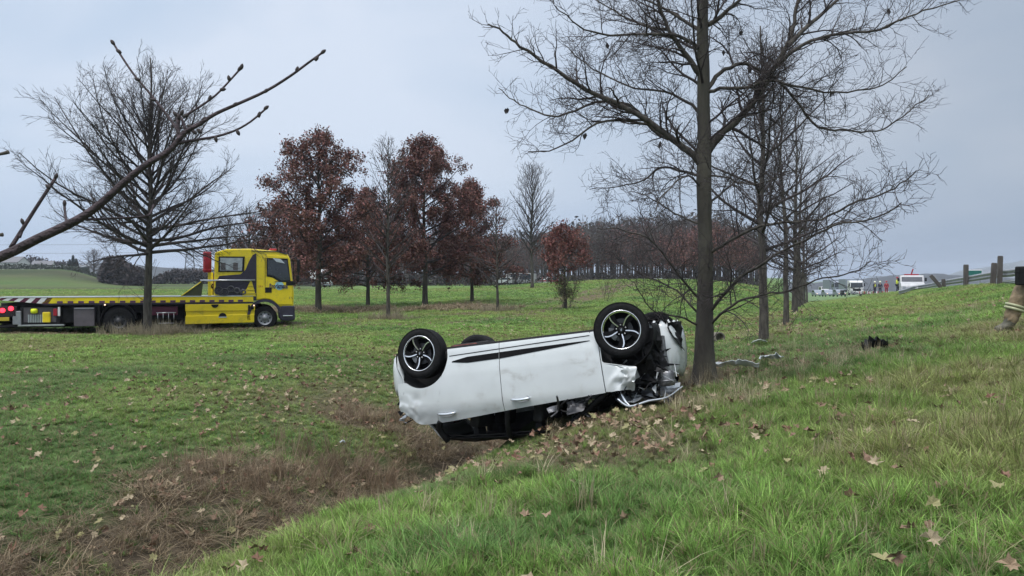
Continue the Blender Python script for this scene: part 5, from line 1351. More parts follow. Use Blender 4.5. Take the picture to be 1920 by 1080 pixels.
post(1764, 515, 536, 6.4, .10, -20, mat='galv'); post(1990, 465, 520, 6.3, .2, 0); post(2150, 440, 500, 6.3, .2, 0)

# ------------------------------------------------------------------ people
def skin_mesh(name, V, E, rad, sub=2, rootv=0):
    me = bpy.data.meshes.new(name); me.from_pydata([tuple(v) for v in V], E, [])
    tmp = bpy.data.objects.new('tmp', me); sc.collection.objects.link(tmp)
    sk = tmp.modifiers.new('skin', 'SKIN'); sk.use_smooth_shade = True
    for i, q in enumerate(me.skin_vertices[0].data): q.radius = (rad[i], rad[i]) if np.isscalar(rad[i]) else rad[i]; q.use_root = (i == rootv)
    ss = tmp.modifiers.new('sub', 'SUBSURF'); ss.levels = sub; ss.render_levels = sub
    bpy.context.view_layer.update(); dg = bpy.context.evaluated_depsgraph_get()
    out = bpy.data.meshes.new_from_object(tmp.evaluated_get(dg)); bpy.data.objects.remove(tmp); out.name = name; return out
M['skin'] = pm('skin', (.45, .28, .21), .55, var=.08)
M['glove'] = pm('dark_glove', (.03, .028, .022), .8)
M['tan'] = pm('tan_fire_suit', (.24, .18, .11), .85, var=.3, scale=9, bump=.5, bscale=40)
M['navy_suit'] = pm('navy_suit', (.025, .03, .05), .85, var=.3, scale=9)
M['red_suit'] = pm('red_suit', (.30, .02, .03), .8, var=.2)
M['boot'] = pm('boot', (.085, .080, .055), .6, var=.3, scale=10)
M['helmet_pale'] = pm('pale_helmet', (.70, .72, .55), .3, var=.05)
M['hivis2'] = pm('hi_vis_vest', (.62, .70, .05), .6, var=.1)
M['stripe'] = pm('reflective_stripe', (.36, .37, .22), .4, var=.1)
BULK = 1.0
def person(loc, rz, label, trousers='navy_suit', jacket='tan', helmet='helmet_pale', H=1.80, pose=None, group=None, vest=None, lod=1, stripes=True):
    k = H / 1.80
    J = dict(pel=(0, 0, .95), belly=(0, 0, 1.10), chest=(0, .0, 1.32), neck=(0, 0, 1.50), head0=(0, .01, 1.60), head1=(0, .02, 1.72),
             shl=(-.19, 0, 1.43), ell=(-.26, .02, 1.16), wrl=(-.25, .12, .93), hal=(-.25, .15, .85), shr=(.19, 0, 1.43), elr=(.26, .02, 1.16), wrr=(.25, .12, .93), har=(.25, .15, .85),
             hil=(-.10, 0, .90), knl=(-.12, .03, .50), anl=(-.13, -.02, .09), tol=(-.14, .16, .045), hir=(.10, 0, .90), knr=(.12, .03, .50), anr=(.13, -.02, .09), tor=(.14, .16, .045))
    if pose: J.update(pose)
    N = {a: i for i, a in enumerate(J)}; V = [tuple(c * k for c in J[a]) for a in J]
    E = [('pel', 'belly'), ('belly', 'chest'), ('chest', 'neck'), ('neck', 'head0'), ('head0', 'head1'), ('chest', 'shl'), ('shl', 'ell'), ('ell', 'wrl'), ('wrl', 'hal'), ('chest', 'shr'), ('shr', 'elr'), ('elr', 'wrr'), ('wrr', 'har'),
         ('pel', 'hil'), ('hil', 'knl'), ('knl', 'anl'), ('anl', 'tol'), ('pel', 'hir'), ('hir', 'knr'), ('knr', 'anr'), ('anr', 'tor')]
    rad = dict(pel=(.15, .115), belly=(.14, .105), chest=(.17, .12), neck=.058, head0=.085, head1=.088, shl=.065, ell=.046, wrl=.030, hal=.034, shr=.065, elr=.046, wrr=.030, har=.034, hil=.095, knl=.062, anl=.045, tol=.038, hir=.095, knr=.062, anr=.045, tor=.038)
    rl = [tuple(c * k for c in rad[a]) if not np.isscalar(rad[a]) else (rad[a] * k,) * 2 for a in J]
    def folds(o, a=.013, f=9.0):
        if not lod: return o
        me_ = o.data; n_ = len(me_.vertices); c_ = np.empty(n_ * 3, np.float32); me_.vertices.foreach_get('co', c_); c_ = c_.reshape(-1, 3); nn_ = np.empty(n_ * 3, np.float32); me_.vertices.foreach_get('normal', nn_); nn_ = nn_.reshape(-1, 3)
        d_ = (np.abs(fbm(c_[:, 2] * f + c_[:, 0] * 4, c_[:, 1] * f * .6 + c_[:, 2] * 5, 17, 3) - .5) * 2 - .3) * a * 1.6 + (fbm(c_[:, 2] * 3, c_[:, 1] * 4, 5) - .5) * a * 2
        me_.vertices.foreach_set('co', (c_ + nn_ * d_[:, None]).astype(np.float32).reshape(-1)); me_.update(); return o
    root = empty('person', loc, rz, label, 'person', group)
    body = obj('body', skin_mesh('body', V, [(N[a], N[b_]) for a, b_ in E], rl, 2 if lod else 1, 0), M['skin'], root, True)
    def wear(name, chain, rr, mat, par=root, edges=None):
        vs = [tuple(c * k for c in (J[a] if isinstance(a, str) else a)) for a in chain]; ed = edges or [(i, i + 1) for i in range(len(vs) - 1)]
        return obj(name, skin_mesh(name, vs, ed, [tuple(c * k * (1 + (BULK - 1) * .4) for c in q) if not np.isscalar(q) else (q * k * BULK,) * 2 for q in rr], 3 if lod else 1, 0), M[mat], par, True)
    tr_ = wear('trousers', ['pel', 'hil', 'knl', 'anl', 'hir', 'knr', 'anr'], [(.165, .13), .118, .088, .078, .118, .088, .078], trousers, edges=[(0, 1), (1, 2), (2, 3), (0, 4), (4, 5), (5, 6)]); folds(tr_, .03)
    jk = wear('jacket', ['pel', 'belly', 'chest', 'neck', 'shl', 'ell', 'wrl', 'shr', 'elr', 'wrr'], [(.18, .145), (.175, .14), (.20, .15), .078, .09, .072, .058, .09, .072, .058], jacket, edges=[(0, 1), (1, 2), (2, 3), (2, 4), (4, 5), (5, 6), (2, 7), (7, 8), (8, 9)]); folds(jk, .022)
    if vest: wear('vest', [(0, 0, 1.02), 'belly', 'chest', (0, 0, 1.44)], [(.185, .15), (.185, .15), (.21, .16), (.14, .12)], vest)
    for a, b_ in (('anl', 'tol'), ('anr', 'tor')):
        A = np.array(J[a]); up = A + (np.array(J['kn' + a[-1]]) - A) * .42
        bo = wear('boot', [tuple(up), a, b_], [.075, .066, .055], 'boot'); folds(bo, .012)
        if lod:
            T_ = np.array(J[b_]); so = MB(); dv = (T_ - A) * k; tube(so, [tuple(A * k - dv * .35 - (0, 0, .085)), tuple(A * k + dv * .4 - (0, 0, .085)), tuple(T_ * k + dv * .12 - (0, 0, .055))], [.05, .06, .045], 10, 3); obj('sole', so, M['rubber'], bo, True)
            for f_ in (.52, .62):
                c_ = A + (np.array(J['kn' + a[-1]]) - A) * f_; ax_ = (np.array(J['kn' + a[-1]]) - A); ax_ = ax_ / np.linalg.norm(ax_) * .02; so = MB(); tube(so, [tuple((c_ - ax_) * k), tuple((c_ + ax_) * k)], .088 * BULK * k + .014, 24); obj('reflective_band', so, M['stripe'], tr_, True)
    if lod:
        for sd in ('l', 'r'): wear('glove', ['wr' + sd, 'ha' + sd], [.05, .046], 'glove')
    mb = MB(); hc = np.array(J['head1']) * k + (0, -.005, .015)
    lathe(mb, [(.155 * k, -.03), (.140 * k, -.015), (.135 * k, .03), (.11 * k, .09), (.05 * k, .125), (0, .13)], 18, hc, 'z'); obj('helmet', mb, M[helmet], root, True)
    if lod:
        hd = (np.array(J['head0']) + np.array(J['head1'])) / 2 * k
        for sx in (-1, 1):
            mb = MB(); lathe(mb, [(0, .013), (.010, .008), (.013, 0), (.008, -.01)], 10, hd + (sx * .032, .082 * k, .01), 'y'); obj('eye', mb, M['black'], body, True)
            mb = MB(); lathe(mb, [(0, -.012), (.026, -.006), (.028, .004), (0, .01)], 10, hd + (sx * .092 * k, 0, -.01), 'x'); obj('ear', mb, M['skin'], body, True)
        mb = MB(); tube(mb, [hd + (0, .082, .01), hd + (0, .108, -.022), hd + (0, .09, -.030)], [.008, .014, .010], 8, 2); obj('nose', mb, M['skin'], body, True)
        mb = MB(); tube(mb, [hd + (-.022, .085, -.056), hd + (0, .092, -.058), hd + (.022, .085, -.056)], .005, 6, 2); obj('mouth', mb, M['boot'], body, True)
        for sd in ('l', 'r'):                                   # fingers closing round
            h = np.array(J['ha' + sd]) * k; wv = h - np.array(J['wr' + sd]) * k; wv /= np.linalg.norm(wv); sx = -1 if sd == 'l' else 1
            for q in range(4):
                p0 = h + np.array([0, (q - 1.5) * .019, 0]) - wv * .01; ln = (.06, .07, .066, .052)[q]
                mb = MB(); tube(mb, [p0, p0 + wv * ln * .5 + (-sx * .004, 0, 0), p0 + wv * ln * .8 + (-sx * .018, 0, 0), p0 + wv * ln * .78 + (-sx * .034, 0, .006)], [.0095, .009, .008, .007], 8, 3); obj('finger', mb, M['glove'], body, True)
            p0 = h + np.array([0, .035, .01]) - wv * .02; mb = MB(); tube(mb, [p0, p0 + np.array([-sx * .008, .028, -.012]), p0 + np.array([-sx * .02, .034, -.040])], [.011, .010, .008], 8, 3); obj('thumb', mb, M['glove'], body, True)
    if stripes:
        mb = MB()
        for zz, a, b_ in ((1.02, .195, .155), (1.24, .198, .157)):
            n = 24; V = [(a * k * math.cos(q * 2 * math.pi / n), b_ * k * math.sin(q * 2 * math.pi / n), (zz + dz) * k) for dz in (-.025, .025) for q in range(n)]
            mb.add(V, [(q, (q + 1) % n, n + (q + 1) % n, n + q) for q in range(n)])
        obj('reflective_band', mb, M['stripe'], jk, True)
    return root
# firefighter walking across the bank at the right edge of the photo
pb, pd = W(1958, 628, 13.6), 13.6
pb = drop(W(1964, 610, 13.2)); pb[2] -= .03; BULK = 1.45
stride = dict(hil=(-.09, .06, .92), knl=(-.10, .46, .57), anl=(-.10, .62, .06), tol=(-.11, .83, -.03), hir=(.10, -.02, .90), knr=(.11, -.04, .50), anr=(.11, -.32, .24), tor=(.12, -.16, .15),
              chest=(0, .04, 1.33), neck=(0, .06, 1.50), head0=(0, .09, 1.60), head1=(0, .11, 1.72), shl=(-.19, .05, 1.43), ell=(-.29, .06, 1.17), wrl=(-.26, .33, 1.20), hal=(-.25, .37, 1.13), shr=(.19, .03, 1.43), elr=(.25, -.10, 1.18), wrr=(.24, -.06, .95), har=(.24, -.05, .87))
ff = person((pb[0], pb[1], pb[2] + .0), R(82), 'firefighter in a tan suit striding in at the right edge with a black case', 'tan', 'tan', 'helmet_pale', 1.84, stride)
BULK = 1.0
# case carried in the near hand
bpy.context.view_layer.update()
hw = ff.matrix_world @ Vector((-.26, .36, .99))
cs = empty('equipment_case', hw, R(82), 'black hard case hanging from the hand of the striding firefighter', 'case')
mb = MB(); box(mb, (0, 0, -.12), (.16, .44, .30)); obj('case_body', mb, M['black'], cs, bevel=.02)
mb = MB(); tube(mb, [(0, -.09, .02), (0, -.08, .09), (0, .08, .09), (0, .09, .02)], .012, 6, 3); obj('case_handle', mb, M['rubber'], cs, True)
mb = MB(); box(mb, (0, 0, -.07), (.166, .446, .012)); obj('case_seam', mb, M['rubber'], cs)

def at_road(px, ybase, D):
    p = W(px, ybase, D); return (p[0], p[1], p[2])
# small figures by the recovery vehicle on the motorway
for px, yb, D, tr, jk, hm, vs, lb, rz in (
    (1640, 551, 118, 'navy_suit', 'navy_suit', 'helmet_pale', 'hivis2', 'person in a pale helmet and yellow vest leftmost of the group on the motorway', 200),
    (1650, 552, 112, 'navy_suit', 'navy_suit', 'helmet_pale', None, 'person in dark clothes and pale helmet standing on the motorway', 170),
    (1662, 551, 116, 'red_suit', 'red_suit', 'red', None, 'person all in red on the motorway, between the helmets and the white lorry', 150),
    (1682, 548, 98, 'navy_suit', 'hivis2', 'red', 'hivis2', 'person in a bright yellow jacket standing against the white lorry bonnet', 230)):
    person(at_road(px, yb, D), R(rz), lb, tr, jk, hm, 1.78, None, 'rescue workers on the motorway', vs, 0, False)

# ------------------------------------------------------------------ vehicles far off
M['wheel_far'] = M['rubber']
def wheel_far(par, x, y, r=.34, w=.24):
    mb = MB(); lathe(mb, [(0, -w / 2), (r * .6, -w / 2), (r, -w / 2 + .02), (r, w / 2 - .02), (r * .6, w / 2), (0, w / 2)], 18, (x, y, r), 'y'); o = obj('wheel', mb, M['rubber'], par, True)
    mb = MB(); lathe(mb, [(0, -w / 2 - .01), (r * .5, -w / 2 - .005)], 12, (x, y, r), 'y'); lathe(mb, [(0, w / 2 + .01), (r * .5, w / 2 + .005)], 12, (x, y, r), 'y'); obj('rim', mb, M['galv'], o)
def lorry(loc, rz, label, col, L_=9, Hc=2.9, W_=2.45, box_col=None, group=None, boxlen=5.6):
    """front at +x"""
    t = empty('lorry', loc, rz, label, 'lorry', group)
    c = obj('cab', prism(MB(), [(L_ / 2 - 2.2, .55), (L_ / 2 - 2.2, Hc), (L_ / 2 - .7, Hc), (L_ / 2 - .25, Hc - .25), (L_ / 2, 1.5), (L_ / 2, .45)], -W_ / 2, W_ / 2, 'y'), M[col], t, bevel=.08)
    obj('windscreen', prism(MB(), [(L_ / 2 + .015, 1.55), (L_ / 2 - .20, Hc - .42), (L_ / 2 - .26, Hc - .42), (L_ / 2 - .05, 1.55)], -W_ / 2 + .12, W_ / 2 - .12, 'y'), M['glass_dark'], c, bevel=.01)
    for sd in (1, -1): obj('side_window', box(MB(), (L_ / 2 - .95, sd * W_ / 2, 1.95), (.9, .03, .65)), M['glass_dark'], c); obj('headlamp', box(MB(), (L_ / 2 + .01, sd * .95, .75), (.04, .32, .18)), M['lens_clear'], c); obj('mirror', box(MB(), (L_ / 2 - .1, sd * (W_ / 2 + .16), 2.1), (.1, .2, .6)), M['black'], c)
    obj('grille', box(MB(), (L_ / 2 + .01, 0, 1.1), (.04, 1.5, .45)), M['black'], c); obj('bumper', box(MB(), (L_ / 2 - .05, 0, .45), (.3, W_ + .02, .35)), M['galv'], c, bevel=.03)
    obj('chassis', box(MB(), (0, 0, .75), (L_ - .6, .9, .3)), M['dark_metal'], t)
    if box_col: obj('box_body', box(MB(), (-L_ / 2 + boxlen / 2, 0, 1.1 + (Hc + .3 - 1.1) / 2), (boxlen, W_ - .02, Hc + .3 - 1.1)), M[box_col], t, bevel=.04)
    for x in (L_ / 2 - 1.3, -L_ / 2 + 1.6, -L_ / 2 + 2.8):
        for y in (-W_ / 2 + .15, W_ / 2 - .15): wheel_far(t, x, y, .46, .3)
    return t
def car_far(name, loc, rz, label, col, group=None, H=1.5, van=False, cat='car', stripe=None):
    t = empty(name, loc, rz, label, cat, group); Wd = 1.78
    pr = [(-2.1, .35), (-2.15, .95), (-2.0, H - .05 if van else 1.0), (-1.75 if not van else -1.95, H - .1), (-1.2, H), (.3 if not van else .9, H), (1.05 if not van else 1.5, 1.0), (1.95, .85), (2.15, .55), (2.1, .3)]
    b_ = obj('body', prism(MB(), pr, -Wd / 2, Wd / 2, 'y'), M[col], t, bevel=.08)
    gx = (.35, .98) if not van else (.95, 1.42)
    obj('windscreen', prism(MB(), [(gx[0] + .03, H - .08), (gx[1] + .03, 1.03), (gx[1] - .03, 1.0), (gx[0] - .03, H - .1)], -Wd / 2 + .1, Wd / 2 - .1, 'y'), M['glass_dark'], t)
    for sd in (1, -1): obj('side_window', prism(MB(), [(-1.55, 1.0), (-1.3, H - .1), (gx[0] - .05, H - .1), (gx[1] - .2, 1.0)], sd * Wd / 2 - .012, sd * Wd / 2 + .012, 'y'), M['glass_dark'], t); obj('headlamp', box(MB(), (2.10, sd * .65, .68), (.06, .34, .13)), M['lens_clear'], t)
    if stripe:
        for sd in (1, -1): obj('side_stripe', box(MB(), (0, sd * (Wd / 2 + .006), .75), (3.9, .012, .28)), M[stripe], t)
    for x in (-1.3, 1.3):
        for y in (-.78, .78): wheel_far(t, x, y, .32, .2)
    return t
# on the motorway at right
M['blue_grey'] = pm('blue_grey_paint', (.25, .28, .33), .4, var=.1)
p = at_road(1595, 553, 165); lorry(p, R(-98), 'white lorry facing the camera far off on the motorway', 'white', 9, 2.9, 2.5, 'blue_grey')
p = at_road(1545, 553, 200); car_far('van', p, R(-100), 'small white van left of the far white lorry on the motorway', 'white', None, 2.0, True, 'van')
p = at_road(1563, 551, 190); lorry(p, R(-95), 'grey lorry between the white van and the white lorry', 'blue_grey', 9, 3.0, 2.4, 'blue_grey')
for q, (px, D, c_, lb) in enumerate(((1533, 185, 'blue_grey', 'grey car at the left end of the queue, its headlamps lit'), (1552, 178, 'blue_grey', 'low grey car below the small white van'), (1574, 172, 'blue_grey', 'low grey car beside the white lorry'))):
    p = at_road(px, 556, D); cc = car_far('parked_car', p, R(-97), lb, c_, 'cars queuing on the motorway')
    for sd in (1, -1): obj('lit_lamp', box(MB(), (2.15, sd * .62, .68), (.03, .2, .12)), M['lamp_amber'], cc)
M['white_dull'] = pm('grimy_white', (.48, .48, .49), .5, var=.15, scale=1.5)
M['glass_grey'] = pm('grey_windscreen', (.07, .075, .09), .5, var=.2, scale=2, spec=.2)
# white recovery / utility vehicle close behind the end of the rail: front view
p = at_road(1709, 552, 88)
ut = empty('utility_truck', p, R(-112), 'white utility lorry with a wide windscreen parked behind the bent rail end', 'lorry')
obj('cab', prism(MB(), [(-1.2, .5), (-1.2, 2.0), (.35, 2.05), (.75, 1.35), (1.9, 1.18), (2.15, .9), (2.15, .35), (-1.0, .35)], -1.15, 1.15, 'y'), M['white_dull'], ut, bevel=.07)
obj('windscreen', prism(MB(), [(.40, 1.95), (.78, 1.38), (.72, 1.36), (.34, 1.93)], -1.0, 1.0, 'y'), M['glass_grey'], ut, bevel=.01)
for sd in (1, -1): obj('side_window', box(MB(), (-.2, sd * 1.155, 1.66), (.9, .02, .48)), M['glass_dark'], ut); obj('headlamp', box(MB(), (2.16, sd * .85, .78), (.04, .3, .2)), M['lens_clear'], ut); obj('mirror', box(MB(), (.5, sd * 1.32, 1.6), (.08, .2, .35)), M['black'], ut)
obj('load_bed', box(MB(), (-3.2, 0, 1.0), (3.8, 2.2, .3)), M['dark_metal'], ut); obj('beacon_bar', box(MB(), (-.2, 0, 2.13), (.25, 1.4, .12)), M['red'], ut)
mb = MB(); tube(mb, [(-1.5, 0, 1.1), (-1.6, .1, 2.2), (-1.4, .25, 2.75)], .07, 6, 3); obj('crane_arm', mb, M['red'], ut)
for x in (1.3, -3.6):
    for y in (-1.0, 1.0): wheel_far(ut, x, y, .42, .28)
# pale wreckage / barrier boards in front of the workers
for q in range(7):
    px = 1612 + q * 8.5; p = at_road(px, 556, 150)
    t_ = empty('barrier_board', p, R(-20), 'low red and white barrier board in the row in front of the rescue workers', 'barrier', 'barrier boards on the motorway')
    obj('board', box(MB(), (0, 0, .72), (.62, .05, .5)), M['stripe' if q % 2 else 'white'], t_); obj('stripe', box(MB(), (.0, -.03, .72), (.16, .02, .5)), M['red'], t_); obj('foot', box(MB(), (0, 0, .22), (.1, .3, .44)), M['rubber'], t_)
# green road sign behind the rail
p = W(1828, 528, 62); sg = empty('road_sign', (p[0], p[1], float(height(p[0], p[1]))), R(-18), 'green road sign with white border showing above the guard rail', 'sign'); zz = W(1828, 513, 62)[2] - float(height(p[0], p[1]))
M['sign_green'] = pm('sign_green', (.012, .13, .10), .4, var=.08)
obj('sign_border', box(MB(), (0, 0, zz), (.96, .03, .58)), M['white'], sg, bevel=.01); obj('sign_face', box(MB(), (0, -.02, zz - .01), (.88, .02, .48)), M['sign_green'], sg)
for sx in (-.35, .35): obj('post', lathe(MB(), [(.03, -.4), (.03, zz)], 8, (sx, .04, 0), 'z'), M['galv'], sg)
# at the wood: rescue vehicles and a lorry
p = drop(W(602, 521, 150)); lorry(p, R(-62), 'white lorry half hidden behind the first oak trunk', 'white', 6.5, 2.9, 2.4, 'white', None)
for q, (px, D, rz, lb, v, c_, stp) in enumerate(((968, 171, 8, 'white ambulance with red stripe left of the conical bare tree', True, 'white', 'red'), (986, 170, 160, 'white van directly beside the conical bare tree trunk', True, 'white', None), (1012, 172, 5, 'white car with a red stripe right of the conical bare tree', False, 'white', 'red'), (1030, 171, 175, 'white and red car under the wood edge left of the small oak', False, 'white', 'red'), (945, 169, 170, 'pale car half behind twigs, leftmost of the vehicles by the wood', False, 'white', None))):
    p = drop(W(px, 520, D)); p[2] += .25
    car_far('van' if v else 'parked_car', p, R(rz), lb, c_, 'vehicles parked along the wood', 2.3 if v else 1.5, v, 'van' if v else 'car', stp)
for px, D, lb in ((1240, 167, 'small white car at the wood edge left of the big trunk'), (1290, 167, 'white car just left of the big trunk, below the red trees')):
    p = drop(W(px, 520, D)); car_far('parked_car', p, R(10), lb, 'white', 'vehicles parked along the wood')

# ------------------------------------------------------------------ electricity pylon and wires at left
M['lattice'] = pm('pylon_steel', (.13, .14, .16), .7, .3)
D = 330; pz = drop(W(356, 521, D)); py_ = empty('pylon', pz, R(25), 'lattice electricity pylon behind the big bare tree', 'pylon'); Hp = 17.5
mb = MB()
def wdt(z): return np.interp(z, [0, 6, 12.5, Hp], [4.6, 3.4, 2.4, .8]) / 2
lv = [0, 3, 5.6, 8, 10.2, 12.2, 14, 15.8, Hp]
lines = []
for a in range(4):
    sx, sy = ((-1, -1), (1, -1), (1, 1), (-1, 1))[a]; tx, ty = ((1, -1), (1, 1), (-1, 1), (-1, -1))[a]
    for q in range(len(lv) - 1):
        w0, w1 = wdt(lv[q]), wdt(lv[q + 1])
        lines += [([(sx * w0, sy * w0, lv[q]), (sx * w1, sy * w1, lv[q + 1])], [.10, .10]), ([(sx * w0, sy * w0, lv[q]), (tx * w1, ty * w1, lv[q + 1])], [.06, .06]), ([(tx * w0, ty * w0, lv[q]), (sx * w1, sy * w1, lv[q + 1])], [.06, .06]), ([(sx * w0, sy * w0, lv[q]), (tx * w0, ty * w0, lv[q])], [.06, .06])]
tubes(mb, lines, 4); obj('tower', mb, M['lattice'], py_)
for zc, half in ((12.2, 5.0), (15.8, 3.6)):
    mb = MB(); lines = []
    for sd in (1, -1):
        for yy_ in (-.8, .8): lines += [([(sd * .8, yy_, zc), (sd * half, 0, zc + .1)], [.07, .07]), ([(sd * .8, yy_, zc + 1.2), (sd * half, 0, zc + .1)], [.07, .07])]
        for f in (.3, .55, .8): lines.append(([(sd * half * f, 0, zc), (sd * half * f, 0, zc + 1.2 * (1 - f))], [.05, .05]))
    tubes(mb, lines, 4); obj('cross_arm', mb, M['lattice'], py_)
bpy.context.view_layer.update()
for off, zc in ((-5, 12.2), (5, 12.2), (-3.6, 15.8), (3.6, 15.8)):
    a = py_.matrix_world @ Vector((off, 0, zc)); b_ = Vector(W(-500, 452 + (12.2 - zc) * 4, 430)) + Vector((off, 0, 0))
    pts = [tuple(a.lerp(b_, q / 16) - Vector((0, 0, 3.0 * 4 * (q / 16) * (1 - q / 16)))) for q in range(17)]
    mb = MB(); tube(mb, pts, .035, 3); o = obj('wire', mb, M['lattice'], None); tag(o, 'thin power line sagging from the pylon out of the left of the photo', 'wire', 'power lines on the pylon')
# ------------------------------------------------------------------ things on the left skyline
M['bush_far'] = pm('far_bush', (.055, .045, .045), .95, var=.35, scale=.3)
M['bush_green'] = pm('far_green', (.05, .06, .045), .95, var=.35, scale=.3)
M['conifer'] = pm('conifer', (.015, .025, .02), .95, var=.3)
def thicket(px0, px1, d, h, mat, label, seed, n, size, top=None):
    r = np.random.default_rng(seed); px = r.uniform(px0, px1, n); Dd = d + r.uniform(-5, 5, n); x = (px - 960) / F_PX * Dd
    u = (px - px0) / (px1 - px0); hh = h * (np.interp(u, *top) if top else np.sqrt(np.clip(4 * u * (1 - u), .02, 1))) * (.7 + .6 * fbm(px * .08, px * 0, seed))
    z = height(x, Dd) + hh * r.random(n) ** .7
    o = obj('thicket', leaf_quads(np.stack([x, Dd, z], -1), size, seed, 3, size * .35), mat, None); tag(o, label, 'bushes', None, 'stuff'); return o
thicket(188, 275, 165, 5.6, M['bush_far'], 'dark brown thicket on the field edge left of the big tree trunk', 5, 2600, .75, ([0, .12, .3, .5, .8, 1], [.3, .95, 1, .85, .6, .35]))
thicket(-60, 150, 330, 5.5, M['bush_far'], 'low dark hedge line behind the houses at far left', 6, 1400, 1.3)
thicket(285, 420, 210, 3.4, M['bush_far'], 'grey-brown scrub between the big tree and the truck cab', 7, 1500, .8)
thicket(-60, 210, 205, 1.2, M['bush_green'], 'rough olive grass strip crossing the left field', 8, 900, .6)
P_S = dict(levels=2, gap=[.6, .6, .5], len=[1, 2.0, 1.0], ang=(20, 50), wander=.2, up=.04, rmin=.03, el0=15, el1=72)
D = 215; b_ = drop(W(176, 510, D)); bare_tree('bare_tree', b_, 7.2, .25, 1.4, 5.0, 81, P_S, 'small round bare tree on the left skyline beside the dark conifers', 'tree', None, 'round', 0, 46, ('trunk_far', 'twig_far'))
for q, (px, hh) in enumerate(((131, 3.2), (137, 4.6), (143, 3.6))):
    D = 260; b_ = drop(W(px, 503, D)); r = np.random.default_rng(q); root = empty('conifer_tree', b_, 0, ['short dark conifer, left one of three on the left skyline', 'tallest and middle one of three dark conifers on the left skyline', 'dark conifer, right one of three on the left skyline'][q], 'tree', 'conifers on the left skyline')
    z = r.random(700) ** 1.3; a = r.uniform(0, 6.28, 700); rr = (1 - z) * 1.3 * r.uniform(.5, 1, 700)
    o = obj('crown', leaf_quads(np.stack([rr * np.cos(a), rr * np.sin(a), z * hh + .4], -1), .45, q, 2, .12), M['conifer'], root); mb = MB(); tube(mb, [(0, 0, -.2), (0, 0, hh * .8)], [.14, .03], 6); obj('trunk', mb, M['trunk_far'], root)
M['roof_grey'] = pm('roof_slate', (.16, .16, .17), .8); M['render_white'] = pm('white_render', (.60, .60, .58), .8, var=.06)
def house(px, D, w, h, label, rz=10, y=504):
    b_ = drop(W(px, y, D)); root = empty('house', (b_[0], b_[1], b_[2] - .2), R(rz), label, 'house'); d_ = w * .7
    obj('wall', prism(MB(), [(-d_ / 2, 0), (d_ / 2, 0), (d_ / 2, h), (0, h + d_ * .32), (-d_ / 2, h)], -w / 2, w / 2, 'x'), M['render_white'], root)
    mb = MB()
    for sd in (1, -1): v = [(-w / 2 - .3, 0, h + d_ * .32 + .12), (w / 2 + .3, 0, h + d_ * .32 + .12), (w / 2 + .3, sd * (d_ / 2 + .3), h - .06), (-w / 2 - .3, sd * (d_ / 2 + .3), h - .06)]; mb.add(v, [(0, 1, 2, 3)])
    o = obj('roof', mb, M['roof_grey'], root); s = o.modifiers.new('t', 'SOLIDIFY'); s.thickness = .15
    for sx in (-.28, .28): obj('window', box(MB(), (sx * w, -d_ / 2 - .02, h * .55), (w * .14, .06, h * .35)), M['glass_dark'], root)
house(82, 300, 6.5, 2.7, 'little white house left of the conifers on the skyline', 15, 503)
house(24, 300, 9, 3.6, 'white house with grey roof at the far left, partly behind a hedge', -8, 501)
b_ = drop(W(128, 502, 290)); root = empty('shed', b_, R(-12), 'long low pale-roofed shed by the three conifers', 'shed'); obj('wall', box(MB(), (0, 0, .9), (14, 4, 1.8)), M['bush_green'], root); obj('roof', box(MB(), (0, 0, 1.95), (14.6, 5, .28), ('X', .12)), M['galv'], root)
# telephone masts behind the first oak
D = 240; b_ = drop(W(574, 520, D)); mb = MB(); tube(mb, [(0, 0, 0), (0, 0, 42)], [.4, .22], 6); tube(mb, [(-1.2, 0, 36), (1.2, 0, 36)], .15, 4); tube(mb, [(-1.2, 0, 34), (-1.2, 0, 40)], .22, 5); tube(mb, [(1.2, 0, 34), (1.2, 0, 40)], .22, 5)
root = empty('mast', b_, 0, 'thin communications mast rising above the first rust-leaved oak', 'mast'); obj('pole', mb, M['lattice'], root)
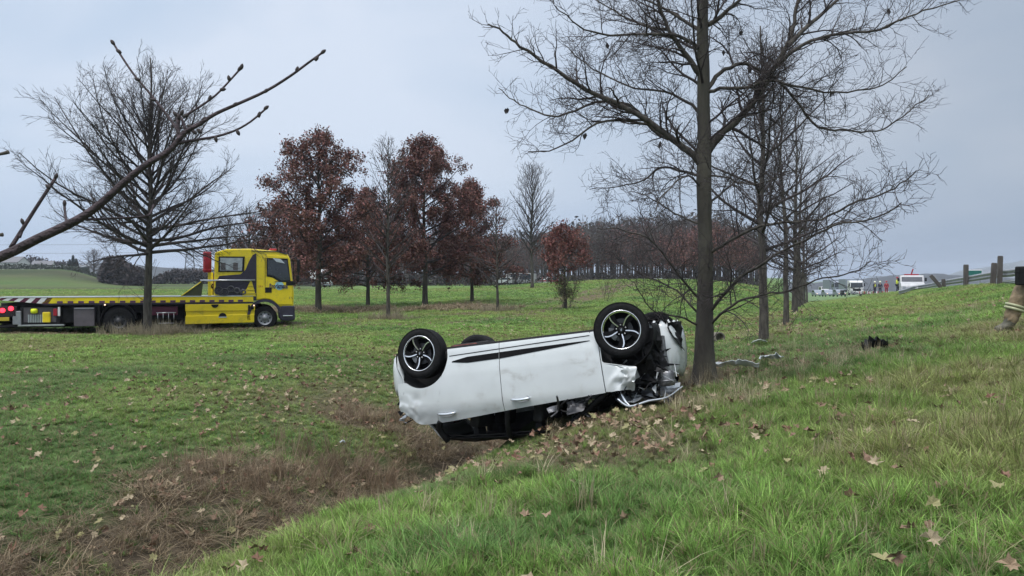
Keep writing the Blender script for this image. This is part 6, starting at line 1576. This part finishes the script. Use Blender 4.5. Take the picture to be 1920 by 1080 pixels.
# ------------------------------------------------------------------ grass, straw, fallen leaves
def inst_material(name, dark, translucent=.35):
    """blade material; colour comes from the per-tuft attribute 'tint' with a little per-blade variation"""
    m = bpy.data.materials.new(name); m.use_nodes = True; tt = m.node_tree; bb = tt.nodes['Principled BSDF']
    at = tt.nodes.new('ShaderNodeAttribute'); at.attribute_type = 'INSTANCER'; at.attribute_name = 'tint'
    g = tt.nodes.new('ShaderNodeNewGeometry'); mr = tt.nodes.new('ShaderNodeMapRange'); mr.inputs[3].default_value = .55; mr.inputs[4].default_value = 1.5
    tt.links.new(g.outputs['Random Per Island'], mr.inputs[0])
    vm = tt.nodes.new('ShaderNodeVectorMath'); vm.operation = 'SCALE'; tt.links.new(at.outputs['Color'], vm.inputs[0]); tt.links.new(mr.outputs[0], vm.inputs['Scale'])
    # some blades are straw
    gt = tt.nodes.new('ShaderNodeMath'); gt.operation = 'GREATER_THAN'; gt.inputs[1].default_value = dark
    w2 = tt.nodes.new('ShaderNodeTexWhiteNoise'); w2.noise_dimensions = '1D'; ml = tt.nodes.new('ShaderNodeMath'); ml.operation = 'MULTIPLY'; ml.inputs[1].default_value = 917.0
    tt.links.new(g.outputs['Random Per Island'], ml.inputs[0]); tt.links.new(ml.outputs[0], w2.inputs['W']); tt.links.new(w2.outputs['Value'], gt.inputs[0])
    mx = tt.nodes.new('ShaderNodeMix'); mx.data_type = 'RGBA'; tt.links.new(gt.outputs[0], mx.inputs[0]); tt.links.new(vm.outputs[0], mx.inputs[6]); mx.inputs[7].default_value = (.26, .21, .12, 1)
    tt.links.new(mx.outputs[2], bb.inputs['Base Color']); bb.inputs['Roughness'].default_value = .55; bb.inputs['Specular IOR Level'].default_value = .25
    tr = tt.nodes.new('ShaderNodeBsdfTranslucent'); tt.links.new(mx.outputs[2], tr.inputs[0]); ms = tt.nodes.new('ShaderNodeMixShader'); ms.inputs[0].default_value = translucent
    out = tt.nodes['Material Output']; tt.links.new(bb.outputs[0], ms.inputs[1]); tt.links.new(tr.outputs[0], ms.inputs[2]); tt.links.new(ms.outputs[0], out.inputs[0])
    return m
M['blade'] = inst_material('grass_blade', .79); M['straw'] = inst_material('straw_blade', .97)
def blades_mesh(n, radius, h0, h1, w, lean, seed, segs=4, curl=1.0, mat='blade', lobes=0):
    r = np.random.default_rng(seed)
    a = r.uniform(0, 2 * np.pi, n); rad = radius * np.sqrt(r.random(n)); base = np.stack([rad * np.cos(a), rad * np.sin(a), np.full(n, -.06)], -1)
    az = a + r.normal(0, 1.1, n); h = r.uniform(h0, h1, n); le = lean * r.uniform(.3, 1.4, n); wd = w * r.uniform(.6, 1.3, n)
    dirv = np.stack([np.cos(az), np.sin(az), np.zeros(n)], -1); tw = az + np.pi / 2 + r.normal(0, .5, n); side = np.stack([np.cos(tw), np.sin(tw), np.zeros(n)], -1)
    V = []; k = segs + 1
    for q in range(k):
        f = q / segs; bend = le * f ** 1.8 * curl
        c = base + dirv * (h * bend)[:, None] + np.array([0, 0, 1]) * (h * (f - .28 * np.minimum(1.8, le) * f ** 2.5))[:, None]
        ww = wd * (1 - f ** 2.2) * .5 + .0006
        V += [c - side * ww[:, None], c + side * ww[:, None]]
    V = np.stack(V, 1)                                   # n, 2k, 3
    idx = (np.arange(n) * 2 * k)[:, None, None] + np.array([[2 * q, 2 * q + 1, 2 * q + 3, 2 * q + 2] for q in range(segs)])[None]
    mb = MB(); mb.v = [V.reshape(-1, 3)]; mb.n = n * 2 * k; mb.q = [idx.reshape(-1, 4)]
    me = to_mesh('tuft', mb); me.materials.append(M[mat]); return me
def coll(name, meshes):
    c = bpy.data.collections.new(name)
    for i, me in enumerate(meshes):
        o = bpy.data.objects.new('%s_%02d' % (name, i), me); c.objects.link(o)
    return c
def scatter(name, c, pts, rot, scl, idx, tint, label, category=None, parent=None):
    me = bpy.data.meshes.new(name); me.vertices.add(len(pts)); me.vertices.foreach_set('co', np.ascontiguousarray(pts, np.float32).reshape(-1))
    for nm, tp, arr, key in (('rot', 'FLOAT_VECTOR', rot, 'vector'), ('scl', 'FLOAT_VECTOR', scl, 'vector'), ('idx', 'INT', idx, 'value'), ('tint', 'FLOAT_COLOR', np.concatenate([tint, np.ones((len(tint), 1))], 1), 'color')):
        at = me.attributes.new(nm, tp, 'POINT'); at.data.foreach_set(key, np.ascontiguousarray(arr, np.int32 if tp == 'INT' else np.float32).reshape(-1))
    o = bpy.data.objects.new(name, me); sc.collection.objects.link(o)
    ng = bpy.data.node_groups.new(name, 'GeometryNodeTree'); ng.interface.new_socket('Geometry', in_out='INPUT', socket_type='NodeSocketGeometry'); ng.interface.new_socket('Geometry', in_out='OUTPUT', socket_type='NodeSocketGeometry')
    N = ng.nodes; gi = N.new('NodeGroupInput'); go = N.new('NodeGroupOutput'); mp = N.new('GeometryNodeMeshToPoints'); ip = N.new('GeometryNodeInstanceOnPoints'); ci = N.new('GeometryNodeCollectionInfo')
    ci.inputs['Collection'].default_value = c; ci.inputs['Separate Children'].default_value = True; ci.inputs['Reset Children'].default_value = True
    def attr(nm, tp):
        a = N.new('GeometryNodeInputNamedAttribute'); a.data_type = tp; a.inputs['Name'].default_value = nm; return a.outputs['Attribute']
    ll = ng.links.new
    ll(gi.outputs[0], mp.inputs['Mesh']); ll(mp.outputs[0], ip.inputs['Points']); ll(ci.outputs[0], ip.inputs['Instance']); ip.inputs['Pick Instance'].default_value = True
    er = N.new('FunctionNodeEulerToRotation'); ll(attr('rot', 'FLOAT_VECTOR'), er.inputs[0])
    ll(attr('idx', 'INT'), ip.inputs['Instance Index']); ll(er.outputs[0], ip.inputs['Rotation']); ll(attr('scl', 'FLOAT_VECTOR'), ip.inputs['Scale']); ll(ip.outputs[0], go.inputs[0])
    md = o.modifiers.new('scatter', 'NODES'); md.node_group = ng
    o['kind'] = 'stuff'
    if parent is not None: o.parent = parent
    else:
        o['label'] = label; o['category'] = category
    return o
rg = np.random.default_rng(2024)
def frustum_pts(d0, d1, dens_fn, margin=.06, extra_near=0):
    """random points on the ground between two depths, inside a widened view wedge"""
    out = []
    edges = np.geomspace(d0, d1, 26)
    for a, b_ in zip(edges[:-1], edges[1:]):
        k = .625 + margin; area = k * (b_ * b_ - a * a); n = int(area * dens_fn((a + b_) / 2))
        y = np.sqrt(rg.uniform(a * a, b_ * b_, n)); x = rg.uniform(-k, k, n) * y; out.append(np.stack([x, y], -1))
    P = np.concatenate(out); return P[:, 0], P[:, 1]
def slope_rot(x, y, amt=.7):
    e = .15; gx = (height(x + e, y) - height(x - e, y)) / (2 * e); gy = (height(x, y + e) - height(x, y - e)) / (2 * e)
    return np.stack([np.clip(gy * amt, -.7, .7), np.clip(-gx * amt, -.7, .7), rg.uniform(0, 2 * np.pi, len(x))], -1)
def car_zone(x, y):
    """1 under the wreck"""
    s, t = st(x, y); cx = (x * fx.x + (y - 9.9) * fx.y); 
    px = (org.x, org.y); dx = x - px[0]; dy = y - px[1]; f2 = np.array([fx.x, fx.y]); f2 = f2 / np.linalg.norm(f2); n2 = np.array([yy.x, yy.y]); n2 = n2 / np.linalg.norm(n2)
    a = dx * f2[0] + dy * f2[1]; b_ = dx * n2[0] + dy * n2[1]
    return (np.abs(a - .1) < 1.75) & (np.abs(b_) < .72)
lush = coll('lush_grass', [blades_mesh(34, .075, .5, 1.0, .030, le, 10 + q, 4) for q, le in enumerate((.35, .6, .9, .5, 1.2, .75))])
shortg = coll('short_grass', [blades_mesh(30, .13, .35, 1.0, .040, le, 30 + q, 3) for q, le in enumerate((.7, 1.1, 1.5, .9, 1.3))])
coarse = coll('coarse_grass', [blades_mesh(22, .30, .35, 1.0, .085, le, 50 + q, 2) for q, le in enumerate((.8, 1.2, 1.0))])
stalk = coll('dry_stalk', [blades_mesh(26, .16, .45, 1.0, .010, le, 70 + q, 4, mat='straw') for q, le in enumerate((.15, .3, .5, .9))])
mat_ = coll('dry_mat', [blades_mesh(34, .5, .25, .7, .022, le, 90 + q, 4, mat='straw') for q, le in enumerate((1.3, 1.7, 2.0))])
def tint_green(x, y, n1, n2, n3, leafy, dry, near):
    n = len(x); u = rg.random((n, 1)); v = rg.random((n, 1))
    a = np.array([.120, .225, .046]); b_ = np.array([.250, .400, .095]); c_ = np.array([.290, .340, .105]); d_ = np.array([.23, .185, .11])
    col = a + (b_ - a) * np.clip(n1[:, None] * 1.7 - .35 + (u - .5) * .7, 0, 1)
    col = col + (c_ - col) * np.clip((n2[:, None] - .45) * 3, 0, .75)
    bl = np.clip((.42 - n2[:, None]) * 4, 0, .5); col = col + (np.array([.07, .165, .060]) - col) * bl
    k = np.clip(dry + leafy * .55, 0, .85)[:, None] * (v < .75); col = col + (d_ - col) * k
    return col * (.75 + .5 * u)
# near and middle-distance grass
x, y = frustum_pts(1.8, 115, lambda d: float(np.interp(d, [2, 5, 8, 12, 18, 30, 52, 80, 115], [370, 350, 320, 280, 165, 52, 17, 7, 3.5])))
s, t = st(x, y); b_r, l_f, p_a, s_w, d_r, n1, n2, n3 = masks(x, y)
keep = rg.random(len(x)) > np.clip(b_r * .90, 0, 1); keep &= rg.random(len(x)) > l_f * .5; keep &= ~car_zone(x, y); keep &= (rg.random(len(x)) > p_a * .7); keep &= s < 7.2
keep &= ~((s > -5.2) & (s < -3.9) & (t > 7.6) & (t < 12))
x, y, s, t, b_r, l_f, p_a, s_w, d_r, n1, n2, n3 = [q[keep] for q in (x, y, s, t, b_r, l_f, p_a, s_w, d_r, n1, n2, n3)]
D_ = np.hypot(x, y); z = height(x, y)
bank = smooth((s + 4.0) / .6)                       # long grass on the near bank, short on the meadow
hgt = .062 + .025 * n3 + bank * (.040 + .070 * smooth((n3 - .40) * 3)) * smooth((26 - D_) / 14)
hgt *= 1 - .45 * l_f; hgt *= 1 - .5 * np.exp(-((s + 3.3) / .9) ** 2 - ((t - 8.3) / 2.0) ** 2); hgt *= 1 + .9 * d_r * bank
hgt *= rg.uniform(.6, 1.35, len(x)); hgt *= np.interp(D_, [0, 3, 12, 30, 52, 115], [1, 1, 1, 1.2, 1.6, 3.0])
tint = tint_green(x, y, n1, n2, n3, l_f, np.clip(d_r * 1.0 + s_w, 0, 1), 0)
isn = (D_ < 13) & (bank > .3); ism = (~isn) & (D_ < 19); isf = D_ >= 19
P_ = np.stack([x, y, z], -1); rot = slope_rot(x, y)
def put(name, c, nvar, mask, hw, label, sxy=1.0):
    n = int(mask.sum()); h = hgt[mask]; sc_ = np.stack([h * hw * sxy, h * hw * sxy, h], -1)
    return scatter(name, c, P_[mask], rot[mask], sc_, rg.integers(0, nvar, n), tint[mask], label, 'grass')
put('lush_grass', lush, 6, isn, 1.0, 'long lush green grass on the near bank')
put('short_grass', shortg, 5, ism, 1.3, 'short green grass on the far side of the ditch')
put('meadow_grass', coarse, 3, isf, 1.6, 'short meadow grass further away')
print('grass', len(x))
# straw-coloured long tufts among the green, and the dry stalks of the ditch
def dry_pts(d0, d1, dens, f):
    x, y = frustum_pts(d0, d1, dens); s, t = st(x, y); m = masks(x, y); k = rg.random(len(x)) < f(s, t, *m); k &= ~car_zone(x, y); return x[k], y[k], s[k], t[k], [q[k] for q in m]
def dry_scatter(name, c, nv, pts, h0, h1, colA, colB, label, wide=1.0):
    x, y = pts[0], pts[1]; n = len(x); u = rg.random((n, 1)); tint = np.array(colA) * (1 - u) + np.array(colB) * u; h = rg.uniform(h0, h1, n)
    if callable(wide): pass
    return scatter(name, c, np.stack([x, y, height(x, y)], -1), slope_rot(x, y), np.stack([h * wide] * 2 + [h], -1), rg.integers(0, nv, n), tint, label, 'grass')
def blob(s, t, s0, t0, rs, rt): return np.exp(-((s - s0) / rs) ** 2 - ((t - t0) / rt) ** 2)
pp = dry_pts(3, 30, lambda d: float(np.interp(d, [3, 8, 15, 30], [95, 85, 50, 12])), lambda s, t, b, l, p, sw, d, n1, n2, n3: np.clip(b * (.85 + 1.2 * smooth((n3 - .48) * 5)), 0, 1) * ((s < -3.9)))
dry_scatter('dry_grass', mat_, 3, pp, .12, .30, (.135, .10, .067), (.36, .285, .185), 'flattened brown dead grass lining the ditch', 1.1)
pp = dry_pts(3, 16, lambda d: 55.0, lambda s, t, b, l, p, sw, d, n1, n2, n3: np.clip(b * smooth((n1 - .50) * 7) * .75 + blob(s, t, -5.45, 8.3, .65, .9) * .9 + blob(s, t, -4.9, 8.6, .5, .5) * 1.6, 0, 1) * (s < -4.3))
dry_scatter('dry_stalks', stalk, 4, pp, .20, .46, (.165, .115, .08), (.34, .26, .175), 'upright brown dead stalks standing in the ditch')
pp = dry_pts(3, 22, lambda d: 26.0, lambda s, t, b, l, p, sw, d, n1, n2, n3: np.clip((.06 + smooth((d - .10) * 5) * .40 + smooth((n3 - .60) * 8) * .5) * (s > -3) + blob(s, t, -.75, 9.6, .5, 1.3) * .7 + blob(s, t, 1.8, 6.2, .4, .6) * .6 + blob(s, t, .6, 3.9, .4, .4) * .5 + blob(s, t, .2, 12.5, .9, 1.5) * .5, 0, 1) * (s < 6.4))
dry_scatter('straw_grass', stalk, 4, pp, .16, .34, (.28, .235, .14), (.50, .43, .29), 'pale straw-coloured grass stalks on the near bank', 1.3)
pp = dry_pts(2.2, 15, lambda d: 34.0, lambda s, t, b, l, p, sw, d, n1, n2, n3: np.clip(.05 + smooth((n1 - .52) * 7) * .55 + l * .35 + .8 * blob(s, t, .9, 4.6, .5, .35), 0, 1) * (s > -3.4) * (s < 6))
dry_scatter('dead_grass', mat_, 3, pp, .07, .16, (.14, .105, .065), (.33, .26, .165), 'matted dead brown grass between the green on the near bank', 1.2)
pp = dry_pts(4, 26, lambda d: 16.0, lambda s, t, b, l, p, sw, d, n1, n2, n3: np.clip(.04 + smooth((n1 - .5) * 6) * .5 + smooth((s + 11) / 3) * .25, 0, 1) * (s < -6) * (s > -16))
dry_scatter('dead_grass', mat_, 3, pp, .06, .12, (.15, .12, .07), (.30, .25, .15), 'matted dead grass on the far side of the ditch', 1.2)
pp = dry_pts(24, 75, lambda d: float(np.interp(d, [24, 75], [22, 5])), lambda s, t, b, l, p, sw, d, n1, n2, n3: np.clip(sw * .9, 0, 1))
dry_scatter('straw_strip', coarse, 3, pp, .20, .42, (.20, .16, .10), (.36, .29, .20), 'unmown straw-coloured strip at the foot of the meadow trees', 1.8)
# tufts round the foot of the big left tree and the young trees
for (px, py, D, w, n, nm, lb) in ((290, 618, 25.0, .95, 130, 'weeds', 'pale dry weeds round the foot of the big bare tree'), (728, 602, 33, .7, 60, 'weeds', 'dry weeds round the foot of the slim young tree'), (933, 584, 40, .9, 60, 'weeds', 'dry weeds round the foot of the small bare tree right of the oaks'), (1322, 720, 11.0, .33, 40, 'weeds', 'pale dead stalks standing against the big trunk beside the car')):
    c0 = W(px, py, D); x = c0[0] + rg.normal(0, w * .6, n); y = c0[1] + rg.normal(0, w * .45, n)
    dry_scatter(nm, stalk, 4, (x, y), .25, .62 if D > 20 else .5, (.20, .17, .11), (.36, .31, .22), lb, 1.5 if D > 20 else .9)
# broad-leaved weeds among the grass
def leaf_mesh(seed, size=1.0, lobed=True):
    r = np.random.default_rng(seed); n = 13; V = [(0, 0, 0)]; F = []
    out = []
    for q in range(n):
        a = -math.pi / 2 + .5 + (2 * math.pi - 1.0) * q / (n - 1)
        rr = (.5 if q % 2 == 0 else (.33 if lobed else .45)) * (1.15 if abs(q - n // 2) < 2 else 1) * r.uniform(.85, 1.1)
        out.append((rr * math.cos(a), rr * math.sin(a)))
    V += [(p[0] * size, p[1] * size, (abs(p[0]) * r.uniform(.2, .8) + r.uniform(-.10, .16)) * size) for p in out]
    V.append((.02, -.75 * size, .12 * size)); V.append((-.02, -.75 * size, .12 * size))
    F = [(0, 1 + q, 2 + q) for q in range(n - 1)] + [(0, n, n + 1, n + 2)]
    me = bpy.data.meshes.new('fallen_leaf'); me.from_pydata(V, [], F); return me
def leafpm(name, col):
    return pm(name, col, .75, var=.3, scale=30, bump=.2)
LM = [leafpm('fallen_leaf_tan', (.27, .19, .12)), leafpm('fallen_leaf_pale', (.36, .29, .19)), leafpm('fallen_leaf_brown', (.19, .115, .075)), leafpm('fallen_leaf_red', (.20, .11, .07)), leafpm('fallen_leaf_olive', (.26, .24, .11))]
leafs = []
for q in range(10):
    me = leaf_mesh(200 + q); me.materials.append(LM[q % 5]); leafs.append(me)
x, y = frustum_pts(2.4, 34, lambda d: float(np.interp(d, [2, 6, 12, 34], [44, 44, 34, 9])), .02); s, t = st(x, y); b_r, l_f, p_a, s_w, d_r, n1, n2, n3 = masks(x, y)
pr = .11 + .95 * np.clip(l_f * 1.1 + b_r * 1.0 + .35 * (s > -3.5) * smooth((n2 - .45) * 4) * (t < 12) + .30 * (s < -7) * (s > -11) * smooth((t - 4) / 3), 0, 1); pr *= (s < 5.5)
pr = np.where((s > -3.6) & (t < 6.5), pr * .7, pr)
k = (rg.random(len(x)) < pr) & ~car_zone(x, y); x, y, s, b_r = x[k], y[k], s[k], b_r[k]; D_ = np.hypot(x, y); o_ = np.argsort(D_)
x, y, s, b_r = x[o_], y[o_], s[o_], b_r[o_]; lift = np.where(b_r > .4, .05, np.where(s > -4, .085, .055)); z = height(x, y) + lift * rg.uniform(.6, 1.4, len(x))
n = len(x); sz = rg.uniform(.045, .092, n); rz = rg.uniform(0, 6.28, n); tx = rg.normal(0, .5, n); ty = rg.normal(0, .5, n)
NB = 280
for q in range(min(NB, n)):
    o = bpy.data.objects.new('fallen_leaf', leafs[rg.integers(0, 10)]); sc.collection.objects.link(o); o.parent = ground; o.location = (x[q], y[q], z[q]); o.rotation_euler = (tx[q], ty[q], rz[q]); o.scale = (sz[q],) * 3
c = bpy.data.collections.new('leaf_kinds')
for q, me in enumerate(leafs): c.objects.link(bpy.data.objects.new('leaf_kind_%02d' % q, me))
m = slice(NB, n)
lo = scatter('fallen_leaves', c, np.stack([x, y, z], -1)[m], np.stack([tx, ty, rz], -1)[m], np.stack([sz] * 3, -1)[m], rg.integers(0, 10, n - NB), np.ones((n - NB, 3)), None, None, ground)
print('leaves', n)
# ------------------------------------------------------------------ damp air
hm = bpy.data.materials.new('damp_air'); hm.use_nodes = True; ht = hm.node_tree; ht.nodes.clear()
ho = ht.nodes.new('ShaderNodeOutputMaterial'); hv = ht.nodes.new('ShaderNodeVolumePrincipled')
hv.inputs['Color'].default_value = (.80, .88, 1.0, 1); hv.inputs['Density'].default_value = .00030; hv.inputs['Anisotropy'].default_value = .2
ht.links.new(hv.outputs[0], ho.inputs['Volume'])
hz = obj('haze', box(MB(), (0, 1580, 17.5), (7000, 4500, 87)), hm, None, kind='stuff')
hz['label'] = 'thin blue-grey damp air over the whole scene'; hz['category'] = 'haze'
